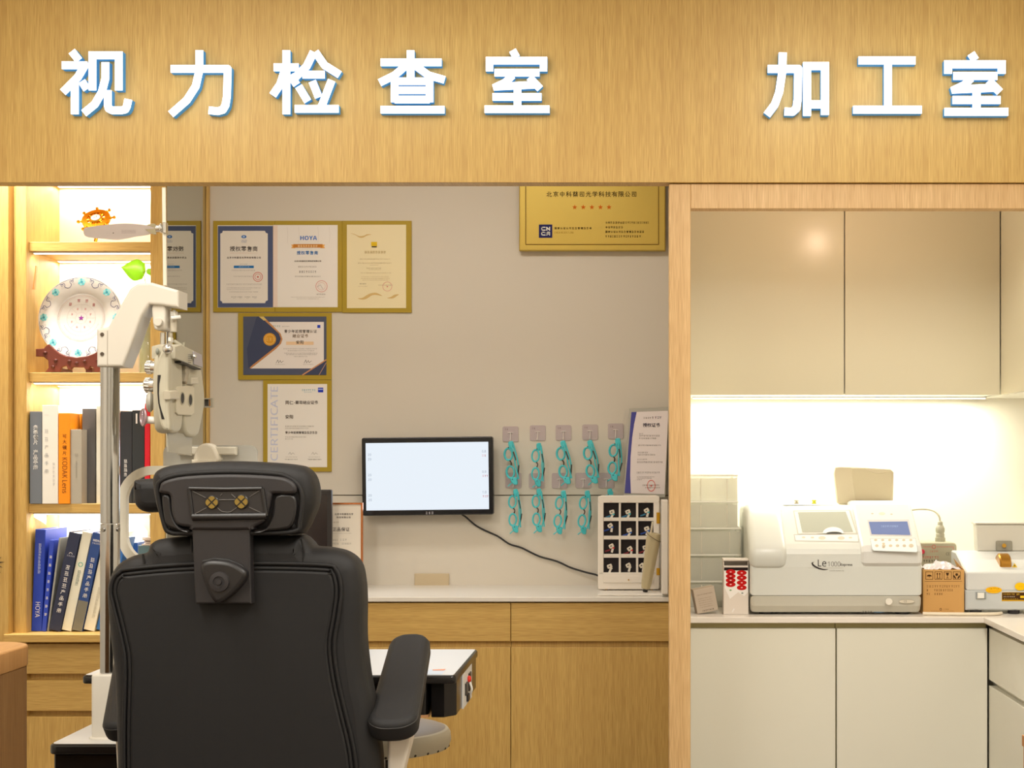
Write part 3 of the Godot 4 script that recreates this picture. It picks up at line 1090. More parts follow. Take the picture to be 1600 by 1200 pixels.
func face_poly(s: String) -> PackedVector2Array:
	var q := s.split_floats(" ")
	var p := PackedVector2Array()
	for i in range(0, q.size() - 1, 2):
		var v := face_pt(q[i], q[i + 1])
		p.append(Vector2(v.z * -1.0, v.y))
	return p

# polygon in (depth, height) drawn out along x from x0 to x1
func face_prism(b: B, p: PackedVector2Array, x0: float, x1: float, r := 0.0, steps := 1, smooth := -1) -> void:
	var keep := b.xf
	b.xf = keep * Transform3D(Basis(Vector3(0, 0, -1), Vector3(0, 1, 0), Vector3(1, 0, 0)), Vector3.ZERO)
	b.prism(p, x0, x1, r, r, steps, smooth)
	b.xf = keep

func build_phoropter() -> void:
	var shell := mat(rgb(186, 180, 160), 0.45)
	var metal := mat(rgb(216, 214, 208), 0.25, 0.9)
	var dark := mat(rgb(22, 20, 20), 0.4)
	var t := thing("phoropter", "grey-beige phoropter head hanging edge-on from the white arm", "phoropter", Vector3(FX, ya(517, 3.3), -3.3))
	var b := wb(t)
	b.rod(at(254, 519.5, 3.3), at(254, 548, 3.3), 0.0055, 12)
	obj("suspension_rod", b, metal, t)
	# lens batteries: near one and far one
	var near := smooth2(face_poly("264 556 267 547 274 545 281 551 285 566 286 590 287 625 286 655 283 672 276 677 268 676 264 668 262 640 261.5 600 262.5 572"), 3)
	var far := smooth2(face_poly("292 560 299 556 308 560 314 568 317 585 320 607 321 630 318 648 315 663 311 679 303 683 294 680 290 665 288 625 289 585"), 3)
	b = wb(t)
	face_prism(b, near, FX - 0.034, FX, 0.007, 3)
	var nb := obj("lens_battery", b, shell, t)
	b = wb(t)
	face_prism(b, far, FX - 0.034, FX - 0.001, 0.007, 3)
	obj("lens_battery", b, shell, t)
	# rounded end cover with a dial slot towards the viewer
	var ed := 3.148
	b = wb(t)
	b.prism(smooth2(outline("243 585 246 562 252 549 260 546 263 560 262.5 600 263 640 265 668 261 673 252 668 245 640", 0, 0, 1, ed), 3), -ed - 0.03, -ed, 0.006, 0.003, 3)
	obj("end_cover", b, shell, t)
	var slot := PackedVector2Array()
	var slot_b := []
	for q in [[249.0, 586.0, 2.4], [247.5, 600.0, 1.4], [247.3, 615.0, 1.1], [248.5, 630.0, 1.1], [251.5, 642.0, 1.3], [255.0, 655.0, 2.2]]:
		slot.append(Vector2(xa(q[0] - q[2], ed), ya(q[1], ed)))
		slot_b.push_front(Vector2(xa(q[0] + q[2], ed), ya(q[1], ed)))
	for q in slot_b:
		slot.append(q)
	b = wb(t)
	b.prism(slot, -ed - 0.001, -ed + 0.001, 0.0, 0.0, 1, 0)
	obj("dial_slot", b, dark, t)
	# eye plate with two apertures
	b = wb(t)
	face_prism(b, face_poly("275 604 298 602 301 606 301 645 297 649 276 648 273 644 273 608"), FX - 0.002, FX + 0.004, 0.001, 1, 0)
	var plate := obj("eye_plate", b, mat(rgb(204, 196, 174), 0.45), t)
	for q in [[284.5, 622.5], [297.0, 625.0]]:
		var c := face_pt(q[0], q[1], 0.004)
		b = wb(t)
		b.lathe([Vector2(0.0155, 0.0), Vector2(0.0155, 0.0016), Vector2(0.0135, 0.0016), Vector2(0.0135, 0.0)], 20, c, Basis(Vector3(0, 0, 1), Vector3(1, 0, 0), Vector3(0, 1, 0)))
		obj("aperture_ring", b, shell, plate)
		b = wb(t)
		b.rod(c - Vector3(0.002, 0, 0), c + Vector3(0.0008, 0, 0), 0.0135, 20)
		obj("aperture", b, dark, plate)
	# raised blocks on the face
	for s in ["257 611 272 609 273 624 258 624", "292 590 302 589 303 600 292 600"]:
		b = wb(t)
		face_prism(b, face_poly(s), FX - 0.004, FX + 0.012, 0.003, 2, 0)
		obj("face_block", b, mat(rgb(202, 194, 174), 0.45), t)
	# bridge and centring arm
	b = wb(t)
	face_prism(b, face_poly("286 570 292 571 292 585 289 600 285 596 287 585"), FX - 0.015, FX + 0.006, 0.002)
	obj("bridge", b, mat(rgb(160, 150, 130), 0.45), t)
	b = wb(t)
	face_prism(b, face_poly("264 541 274 538 303 552 305 573 300 575 274 564 264 560"), FX - 0.04, FX + 0.014, 0.003, 2, 0)
	var bar := obj("crossbar", b, shell, t)
	b = wb(t)
	face_prism(b, face_poly("291.5 549 304 554 306 574 292 569"), FX + 0.013, FX + 0.017)
	obj("scale_plate", b, mat(rgb(168, 162, 166), 0.4), bar)
	b = pb(t, Vector3(FX + 0.017, 0, 0), Vector3(1, 0, 0))
	for k in 5:
		b.prect(293.5, 554.0 + k * 3.0, 9.0 - k, 0.7, rgb(70, 70, 80))
	obj("scale_marks", b, ink_mat(), bar)
	b = wb(t)
	face_prism(b, face_poly("273 564.5 304 576 304 578 273 567"), FX - 0.002, FX + 0.015)
	obj("scale_edge", b, dark, bar)
	b = wb(t)
	b.ball(at(262, 545, 3.14), Vector3.ONE * 0.0115, 20)
	obj("ball_knob", b, metal, t)
	b = wb(t)
	b.ball(at(246, 549, 3.16), Vector3(0.004, 0.008, 0.006), 12)
	obj("small_lever", b, mat(rgb(140, 142, 130), 0.4), t)
	b = wb(t)
	b.ball(face_pt(303.5, 557, 0.02), Vector3.ONE * 0.006, 12)
	obj("levelling_knob", b, metal, t)
	# clamp parts between hanger and head
	b = wb(t)
	b.span(at(265.5, 486, 3.29), at(278, 495, 3.31), 0.002)
	b.rod(at(267, 497, 3.28), at(282, 495, 3.29), 0.0045, 12)
	b.rod(at(272, 484, 3.3), at(272, 501, 3.3), 0.0035, 12)
	obj("wing_knob", b, mat(rgb(236, 234, 228), 0.3), t)
	b = wb(t)
	b.rod(at(271, 499, 3.3), at(271, 519, 3.3), 0.008, 16)
	b.rod(at(266, 519, 3.3), at(266, 540, 3.3), 0.0055, 12)
	obj("clamp", b, mat(rgb(186, 178, 160), 0.5), t)
	b = wb(t)
	b.span(at(262.5, 527, 3.24), at(271, 534.5, 3.26), 0.001)
	obj("release_button", b, mat(rgb(232, 230, 222), 0.4), t)
	b = wb(t)
	b.tube(PackedVector3Array([at(272, 533, 3.25), at(280, 538, 3.25), at(288, 542, 3.25), at(287.5, 535, 3.25)]), 0.0045, 8)
	obj("handle", b, mat(rgb(150, 144, 124), 0.5), t)
	# knobs on the far (left) side
	for q in [[233.0, 574.0, 0.0135, 0.034], [231.5, 602.0, 0.0155, 0.03]]:
		b = wb(t)
		var a := at(q[0] - 5.0, q[1], 3.2)
		var c := at(q[0] + 12.0, q[1], 3.2)
		for k in 14:
			var an := TAU * k / 14.0
			b.rod(a.lerp(c, 0.1) + Vector3(0, cos(an), sin(an)) * q[2], a.lerp(c, 0.55) + Vector3(0, cos(an), sin(an)) * q[2], q[2] * 0.16, 6)
		b.rod(a, c, q[2], 24)
		obj("power_knob", b, metal, t)
	b = wb(t)
	b.lathe([Vector2(0, 0), Vector2(0.018, 0), Vector2(0.023, 0.004), Vector2(0.023, 0.01), Vector2(0.016, 0.014), Vector2(0, 0.014)], 24, at(239, 628, 3.19), Basis(Vector3(0, 1, 0), Vector3(-1, 0, 0.25).normalized(), Vector3(0, 0, 1)).orthonormalized())
	obj("turret", b, mat(rgb(180, 176, 164), 0.4), t)
	# cross-cylinder lens on its short rod
	b = wb(t)
	b.rod(at(228, 656, 3.18), at(248, 657, 3.18), 0.0085, 16)
	obj("lens_rod", b, mat(rgb(230, 226, 218), 0.4), t)
	b = wb(t)
	var ring := PackedVector3Array()
	for k in 20:
		var an := TAU * k / 20.0
		ring.append(at(224, 652, 3.18) + Vector3(cos(an) * 0.010, sin(an) * 0.018, cos(an) * 0.012))
	b.tube(ring, 0.003, 8, true)
	var lr := obj("loose_lens_rim", b, mat(rgb(176, 150, 156), 0.25, 0.5), t)
	b = wb(t)
	b.ball(at(224, 652, 3.18), Vector3(0.004, 0.017, 0.009), 16)
	obj("loose_lens", b, glass(rgb(226, 196, 206), 0.35), lr)
	# little prism window at the far end
	b = wb(t)
	b.span(at(318, 622, 3.44), at(335, 624.2, 3.455))
	b.span(at(318, 634.5, 3.44), at(335, 637, 3.455))
	b.span(at(318, 624, 3.44), at(320, 635, 3.455))
	b.span(at(329, 624, 3.44), at(335, 635, 3.455))
	obj("window_frame", b, mat(rgb(176, 168, 150), 0.4), t)
	b = wb(t)
	b.span(at(320, 624, 3.45), at(326.5, 635, 3.455))
	obj("window_pane", b, mat(rgb(92, 88, 84), 0.2), t)
	b = wb(t)
	b.span(at(326.5, 624, 3.45), at(329, 635, 3.455))
	obj("amber_prism", b, mat(rgb(236, 160, 62), 0.2), t)
	b = wb(t)
	face_prism(b, face_poly("269 672 306 681 306 712 269 706"), FX - 0.012, FX - 0.009)
	obj("nose_shield", b, glass(rgb(186, 182, 168), 0.6, 0.3), t)
	# reading rod with its chart card
	b = wb(t)
	b.xf = b.xf * Transform3D(Basis(Vector3(0, 0, 1), 0.012), at(258, 446.5, 3.3))
	b.box(Vector3(0.0, 0.115, 0), Vector3(0.0085, 0.230, 0.005), 0.0008)
	obj("reading_rod", b, mat(rgb(214, 208, 190), 0.35), t)
	b = wb(t)
	b.span(at(253.5, 347, 3.29), at(263, 366, 3.31), 0.002)
	b.rod(at(254, 356.5, 3.3), at(244, 357.5, 3.3), 0.0085, 16)
	b.rod(at(250.5, 356.5, 3.3), at(252.5, 356.5, 3.3), 0.0115, 20)
	var holder := obj("card_holder", b, metal, t)
	b = wb(t)
	b.prism(smooth2(outline("243 350 243 366 236 364 226 358 225 355 232 351", 0, 0, 1, 3.3), 2), -3.304, -3.299)
	obj("spring_clip", b, mat(rgb(190, 180, 150), 0.25, 0.9), holder)
	# the card lies nearly level, seen from a little below
	var n := Vector3(0.05, -0.75, 0.66).normalized()
	var p0 := at(243, 358, 3.3)
	var card := wb(t)
	card.pp = p0
	card.pn = n
	var pts := PackedVector2Array()
	for q in [[131, 358], [140, 355], [165, 352], [188, 350], [205, 350], [224, 352], [240, 356], [243, 362], [232, 367], [212, 370], [185, 375], [160, 373], [138, 371], [131, 366]]:
		pts.append(Vector2(q[0], q[1]))
	card.ppoly(smooth2(pts, 2), rgb(242, 232, 230), 0.0)
	card.ppoly(smooth2(pts, 2), rgb(242, 232, 230), -5.0)
	card.pdisc(177, 364, 0.9, rgb(110, 90, 80), 1.0, 8)
	for k in 4:
		card.pline(190, 359.5 + k * 1.4, 22, 0.7, rgb(170, 156, 160))
	obj("near_chart_card", card, ink_mat(), t)

# ---------------------------------------------------------------- office chair, seen from behind
func build_chair() -> void:
	var d := 2.74
	var leather := grained(rgb(31, 30, 31), 0.5, 26.0, 0.05, 0.4)
	var leather2 := grained(rgb(29, 28, 29), 0.55, 30.0, 0.04, 0.4)
	var plastic := grained(rgb(40, 37, 39), 0.48, 60.0, 0.02)
	var plastic2 := mat(rgb(31, 29, 30), 0.42)
	var t := thing("office_chair", "black leather office chair with headrest, seen from behind", "chair", Vector3(xa(373, 2.9), 0, -2.95))
	# backrest cushion
	var shape := outline("222 864 228 851 246 843 298 839 370 838 440 838 465 838 479 849 486 856 508 858 536 865 555 882 562 910 564 945 564 1000 570 1058 578 1100 585 1150 590 1200 592 1300 582 1400 540 1450 373 1460 220 1450 182 1400 176 1300 176 1200 175 1150 172 1060 165 1000 160 930 164 904 178 882 200 870", 0, 0, 1, d)
	var b := wb(t)
	b.prism(smooth2(shape, 4), -d - 0.10, -d, 0.034, 0.03, 5)
	obj("backrest", b, leather, t)
	# raised middle panel with a double seam round it
	var panel := outline("169 925 173 905 183 893 200 887 298 879 404 878 510 881 526 889 533 905 535 930 530 968 524 1010 530 1062 542 1115 556 1178 562 1260 560 1380 520 1430 373 1440 240 1430 200 1380 192 1260 190 1150 192 1040 185 995 174 950", 0, 0, 1, d - 0.006)
	var ps := smooth2(panel, 4)
	b = wb(t)
	b.prism(B.inset(ps, 0.016) if B.area(ps) > 0 else B.inset(ps, -0.016), -d, -d + 0.007, 0.005, 0.0, 3)
	var back_panel := obj("back_panel", b, leather2, t)
	for s in [0.003, 0.0125]:
		var q := B.inset(ps, s) if B.area(ps) > 0 else B.inset(ps, -s)
		var line := PackedVector3Array()
		for v in q:
			line.append(Vector3(v.x, v.y, -d + 0.001))
		b = wb(t)
		b.tube(line, 0.0042, 6, true)
		obj("piping", b, leather2, back_panel)
	# seams of the shoulder yoke
	for s in ["222 866 224 880", "298 842 300 878", "470 842 474 862 472 878"]:
		var line := PackedVector3Array()
		for v in smooth2(outline(s, 0, 0, 1, d - 0.002), 4, false):
			line.append(Vector3(v.x, v.y, -d - 0.002))
		b = wb(t)
		b.tube(line, 0.0022, 5)
		obj("seam", b, leather2, back_panel)
	# headrest cushion
	var k := 0.2875
	var hd := 2.72
	var hs := outline("250 260 258 215 285 185 350 165 480 150 680 141 900 150 1030 163 1085 180 1125 225 1145 300 1140 380 1115 450 1078 520 1040 543 830 548 600 552 370 550 325 520 295 455 268 370", 160, 680, k, hd)
	b = wb(t)
	b.prism(smooth2(hs, 4), -hd - 0.095, -hd, 0.03, 0.03, 5)
	var head := obj("headrest", b, leather, t)
	# side wing of the cushion's front, seen past its left edge
	b = wb(t)
	b.prism(smooth2(outline("190 255 215 240 320 240 380 300 380 400 300 418 240 412 205 385 190 340", 160, 680, k, 2.86), 4), -2.92, -2.825, 0.02, 0.02, 4)
	obj("cushion_wing", b, leather, head)
	# welt around the back face of the cushion
	var welt := PackedVector3Array()
	for v in smooth2(outline("300 300 330 242 450 212 700 200 930 210 1000 226 1062 270 1085 340 1072 470 1045 522 830 532 480 532 370 528 335 480", 160, 680, k, hd - 0.002), 4):
		welt.append(Vector3(v.x, v.y, -hd + 0.0015))
	b = wb(t)
	b.tube(welt, 0.005, 6, true)
	obj("welt", b, leather2, head)
	# moulded shell with a stepped recess
	var sd := 2.705
	b = wb(t)
	b.prism(smooth2(outline("308 285 330 250 450 222 700 212 930 222 1010 240 1048 275 1040 318 930 318 920 330 900 420 880 470 820 500 800 515 490 515 470 500 410 490 385 460 370 400 365 330 330 318 306 310", 160, 680, k, sd), 3), -sd - 0.02, -sd, 0.006, 0.0, 3, 1)
	var shell := obj("headrest_shell", b, plastic, t)
	b = wb(t)
	b.prism(smooth2(outline("325 330 365 335 380 430 420 500 480 520 420 520 350 490 330 420", 160, 680, k, sd + 0.006), 3), -sd - 0.02, -sd - 0.004, 0.004, 0.0, 2, 1)
	obj("shell_rib", b, plastic2, shell)
	b = wb(t)
	b.prism(smooth2(outline("945 330 1040 330 1055 400 1030 490 960 515 820 522 890 505 925 430", 160, 680, k, sd + 0.006), 3), -sd - 0.02, -sd - 0.004, 0.004, 0.0, 2, 1)
	obj("shell_rib", b, plastic2, shell)
	# tray: four lips round a sunken plate
	var tray := outline("468 292 865 290 890 438 488 446", 160, 680, k, sd - 0.004)
	var lips := PackedVector3Array()
	for v in tray:
		lips.append(Vector3(v.x, v.y, -sd + 0.001))
	for i in 4:
		b = wb(t)
		b.tube(PackedVector3Array([lips[i], lips[i].lerp(lips[(i + 1) % 4], 0.5) + Vector3(0, -0.0012 if i == 0 else 0.0, 0), lips[(i + 1) % 4]]), 0.0042 if i != 2 else 0.007, 8)
		obj("tray_lip", b, plastic2, shell)
	b = wb(t)
	b.prism(tray, -sd - 0.001, -sd + 0.0012, 0.0, 0.0, 1, 0)
	obj("tray_plate", b, mat(rgb(40, 37, 37), 0.5), shell)
	# two round gold crosses joined by a fine line
	for q in [[597.0, 365.0, 37.0], [757.0, 362.0, 39.0]]:
		var c := at(160 + q[0] * k, 680 + q[1] * k, sd - 0.002)
		var r: float = q[2] * k * sd / F
		b = wb(t)
		b.rod(c + Vector3(0, 0, -0.003), c + Vector3(0, 0, 0.003), r, 24)
		var disc := obj("disc", b, mat(rgb(34, 32, 30), 0.35), shell)
		for m in 4:
			var a := TAU * m / 4.0
			var pts := PackedVector2Array()
			for n in [[0.16, 0.0], [0.62, -0.5], [0.86, -0.28], [0.93, 0.0], [0.86, 0.28], [0.62, 0.5]]:
				pts.append(Vector2(c.x, c.y) + Vector2(n[0], n[1]).rotated(a) * r * 0.98)
			b = wb(t)
			b.prism(pts, c.z + 0.003, c.z + 0.0042, 0.0, 0.0, 1, 0)
			obj("gold_segment", b, mat(rgb(150, 126, 62), 0.4, 0.5), disc)
	for s in ["632 352 720 350", "625 395 650 415 690 418 720 400 735 390", "480 300 560 340", "640 330 650 318", "800 335 855 300", "795 392 870 425", "480 440 565 395", "700 320 722 340"]:
		var line := PackedVector3Array()
		for v in smooth2(outline(s, 160, 680, k, sd - 0.003), 3, false):
			line.append(Vector3(v.x, v.y, -sd + 0.002))
		b = wb(t)
		b.tube(line, 0.0009, 5)
		obj("fine_line", b, mat(rgb(96, 92, 88), 0.4), shell)
	# hanger plate and knob
	b = wb(t)
	b.prism(outline("430 478 478 495 487 530 505 916 810 916 800 530 812 500 850 478 860 470 420 470", 160, 680, k, 2.71), -2.735, -2.71, 0.003, 0.0, 2, 0)
	var hang := obj("headrest_bracket", b, plastic, t)
	b = wb(t)
	b.prism(smooth2(outline("545 694 600 680 690 688 750 715 786 752 760 810 700 872 630 915 590 880 555 800 536 735", 160, 680, k, 2.695), 3), -2.712, -2.69, 0.008, 0.0, 4)
	var knob := obj("adjuster_knob", b, plastic2, hang)
	var kc := at(160 + 636 * k, 680 + 797 * k, 2.69)
	b = wb(t)
	b.lathe([Vector2(0, 0), Vector2(0.0195, 0), Vector2(0.0185, 0.004), Vector2(0.011, 0.005), Vector2(0.010, 0.003), Vector2(0.006, 0.003), Vector2(0.005, 0.006), Vector2(0, 0.006)], 24, kc, Basis(Vector3(1, 0, 0), Vector3(0, 0, 1), Vector3(0, -1, 0)))
	obj("knob_hub", b, plastic, knob)
	b = wb(t)
	b.tube(PackedVector3Array([at(160 + 548 * k, 680 + 690 * k, 2.71), at(160 + 610 * k, 680 + 674 * k, 2.71), at(160 + 690 * k, 680 + 682 * k, 2.71), at(160 + 755 * k, 680 + 712 * k, 2.71), at(160 + 788 * k, 680 + 748 * k, 2.71)]), 0.004, 6)
	obj("knob_groove", b, mat(rgb(24, 22, 22), 0.6), knob)
	# arm rests: pads that rise towards the front
	arm_pad(t, at(611, 1124, 2.73), at(641, 992, 3.02), 0.092, leather2)
	arm_pad(t, at(190, 1124, 2.84), at(205, 1010, 3.10), 0.082, leather2)
	var silver := mat(rgb(226, 218, 206), 0.35, 0.25)
	b = wb(t)
	b.prism(PackedVector2Array([Vector2(xa(606, 2.78), ya(1132, 2.78)), Vector2(xa(647, 2.78), ya(1130, 2.78)), Vector2(xa(640, 2.78), ya(1165, 2.78)), Vector2(xa(630, 2.78), ya(1205, 2.78)), Vector2(xa(618, 2.78), 0.47), Vector2(xa(592, 2.78), 0.47), Vector2(xa(605, 2.78), ya(1205, 2.78))]), -2.83, -2.78, 0.006, 0.006, 3, 0)
	obj("arm_support", b, silver, t)
	b = wb(t)
	b.prism(PackedVector2Array([Vector2(xa(178, 2.9), ya(1132, 2.9)), Vector2(xa(206, 2.9), ya(1132, 2.9)), Vector2(xa(212, 2.9), 0.47), Vector2(xa(188, 2.9), 0.47)]), -2.95, -2.9, 0.006, 0.006, 3, 0)
	obj("arm_support", b, silver, t)
	# seat, gas lift and star base (below the picture)
	var c := Vector3(xa(378, 2.9), 0, -2.97)
	b = wb(t)
	b.xf = b.xf * Transform3D(Basis(Vector3(1, 0, 0), Vector3(0, 0, -1), Vector3(0, 1, 0)), Vector3(c.x, 0, c.z))
	b.prism(rrect(0.46, 0.38, 0.07, 6), 0.40, 0.49, 0.03, 0.02, 4)
	obj("seat", b, leather, t)
	b = wb(t)
	b.rod(Vector3(c.x, 0.09, c.z), Vector3(c.x, 0.40, c.z), 0.03)
	obj("gas_lift", b, mat(rgb(40, 40, 42), 0.3, 0.8), t)
	for i in 5:
		var a := TAU * i / 5.0 + 0.3
		var e := Vector3(c.x + cos(a) * 0.2, 0.075, c.z + sin(a) * 0.2)
		b = wb(t)
		b.tube(PackedVector3Array([Vector3(c.x, 0.11, c.z), Vector3(c.x, 0.11, c.z).lerp(e, 0.6) + Vector3(0, 0.01, 0), e]), 0.022, 8)
		var leg := obj("leg", b, silver, t)
		b = wb(t)
		b.rod(e + Vector3(-0.012, -0.046, 0), e + Vector3(0.012, -0.046, 0), 0.029, 16)
		obj("caster", b, plastic2, leg)

func arm_pad(t: Node3D, a: Vector3, e: Vector3, w: float, m: Material) -> void:
	var y := (e - a).normalized()
	var x := y.cross(Vector3(0, 0.55, 0.83)).normalized()
	var z := x.cross(y)
	var l := (e - a).length()
	var b := wb(t)
	b.xf = b.xf * Transform3D(Basis(x, y, z), (a + e) / 2.0)
	var pts := PackedVector2Array()
	for q in rrect(w, l + 0.03, w * 0.42, 7):
		pts.append(Vector2(q.x * (1.0 + 0.06 * signf(-q.y)), q.y))
	b.prism(pts, -0.046, 0.0, 0.016, 0.012, 4)
	var o := obj("armrest", b, m, t)
	b = wb(t)
	b.xf = b.xf * Transform3D(Basis(x, y, z), (a + e) / 2.0)
	var line := PackedVector3Array()
	for q in B.inset(pts, 0.0015):
		line.append(Vector3(q.x, q.y, -0.0125))
	b.tube(line, 0.0018, 5, true)
	obj("armrest_seam", b, mat(rgb(40, 38, 37), 0.5), o)

func build_stool() -> void:
	var c := Vector3(xa(593, 3.8), 0, -3.95)
	var t := thing("stool", "low round stool with grey-topped cream cushion beside the instrument table", "stool", c)
	var b := B.new()
	b.lathe([Vector2(0, 0.435), Vector2(0.14, 0.435), Vector2(0.166, 0.442), Vector2(0.172, 0.46), Vector2(0.17, 0.482), Vector2(0.163, 0.492), Vector2(0.156, 0.4945)], 40)
	obj("cushion_side", b, mat(rgb(198, 190, 168), 0.5), t)
	b = B.new()
	b.lathe([Vector2(0.157, 0.494), Vector2(0.145, 0.499), Vector2(0.09, 0.5045), Vector2(0, 0.506)], 40)
	obj("cushion_top", b, mat(rgb(150, 142, 134), 0.45), t)
	b = B.new()
	for k in 26:
		var a := TAU * k / 26.0
		b.ball(Vector3(cos(a) * 0.165, 0.446, sin(a) * 0.165), Vector3.ONE * 0.0045, 8)
	obj("studs", b, mat(rgb(52, 46, 38), 0.4, 0.4), t)
	b = B.new()
	b.rod(Vector3(0, 0.03, 0), Vector3(0, 0.435, 0), 0.022)
	obj("column", b, mat(rgb(200, 198, 196), 0.2, 1.0), t)
	b = B.new()
	b.lathe([Vector2(0, 0), Vector2(0.18, 0), Vector2(0.18, 0.012), Vector2(0.05, 0.035), Vector2(0, 0.035)], 32)
	obj("base", b, mat(rgb(190, 188, 186), 0.25, 0.9), t)

# ---------------------------------------------------------------- certificates on the wall
func board(t: Node3D, x0: float, y0: float, x1: float, y1: float, d: float, th: float, m: Material, called: String) -> Node3D:
	var b := wb(t)
	b.span(Vector3(xa(x0, d), ya(y0, d), -d), Vector3(xa(x1, d), ya(y1, d), -d - th), 0.0008)
	return obj(called, b, m, t)

func build_wall_papers() -> void:
	var gold := mat(rgb(172, 145, 30), 0.6)
	var paper := mat(paper_white, 0.6)
	var navy := rgb(84, 92, 124)
	var txt := rgb(118, 110, 104)
	var gr := rgb(170, 162, 154)
	var red := rgb(206, 96, 84)
	# 1: blue-bordered certificate
	var d := 5.494
	var t := thing("certificate", "certificate with blue border in mustard frame, leftmost of the top row", "certificate", at(382, 488, 5.5), "certificates in mustard frames")
	board(t, 333, 345, 429.5, 487.5, d, 0.006, gold, "frame")
	var z := -d + 0.0008
	board(t, 340, 352.0, 426.5, 480.5, d - 0.0008, 0.001, paper, "sheet")
	var b := pb(t, Vector3(0, 0, z), Vector3(0, 0, 1), 330, 340, 210.0 / 1600.0)
	b.prect(80, 100, 655, 968, navy, 1)
	b.ppoly(PackedVector2Array([Vector2(108, 190), Vector2(132, 182), Vector2(138, 158), Vector2(640, 158), Vector2(650, 180), Vector2(674, 190), Vector2(674, 985), Vector2(650, 995), Vector2(642, 1018), Vector2(134, 1018), Vector2(128, 998), Vector2(108, 988)]), rgb(232, 224, 214), 2)
	b.pdisc(390, 228, 31, rgb(70, 120, 190), 3, 20, 0.62)
	b.pdisc(390, 228, 13, rgb(190, 208, 230), 4, 14, 0.7)
	b.pline(360, 266, 58, 12, rgb(80, 110, 170), 3)
	b.pline(360, 286, 58, 12, rgb(80, 110, 170), 3)
	b.pcn(GLYPH, "授权零售商", 222, 340, 62, txt, 0.12, 3, 1.09)
	b.pline(222, 420, 330, 6, rgb(216, 160, 130), 3)
	b.pcn(GLYPH, "北京中科蔡司光学科技有限公司", 188, 464, 26, txt, 0.13, 3, 1.12)
	b.pline(345, 550, 85, 11, gr, 3)
	b.prect(270, 572, 238, 30, rgb(48, 120, 186), 3)
	b.pline(330, 580, 115, 12, rgb(190, 214, 236), 4)
	b.pline(245, 622, 265, 13, gr, 3)
	b.pline(268, 694, 215, 13, gr, 3)
	b.pring(556, 706, 58, 7, red, 3, 28)
	b.pring(556, 706, 38, 5, red, 3, 24)
	b.pstar(556, 706, 18, red, 3)
	b.pline(183, 788, 410, 14, gr, 3)
	b.pline(186, 832, 400, 10, gr, 3)
	b.pline(186, 852, 280, 10, gr, 3)
	b.pline(216, 880, 335, 10, gr, 3)
	for x in [240.0, 315.0, 400.0, 488.0]:
		b.pline(x, 940, 55, 11, txt, 3)
		b.pline(x + 20, 956, 25, 9, gr, 3)
	obj("print", b, ink_mat(), t)
	# 2
	t = thing("certificate", "white certificate headed HOYA with orange ribbon, middle of the top row", "certificate", at(482, 488, 5.5), "certificates in mustard frames")
	board(t, 429.8, 345, 534.5, 487.5, d, 0.006, gold, "frame")
	board(t, 426.8, 351.5, 527.5, 480, d - 0.0008, 0.001, paper, "sheet")
	b = pb(t, Vector3(0, 0, z), Vector3(0, 0, 1), 330, 340, 210.0 / 1600.0)
	b.prect(738, 92, 52, 972, rgb(234, 214, 200), 1)
	for x in [905.0, 1040.0, 1270.0, 1405.0]:
		b.pstroke(PackedVector2Array([Vector2(x, 110), Vector2(x + 8, 200), Vector2(x + 2, 300)]), 4, rgb(220, 212, 204), 1)
	b.plat("HOYA", 1054, 244, 68, rgb(52, 112, 196), 3, true, 0.0, 1.12)
	b.ppoly(PackedVector2Array([Vector2(952, 322), Vector2(1000, 322), Vector2(1000, 364), Vector2(952, 364), Vector2(966, 343)]), rgb(236, 176, 92), 2)
	b.ppoly(PackedVector2Array([Vector2(1356, 322), Vector2(1300, 322), Vector2(1300, 364), Vector2(1356, 364), Vector2(1342, 343)]), rgb(236, 176, 92), 2)
	b.prect(978, 316, 348, 42, rgb(206, 134, 56), 3)
	b.pcn(GLYPH, "########", 1032, 326, 26, rgb(250, 222, 170), 0.16, 4, 1.15)
	b.pcn(GLYPH, "授权零售商", 1018, 396, 46, rgb(96, 146, 212), 0.12, 3, 1.13)
	b.pcn(GLYPH, "北京中科蔡司光学科技有限公司", 990, 508, 21, txt, 0.13, 3, 1.1)
	b.pline(1036, 578, 225, 15, gr, 3)
	b.pline(1048, 634, 205, 24, txt, 3)
	b.pline(998, 694, 305, 13, txt, 3)
	b.pring(1314, 818, 70, 6, rgb(222, 150, 142), 3, 30)
	b.pring(1314, 818, 46, 3, rgb(222, 160, 150), 3, 24)
	b.pstroke(PackedVector2Array([Vector2(1262, 826), Vector2(1300, 800), Vector2(1330, 850)]), 4, gr, 4)
	b.pline(1258, 906, 100, 15, txt, 3)
	b.pline(950, 944, 395, 8, gr, 3)
	b.pline(1020, 964, 260, 8, gr, 3)
	obj("print", b, ink_mat(), t)
	# 3
	t = thing("certificate", "cream certificate with gold waves, rightmost of the top row", "certificate", at(589, 488, 5.5), "certificates in mustard frames")
	board(t, 534.8, 345, 643, 488.5, d, 0.006, gold, "frame")
	board(t, 542, 351, 634.5, 481.5, d - 0.0008, 0.001, mat(rgb(236, 222, 180), 0.6), "sheet")
	b = pb(t, Vector3(0, 0, z), Vector3(0, 0, 1), 530, 340, 0.125)
	var gw := rgb(216, 184, 122)
	b.prect(400, 304, 74, 52, rgb(228, 190, 40), 3)
	b.prect(406, 358, 64, 14, rgb(70, 64, 50), 3)
	b.pcn(GLYPH, "########", 318, 416, 32, rgb(204, 180, 128), 0.12, 3, 1.05)
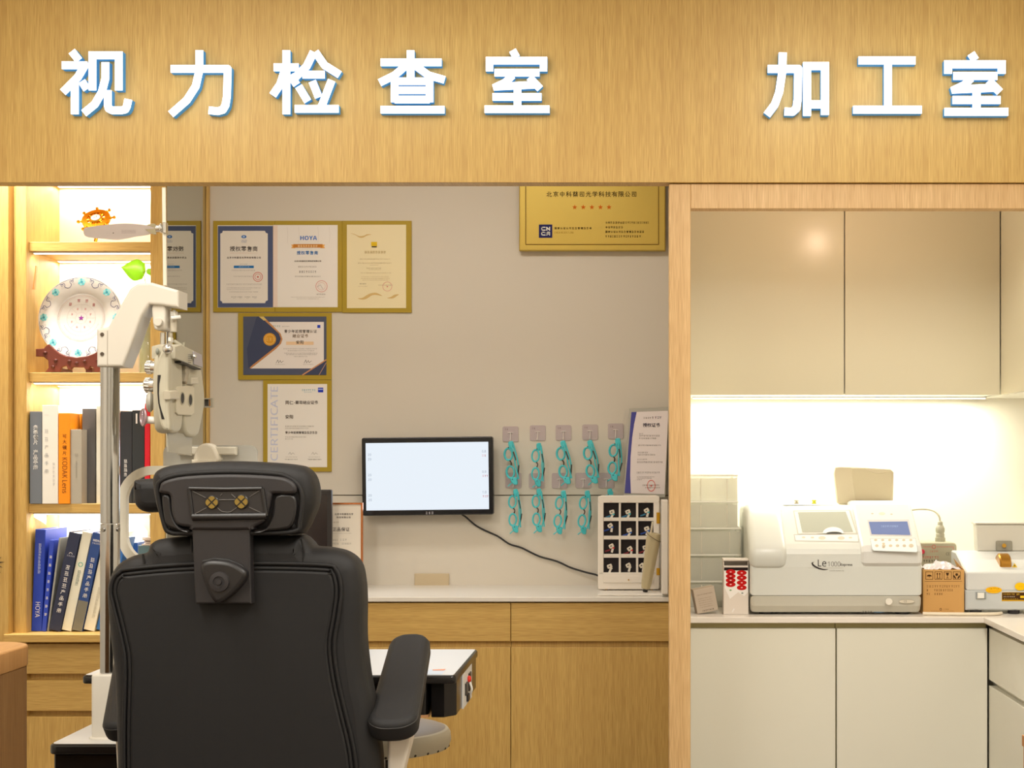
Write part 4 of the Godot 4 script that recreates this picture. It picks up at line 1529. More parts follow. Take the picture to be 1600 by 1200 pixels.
	for q in [[260.0, 514.0, 370.0, 11.0], [235.0, 564.0, 420.0, 13.0], [385.0, 592.0, 100.0, 7.0], [340.0, 628.0, 190.0, 12.0], [370.0, 648.0, 150.0, 9.0], [270.0, 688.0, 370.0, 10.0], [280.0, 736.0, 340.0, 9.0], [270.0, 757.0, 360.0, 9.0], [290.0, 778.0, 320.0, 9.0]]:
		b.pline(q[0], q[1], q[2], q[3], rgb(196, 176, 136), 3)
	b.pline(258, 822, 76, 12, rgb(120, 110, 90), 3)
	b.pline(240, 856, 115, 8, rgb(180, 166, 136), 3)
	b.pline(490, 840, 180, 10, rgb(160, 140, 120), 4)
	b.pring(602, 862, 60, 6, rgb(226, 166, 150), 3, 26)
	b.pstar(602, 862, 14, rgb(220, 140, 130), 3)
	b.ppoly(smooth2(PackedVector2Array([Vector2(140, 196), Vector2(190, 204), Vector2(250, 232), Vector2(310, 226), Vector2(350, 208), Vector2(405, 212), Vector2(350, 224), Vector2(300, 250), Vector2(255, 250), Vector2(200, 216)]), 3), gw, 3)
	b.ppoly(smooth2(PackedVector2Array([Vector2(232, 1008), Vector2(290, 1004), Vector2(360, 960), Vector2(430, 940), Vector2(480, 946), Vector2(540, 980), Vector2(470, 968), Vector2(410, 972), Vector2(340, 1016), Vector2(280, 1024)]), 3), gw, 3)
	b.ppoly(smooth2(PackedVector2Array([Vector2(598, 1006), Vector2(650, 990), Vector2(690, 964), Vector2(748, 960), Vector2(720, 980), Vector2(670, 1010)]), 3), gw, 3)
	obj("print", b, ink_mat(), t)
	# 4
	t = thing("certificate", "landscape certificate with dark blue corner and gold medal", "certificate", at(445, 594, 5.5), "certificates in mustard frames")
	board(t, 372, 489, 518, 593.5, d, 0.006, gold, "frame")
	board(t, 380, 494.5, 510, 586, d - 0.0008, 0.001, mat(rgb(74, 80, 104), 0.6), "sheet")
	var zk := 200.0 / 923.0
	b = pb(t, Vector3(0, 0, z), Vector3(0, 0, 1), 360, 480, zk)
	b.ppoly(PackedVector2Array([Vector2(280, 106), Vector2(674, 106), Vector2(674, 442), Vector2(144, 442), Vector2(280, 330)]), rgb(236, 228, 222), 1)
	b.ppoly(PackedVector2Array([Vector2(206, 68), Vector2(240, 68), Vector2(362, 190), Vector2(376, 230), Vector2(366, 262), Vector2(330, 300), Vector2(146, 444), Vector2(140, 436), Vector2(300, 280)]), rgb(196, 140, 90), 2)
	b.ppoly(PackedVector2Array([Vector2(190, 68), Vector2(216, 68), Vector2(350, 190), Vector2(364, 228), Vector2(352, 262), Vector2(316, 294), Vector2(130, 440), Vector2(120, 300)]), rgb(70, 76, 102), 3)
	b.ppoly(PackedVector2Array([Vector2(206, 68), Vector2(240, 68), Vector2(262, 92), Vector2(240, 96)]), rgb(220, 196, 120), 4)
	b.pdisc(284, 232, 46, rgb(222, 160, 58), 4, 24)
	b.pring(284, 232, 36, 4, rgb(240, 196, 110), 5, 20)
	b.pline(258, 222, 52, 20, rgb(240, 200, 120), 5)
	b.ppoly(PackedVector2Array([Vector2(520, 488), Vector2(690, 376), Vector2(690, 488)]), rgb(70, 76, 102), 3)
	b.pstroke(PackedVector2Array([Vector2(522, 488), Vector2(690, 380)]), 9, rgb(206, 150, 110), 4)
	b.pstroke(PackedVector2Array([Vector2(640, 488), Vector2(690, 402)]), 4, rgb(206, 160, 130), 4)
	b.pline(306, 132, 46, 12, rgb(120, 150, 150), 2)
	b.pline(372, 136, 52, 7, gr, 2)
	b.prect(627, 128, 22, 22, rgb(48, 72, 190), 2)
	b.pcn(GLYPH, "青少年近视管理认证", 388, 162, 24, txt, 0.12, 3, 1.1)
	b.pcn(GLYPH, "结业证书", 448, 194, 26, rgb(150, 128, 110), 0.12, 3, 1.12)
	b.prect(402, 248, 198, 24, rgb(240, 206, 166), 2)
	b.pcn(GLYPH, "安阳", 474, 240, 26, txt, 0.13, 3, 1.1)
	for q in [[384.0, 296.0, 236.0], [414.0, 310.0, 186.0], [388.0, 328.0, 240.0], [404.0, 338.0, 220.0], [458.0, 352.0, 92.0]]:
		b.pline(q[0], q[1], q[2], 8, gr, 2)
	for x in [330.0, 532.0]:
		b.pstroke(PackedVector2Array([Vector2(x, 402), Vector2(x + 12, 380), Vector2(x + 18, 402), Vector2(x + 30, 384), Vector2(x + 36, 400), Vector2(x + 52, 388)]), 3, txt, 2)
		b.pline(x - 6, 410, 70, 6, gr, 2)
	obj("print", b, ink_mat(), t)
	# 5
	t = thing("certificate", "tall white certificate with CERTIFICATE running up its side, lowest on the wall", "certificate", at(465, 737, 5.5), "certificates in mustard frames")
	board(t, 411, 594, 518, 737, d, 0.006, gold, "frame")
	board(t, 418, 600, 511, 730, d - 0.0008, 0.001, paper, "sheet")
	b = pb(t, Vector3(0, 0, z), Vector3(0, 0, 1), 360, 480, zk)
	b.plat("CERTIFICATE", 318, 1112, 68, rgb(200, 203, 226), 2, false, -PI / 2, 1.42)
	b.pline(516, 592, 90, 12, rgb(120, 180, 200), 2)
	b.pline(530, 610, 60, 6, rgb(150, 190, 210), 2)
	b.prect(632, 580, 38, 34, rgb(40, 60, 190), 2)
	b.prect(634, 588, 34, 8, rgb(180, 196, 236), 3)
	b.pcn(GLYPH, "同仁", 396, 674, 28, txt, 0.13, 2, 1.06)
	b.prect(458, 688, 8, 3, txt, 2)
	b.pcn(GLYPH, "蔡司结业证书", 468, 674, 26, txt, 0.13, 2, 1.06)
	b.pcn(GLYPH, "安阳", 396, 776, 28, txt, 0.13, 2, 1.06)
	b.pline(396, 854, 212, 9, gr, 2)
	b.pline(396, 870, 170, 8, gr, 2)
	b.pcn(GLYPH, "青少年近视管理#####", 396, 895, 18, txt, 0.15, 2, 1.08)
	b.pline(396, 932, 150, 8, gr, 2)
	b.pline(396, 946, 50, 8, gr, 2)
	for x in [420.0, 586.0]:
		b.pstroke(PackedVector2Array([Vector2(x, 1060), Vector2(x + 10, 1046), Vector2(x + 18, 1062), Vector2(x + 30, 1050), Vector2(x + 42, 1060)]), 2.5, gr, 2)
		b.pline(x - 24, 1078, 84, 5, gr, 2)
		b.pline(x - 26, 1094, 92, 8, txt, 2)
	obj("print", b, ink_mat(), t)
	# gold plaque
	var pd := 5.47
	t = thing("plaque", "large gold metal plaque with five orange stars below the fascia", "plaque", at(925, 392, pd))
	var brass := mat(rgb(200, 174, 84), 0.42, 0.5)
	b = wb(t)
	b.prism(rrect(xa(1040, pd) - xa(811, pd), 0.42, 0.002, 2, Vector2((xa(1040, pd) + xa(811, pd)) / 2.0, ya(392, pd) + 0.21)), -pd - 0.02, -pd, 0.004, 0.001, 2)
	obj("plate", b, brass, t)
	b = wb(t)
	var fx0 := xa(821.5, pd)
	var fx1 := xa(1029, pd)
	var fy := ya(382, pd)
	var pr := -pd + 0.001
	for q in [[Vector3(fx0, fy, pr), Vector3(fx1, fy, pr)], [Vector3(fx0, fy, pr), Vector3(fx0, fy + 0.38, pr)], [Vector3(fx1, fy, pr), Vector3(fx1, fy + 0.38, pr)], [Vector3(fx0, fy + 0.38, pr), Vector3(fx1, fy + 0.38, pr)]]:
		b.rod(q[0], q[1], 0.0016, 6)
	obj("inner_border", b, mat(rgb(120, 88, 24), 0.4, 0.5), t)
	b = pb(t, Vector3(0, 0, -pd + 0.0005), Vector3(0, 0, 1), 780, 280, 0.2)
	var bk := rgb(52, 40, 14)
	b.pcn(GLYPH, "北京中科蔡司光学科技有限公司", 368, 94, 46, bk, 0.09, 1, 1.108)
	for k in 5:
		b.pstar(590 + k * 67.0, 219, 21, rgb(214, 108, 22), 1)
	b.prect(310, 354, 105, 104, rgb(40, 40, 96), 1)
	var wt := rgb(238, 236, 226)
	for q in [[328, 372, 34, 8], [328, 372, 8, 30], [328, 394, 34, 8], [368, 372, 8, 30], [390, 372, 8, 30], [328, 410, 8, 30], [328, 410, 34, 8], [328, 432, 34, 8], [354, 410, 8, 12], [368, 410, 8, 30], [390, 410, 8, 30], [368, 410, 28, 8], [368, 424, 28, 7]]:
		b.prect(q[0], q[1], q[2], q[3], wt, 2)
	b.pstroke(PackedVector2Array([Vector2(371, 376), Vector2(394, 398)]), 8, wt, 2.5)
	b.pcn(GLYPH, "国家认证认可##管理##会", 432, 374, 18, bk, 0.11, 1, 1.26)
	b.plat("CNCA-R-2017-298", 430, 418, 19, rgb(150, 116, 40), 1)
	b.pcn(GLYPH, "公司####业#", 830, 331, 17, bk, 0.11, 1, 1.12)
	b.pline(985, 333, 180, 14, bk, 1)
	b.pcn(GLYPH, "本证书####", 830, 367, 17, bk, 0.11, 1, 1.18)
	b.pcn(GLYPH, "国家认证认可##管理##会##", 830, 402, 17, bk, 0.11, 1, 1.2)
	b.pline(830, 440, 270, 15, bk, 1)
	obj("lettering", b, ink_mat(), t)
	# leaning certificate in a clear holder at the right
	var ln := Vector3(0.02, 0.06, 1).normalized()
	t = thing("certificate_holder", "leaning certificate with purple edge in a clear grey holder above the display case", "certificate", at(1008, 778, 5.4))
	b = wb(t)
	b.prism(outline("165 60 592 42 600 120 560 1040 100 1032", 960, 630, 100.0 / 706.0, 5.44), -5.45, -5.44, 0.001, 0.0, 1, 0)
	obj("holder", b, mat(rgb(176, 172, 160), 0.3), t)
	b = wb(t)
	b.prism(outline("188 98 590 84 592 140 552 1004 112 992", 960, 630, 100.0 / 706.0, 5.439), -5.4398, -5.439)
	obj("sheet", b, mat(rgb(234, 224, 222), 0.6), t)
	b = pb(t, Vector3(0, 0, -5.439), Vector3(0, 0, 1), 960, 630, 100.0 / 706.0)
	b.ppoly(PackedVector2Array([Vector2(188, 98), Vector2(246, 96), Vector2(218, 230), Vector2(196, 380), Vector2(178, 600), Vector2(174, 800), Vector2(182, 994), Vector2(112, 992)]), rgb(84, 84, 156), 1)
	b.pline(322, 154, 84, 18, txt, 2)
	b.pline(416, 148, 92, 24, rgb(90, 80, 100), 2)
	b.pcn(GLYPH, "授权证书", 314, 218, 46, rgb(84, 78, 92), 0.12, 2, 1.04)
	for q in [[276, 332, 36, 12], [274, 352, 214, 16], [272, 380, 184, 16], [264, 458, 252, 14], [258, 538, 104, 14], [258, 562, 182, 14], [252, 614, 106, 13], [250, 642, 280, 17], [246, 758, 246, 16], [250, 808, 186, 8], [250, 824, 160, 8], [250, 840, 46, 8], [310, 898, 190, 15], [340, 926, 156, 13]]:
		b.pline(q[0], q[1], q[2], q[3], txt, 2)
	b.pring(406, 910, 46, 6, rgb(226, 110, 96), 3, 24, 1.4)
	b.pstar(406, 910, 14, rgb(214, 70, 60), 3)
	obj("print", b, ink_mat(), t)
	# copper-framed notice standing on the worktop, partly behind the chair
	t = thing("framed_notice", "white notice in a thin copper frame standing behind the office chair", "framed notice", at(500, 930, 5.3))
	var nd := 5.3
	b = wb(t)
	b.span(at(440, 788, nd), Vector3(xa(564, nd), 0.7575, -nd - 0.006))
	obj("sheet", b, mat(rgb(226, 216, 200), 0.5), t)
	b = wb(t)
	var ny := ya(788, nd)
	b.span(Vector3(xa(437, nd), ny + 0.006, -nd + 0.004), Vector3(xa(567, nd), ny, -nd - 0.008), 0.001)
	b.span(Vector3(xa(564, nd), ny, -nd + 0.004), Vector3(xa(567, nd), 0.7575, -nd - 0.008), 0.001)
	b.span(Vector3(xa(437, nd), ny, -nd + 0.004), Vector3(xa(440, nd), 0.7575, -nd - 0.008), 0.001)
	obj("frame", b, mat(rgb(222, 140, 84), 0.25, 0.8), t)
	b = pb(t, Vector3(0, 0, -nd), Vector3(0, 0, 1), 470, 750, 110.0 / 660.0)
	b.pcn(GLYPH, "北京中科蔡司光学", 318, 310, 20, txt, 0.13, 1, 1.1)
	b.pcn(GLYPH, "科技有限公司", 336, 340, 20, txt, 0.13, 1, 1.12)
	b.pline(292, 390, 66, 14, rgb(170, 150, 130), 1)
	b.pcn(GLYPH, "正品保证", 298, 444, 38, txt, 0.12, 1, 1.06)
	b.pline(292, 496, 184, 6, gr, 1)
	b.pline(284, 556, 60, 14, gr, 1)
	b.pline(370, 552, 62, 18, gr, 1)
	b.pline(282, 590, 66, 14, gr, 1)
	b.pline(384, 590, 90, 14, gr, 1)
	obj("print", b, ink_mat(), t)
	# dark desktop monitor behind the headrest
	t = thing("desk_monitor", "black desktop monitor standing behind the headrest", "monitor", at(430, 930, 5.24))
	b = wb(t)
	b.prism(rrect(xa(518, 5.2) - xa(330, 5.2), ya(765, 5.2) - ya(872, 5.2), 0.006, 3, Vector2((xa(518, 5.2) + xa(330, 5.2)) / 2.0, (ya(765, 5.2) + ya(872, 5.2)) / 2.0)), -5.225, -5.2, 0.003, 0.006, 2)
	obj("housing", b, mat(rgb(38, 34, 34), 0.35), t)
	b = wb(t)
	b.span(at(337, 772, 5.1995), at(511, 866, 5.2), 0.0)
	obj("screen", b, mat(rgb(44, 38, 38), 0.12), t)
	b = wb(t)
	b.span(Vector3(xa(424, 5.2) - 0.03, ya(850, 5.2), -5.226), Vector3(xa(424, 5.2) + 0.03, 0.765, -5.245), 0.002)
	b.span(Vector3(xa(424, 5.2) - 0.11, 0.768, -5.16), Vector3(xa(424, 5.2) + 0.11, 0.7575, -5.28), 0.002)
	obj("stand", b, mat(rgb(34, 32, 32), 0.4), t)

# ---------------------------------------------------------------- wall monitor and its cable
func build_monitor() -> void:
	var d := 5.42
	var c := at(668, 744, d)
	var t := thing("wall_monitor", "wall-mounted black monitor with a bright white vision chart screen", "monitor", c)
	t.rotation.z = 0.0115
	var w := xa(771, d) - xa(566, d)
	var h := ya(683, d) - ya(805, d)
	var b := B.new()
	b.prism(rrect(w, h, 0.008, 4), -0.05, 0.0, 0.004, 0.008, 3)
	obj("bezel", b, mat(rgb(24, 24, 28), 0.2), t)
	b = B.new()
	b.box(Vector3(0, 0, -0.065), Vector3(0.2, 0.2, 0.03))
	obj("wall_mount", b, mat(rgb(30, 30, 30), 0.5), t)
	var k := 520.0 / 1600.0 * d / F
	# screen, lit
	b = B.new()
	var sx0 := (98.0 - 394.0) * k
	var sx1 := (688.0 - 394.0) * k
	var sy0 := (320.0 - 158.0) * k
	var sy1 := (320.0 - 482.0) * k
	b.span(Vector3(sx0, sy0, 0.0003), Vector3(sx1, sy1, -0.001))
	obj("screen", b, glow(Color(0.93, 0.965, 1.0), 0.95), t)
	b = B.new()
	b.flat_local = true
	b.zk = k
	b.zx = -394.0 * k
	b.zy = 320.0 * k
	b.pp = Vector3(0, 0, 0.0004)
	var faint := rgb(150, 170, 205)
	for y in [208.0, 306.0, 404.0]:
		for m in 2:
			b.plat("20", 108, y + 6 + m * 22, 15, faint, 1)
	var val := ["0.8", "0.9", "1.0"]
	for m in 3:
		b.plat(val[m], 656, 204 + m * 98.0, 15, faint, 1)
		b.pline(658, 220 + m * 98.0, 22, 9, rgb(226, 150, 170), 1)
	obj("screen_marks", b, ink_mat(), t)
	b = B.new()
	b.flat_local = true
	b.zk = k
	b.zx = -394.0 * k
	b.zy = 320.0 * k
	b.pp = Vector3(0, 0, 0.0003)
	b.pline(384, 492, 34, 11, rgb(200, 196, 200), 1)
	obj("maker_mark", b, ink_mat(), t)
	area_light(c + Vector3(0, 0, 0.006), Vector3(0, 0, 1), Vector2(sx1 - sx0, sy0 - sy1), 0.10, Color(0.9, 0.95, 1.0))
	# cable
	var line := PackedVector3Array()
	for q in [[722, 804, 5.45], [728, 808, 5.47], [742, 820, 5.49], [756, 828, 5.492], [778, 838, 5.492], [796, 850, 5.492], [815, 856, 5.492], [842, 869, 5.492], [870, 877, 5.492], [892, 887, 5.492], [915, 894, 5.49], [936, 900, 5.485], [960, 915, 5.46]]:
		line.append(at(q[0], q[1], q[2]))
	b = B.new()
	b.tube(smooth3(line, 5), 0.0035, 8)
	tag(obj("monitor_cable", b, mat(rgb(24, 22, 22), 0.5)), "black cable running from the wall monitor down to the display case", "cable")

# ---------------------------------------------------------------- turquoise trial frames on wall hooks
func build_spectacles() -> void:
	var teal := mat(rgb(74, 196, 204), 0.35)
	var dark := mat(rgb(52, 42, 36), 0.4)
	var k := 210.0 / 1326.0
	var d := 5.46
	var m := k * d / F
	var specs := [[112, 245, 0.06, 1.0, "top row, first from the monitor"], [385, 262, -0.05, 1.0, "top row, second from the monitor"], [625, 240, 0.08, 1.0, "top row, third from the monitor"], [890, 235, 0.09, 1.0, "top row, fourth from the monitor"], [1170, 215, -0.12, 0.98, "top row, nearest the leaning certificate"], [155, 715, -0.03, 1.0, "bottom row, first from the monitor"], [385, 710, -0.02, 1.0, "bottom row, second from the monitor"], [630, 730, -0.14, 1.0, "bottom row, third from the monitor"], [865, 730, -0.13, 1.0, "bottom row, fourth from the monitor"], [1085, 712, -0.03, 1.0, "bottom row, mostly hidden by the display case"]]
	var plates := [[112, 178], [380, 168], [634, 165], [897, 160], [1150, 150], [140, 635], [370, 640], [597, 638], [830, 636], [1057, 636]]
	# build one pair of glasses hanging by one temple
	var proto: Node3D
	for i in specs.size():
		var s: Array = specs[i]
		var where := at(780 + s[0] * k, 650 + s[1] * k, d)
		var lab := "turquoise children's glasses hanging on a wall hook, " + str(s[4])
		if proto == null:
			proto = thing("spectacles", lab, "glasses", where, "turquoise glasses on the wall hooks")
			# coordinates in drawing units from the hanging point, y down
			for q in [[-28.0, 132.0, 46.0, 66.0], [-18.0, 308.0, 46.0, 66.0]]:
				var ring := PackedVector3Array()
				for a in 28:
					var t := TAU * a / 28.0
					ring.append(Vector3((q[0] + cos(t) * q[2] * 0.84) * m, -(q[1] + sin(t) * q[3] * 0.88) * m, 0.004 + 0.004 * cos(t)))
				var b := B.new()
				b.tube(ring, 10.0 * m, 8, true, 1.3)
				obj("rim", b, teal, proto)
			var b := B.new()
			b.tube(smooth3(PackedVector3Array([Vector3(-22 * m, -192 * m, 0.006), Vector3(-8 * m, -206 * m, 0.012), Vector3(-4 * m, -224 * m, 0.012), Vector3(-8 * m, -246 * m, 0.006)]), 4), 6.5 * m, 6)
			obj("bridge", b, dark, proto)
			# hinges
			b = B.new()
			b.prism(smooth2(PackedVector2Array([Vector2(-20, -8), Vector2(26, -2), Vector2(34, -40), Vector2(30, -78), Vector2(-12, -80), Vector2(-26, -40)]), 3), -0.004, 0.008, 0.002, 0.002, 2)
			b = B.new()
			var hp := PackedVector2Array()
			for v in [Vector2(-18, -10), Vector2(22, -4), Vector2(30, -40), Vector2(24, -76), Vector2(-10, -78), Vector2(-22, -40)]:
				hp.append(v * m)
			b.prism(smooth2(hp, 3), 0.0, 0.012, 0.003, 0.002, 2)
			obj("hinge", b, teal, proto)
			b = B.new()
			hp = PackedVector2Array()
			for v in [Vector2(-16, -368), Vector2(36, -366), Vector2(48, -420), Vector2(36, -436), Vector2(4, -430), Vector2(-20, -396)]:
				hp.append(v * m)
			b.prism(smooth2(hp, 3), 0.0, 0.012, 0.003, 0.002, 2)
			obj("hinge", b, teal, proto)
			for q in [[-22.0, 64.0], [-2.0, 378.0]]:
				b = B.new()
				b.ball(Vector3(q[0] * m, -q[1] * m, 0.012), Vector3.ONE * 6.0 * m, 8)
				obj("screw", b, dark, proto)
			# folded temples
			for q in [[26.0, 30.0, 60.0, 190.0, 44.0, 380.0, 0.012], [14.0, 50.0, 34.0, 160.0, 62.0, 380.0, 0.022]]:
				b = B.new()
				b.tube(smooth3(PackedVector3Array([Vector3(q[0] * m, -q[1] * m, q[6]), Vector3(q[2] * m, -q[3] * m, q[6] + 0.004), Vector3(q[2] * m + 4 * m, -(q[3] + 80) * m, q[6] + 0.004), Vector3(q[4] * m, -q[5] * m, q[6])]), 5), 8.0 * m, 6)
				var tp := obj("temple", b, teal, proto)
				b = B.new()
				if q[6] > 0.02:
					b.tube(PackedVector3Array([Vector3(26 * m, -110 * m, 0.027), Vector3(38 * m, -155 * m, 0.028), Vector3(46 * m, -195 * m, 0.028)]), 6.5 * m, 6)
				else:
					b.tube(PackedVector3Array([Vector3(72 * m, -245 * m, 0.022), Vector3(66 * m, -290 * m, 0.022), Vector3(58 * m, -345 * m, 0.02)]), 6.5 * m, 6)
				obj("grip", b, dark, tp)
			b = B.new()
			b.tube(PackedVector3Array([Vector3(10 * m, -400 * m, 0.008), Vector3(-24 * m, -424 * m, 0.008), Vector3(-50 * m, -446 * m, 0.008)]), 6.0 * m, 6)
			obj("ear_strap", b, teal, proto)
			proto.rotation.z = s[2]
		else:
			var o: Node3D = proto.duplicate()
			o.name = "spectacles"
			add_child(o, true)
			o.position = where
			o.rotation = Vector3(0, (0.35 if i in [1, 5, 6, 7, 8, 9] else 0.0), s[2])
			o.scale = Vector3((0.86 if i in [1, 5, 6, 7, 8, 9] else 1.0), s[3], 1.0)
			o.set_meta("label", lab)
	var ph := rgb(206, 190, 190)
	var film := StandardMaterial3D.new()
	film.albedo_color = Color(ph, 0.8)
	film.transparency = BaseMaterial3D.TRANSPARENCY_ALPHA
	film.roughness = 0.3
	for i in plates.size():
		var c := at(780 + plates[i][0] * k, 650 + plates[i][1] * k, 5.497)
		var t := thing("adhesive_hook", "translucent adhesive hook plate holding glasses in the " + str(specs[i][4]), "hook", c, "adhesive hooks on the wall")
		var b := B.new()
		b.prism(rrect(0.0615, 0.0605, 0.007, 4), -0.003, 0.0, 0.0005, 0.0)
		obj("plate", b, film, t)
		b = B.new()
		b.tube(smooth3(PackedVector3Array([Vector3(-0.010, 0.004, 0.001), Vector3(0, 0.006, 0.003), Vector3(0.010, 0.004, 0.001)]), 4), 0.0016, 6)
		b.tube(smooth3(PackedVector3Array([Vector3(0, 0.004, 0.002), Vector3(0, -0.015, 0.008), Vector3(0, -0.026, 0.02), Vector3(0.0, -0.028, 0.034), Vector3(0, -0.020, 0.038)]), 4), 0.0017, 6)
		obj("hook", b, mat(rgb(228, 220, 214), 0.3), t)
		if i < 5:
			b = B.new()
			b.flat_local = true
			b.pp = Vector3(-0.022, 0.021, 0.0001)
			b.pline(0, 0, 0.008, 0.006, rgb(130, 110, 110), 1)
			obj("pencil_mark", b, ink_mat(), t)

# ---------------------------------------------------------------- white display case with twelve samples
func build_display_case() -> void:
	var d := 5.2
	var k := 140.0 / 884.0
	var u := k * d / F     # metres per drawing unit
	var o := at(920 + 395 * k, 760 + 1040 * k, d)
	var white := mat(rgb(232, 224, 212), 0.45)
	var b := B.new()
	b.span(Vector3(xa(934, 5.06), 0.7572, -5.06), Vector3(0.111, 0.764, -5.42), 0.002)
	tag(obj("tray", b, mat(rgb(230, 224, 214), 0.4)), "flat white tray under the display case", "tray")
	o.y = 0.768
	var t := thing("display_case", "small white display case with twelve black velvet windows", "display case", o)
	# local metres: x from the case centre, y from its foot
	var X := func(z: float) -> float: return (z - 395.0) * u
	var Y := func(z: float) -> float: return (1040.0 - z) * u
	b = B.new()
	b.prism(rrect(608 * u, 922 * u, 36 * u, 5, Vector2(X.call(394.0), Y.call(579.0))), -0.12, -0.022, 0.001, 0.004, 2)
	obj("body", b, white, t)
	b = B.new()
	var cols := [[146.0, 296.0], [316.0, 466.0], [488.0, 638.0]]
	var rows := [[186.0, 332.0], [366.0, 512.0], [548.0, 692.0], [728.0, 874.0]]
	# outer frame drawn as four bars with rounded outside, then the lattice
	b.prism(rrect(608 * u, 68 * u, 20 * u, 4, Vector2(X.call(394.0), Y.call(152.0))), -0.022, 0.0, 0.002, 0.0, 2)
	b.prism(rrect(608 * u, 166 * u, 20 * u, 4, Vector2(X.call(394.0), Y.call(957.0))), -0.022, 0.0, 0.002, 0.0, 2)
	b.span(Vector3(X.call(90.0), Y.call(180.0), 0), Vector3(X.call(146.0), Y.call(890.0), -0.022), 0.002)
	b.span(Vector3(X.call(638.0), Y.call(180.0), 0), Vector3(X.call(698.0), Y.call(890.0), -0.022), 0.002)
	obj("front_frame", b, white, t)
	b = B.new()
	for x in [[296.0, 316.0], [466.0, 488.0]]:
		b.span(Vector3(X.call(x[0]), Y.call(184.0), -0.002), Vector3(X.call(x[1]), Y.call(876.0), -0.0218), 0.0005)
	for y in [[332.0, 366.0], [512.0, 548.0], [692.0, 728.0]]:
		b.span(Vector3(X.call(146.0), Y.call(y[0]), -0.003), Vector3(X.call(638.0), Y.call(y[1]), -0.0216), 0.0005)
	obj("lattice", b, white, t)
	for r in 4:
		for c in 3:
			b = B.new()
			b.span(Vector3(X.call(cols[c][0]) - 0.0005, Y.call(rows[r][0]) + 0.0005, -0.0135), Vector3(X.call(cols[c][1]) + 0.0005, Y.call(rows[r][1]) - 0.0005, -0.0217))
			obj("velvet_pad", b, mat(rgb(30, 24, 26), 0.85), t)
			b = B.new()
			b.flat_local = true
			b.pp = Vector3(X.call((cols[c][0] + cols[c][1]) / 2.0) - 0.005, Y.call(rows[r][0] - 13.0), 0.0001 if r == 0 else -0.0028)
			b.pline(0, 0, 0.009, 0.0025, rgb(214, 150, 140), 1)
			obj("number_mark", b, ink_mat(), t)
	b = B.new()
	b.span(Vector3(X.call(142.0), Y.call(906.0), 0.003), Vector3(X.call(640.0), Y.call(974.0), -0.001), 0.001)
	var dr := obj("drawer", b, white, t)
	b = B.new()
	b.ball(Vector3(X.call(392.0), Y.call(944.0), 0.006), Vector3.ONE * 0.0028, 12)
	obj("knob", b, mat(rgb(196, 150, 50), 0.25, 1.0), dr)
	b = B.new()
	for y in [[280.0, 390.0], [830.0, 900.0]]:
		b.span(Vector3(X.call(668.0), Y.call(y[0]), 0.003), Vector3(X.call(694.0), Y.call(y[1]), -0.001), 0.0008)
		b.rod(Vector3(X.call(696.0), Y.call(y[0]), 0.003), Vector3(X.call(696.0), Y.call(y[1]), 0.003), 0.0028, 10)
	obj("hinge", b, mat(rgb(206, 160, 50), 0.25, 1.0), t)
	for x in [170.0, 620.0]:
		for zz in [-0.02, -0.1]:
			b = B.new()
			b.rod(Vector3(X.call(x), -0.0038, zz), Vector3(X.call(x), 0.001, zz), 0.006, 12)
			obj("foot", b, mat(rgb(196, 150, 50), 0.3, 1.0), t)
	# door swung wide open, seen on its edge
	b = B.new()
	b.span(Vector3(X.call(712.0), Y.call(150.0), 0.19), Vector3(X.call(712.0) + 0.022, Y.call(1040.0), 0.006), 0.002)
	obj("door", b, white, t)
	# samples
	var tint := [rgb(70, 190, 200), rgb(40, 110, 206), rgb(206, 36, 44), rgb(226, 220, 206)]
	var cname := ["turquoise", "blue", "red", "white"]
	var place := ["left", "middle", "right"]
	var rown := ["top", "second", "third", "bottom"]
	var spot := [[[228, 278], [386, 276], [570, 262]], [[210, 412], [398, 458], [572, 442]], [[222, 614], [404, 640], [556, 628]], [[205, 814], [390, 804], [522, 806]]]
	for r in 4:
		for c in 3:
			var q: Array = spot[r][c]
			var where := Vector3(o.x + X.call(float(q[0])), o.y + Y.call(float(q[1])), o.z - 0.012)
			var s := thing("sample_clip", "small ivory clip with %s ribbon, %s window of the display case's %s row" % [cname[r], place[c], rown[r]], "clip", where, "clips in the display case")
			var tilt := -0.5 + 0.12 * ((r * 3 + c * 5) % 4)
			b = B.new()
			b.xf = Transform3D(Basis(Vector3(0, 0, 1), tilt + 0.75), Vector3.ZERO)
			b.prism(rrect(50 * u, 40 * u, 10 * u, 3), -0.001, 0.006, 0.0015, 0.0, 2)
			obj("head", b, mat(rgb(226, 216, 198), 0.45), s)
			b = B.new()
			b.xf = Transform3D(Basis(Vector3(0, 0, 1), tilt + 0.75), Vector3.ZERO)
			b.box(Vector3(-2 * u, 2 * u, 0.0062), Vector3(14 * u, 10 * u, 0.0012))
			obj("slot", b, mat(rgb(50, 44, 40), 0.5), s)
			b = B.new()
			b.xf = Transform3D(Basis(Vector3(0, 0, 1), tilt), Vector3.ZERO)
			b.box(Vector3(20 * u, -38 * u, 0.001), Vector3(22 * u, 46 * u, 0.004), 0.0006)
			obj("stem", b, mat(rgb(232, 226, 216), 0.45), s)
			b = B.new()
			b.xf = Transform3D(Basis(Vector3(0, 0, 1), tilt), Vector3.ZERO)
			b.box(Vector3(14 * u, -12 * u, 0.003), Vector3(40 * u, 14 * u, 0.0055), 0.0006)
			obj("collar", b, mat(tint[r], 0.4), s)
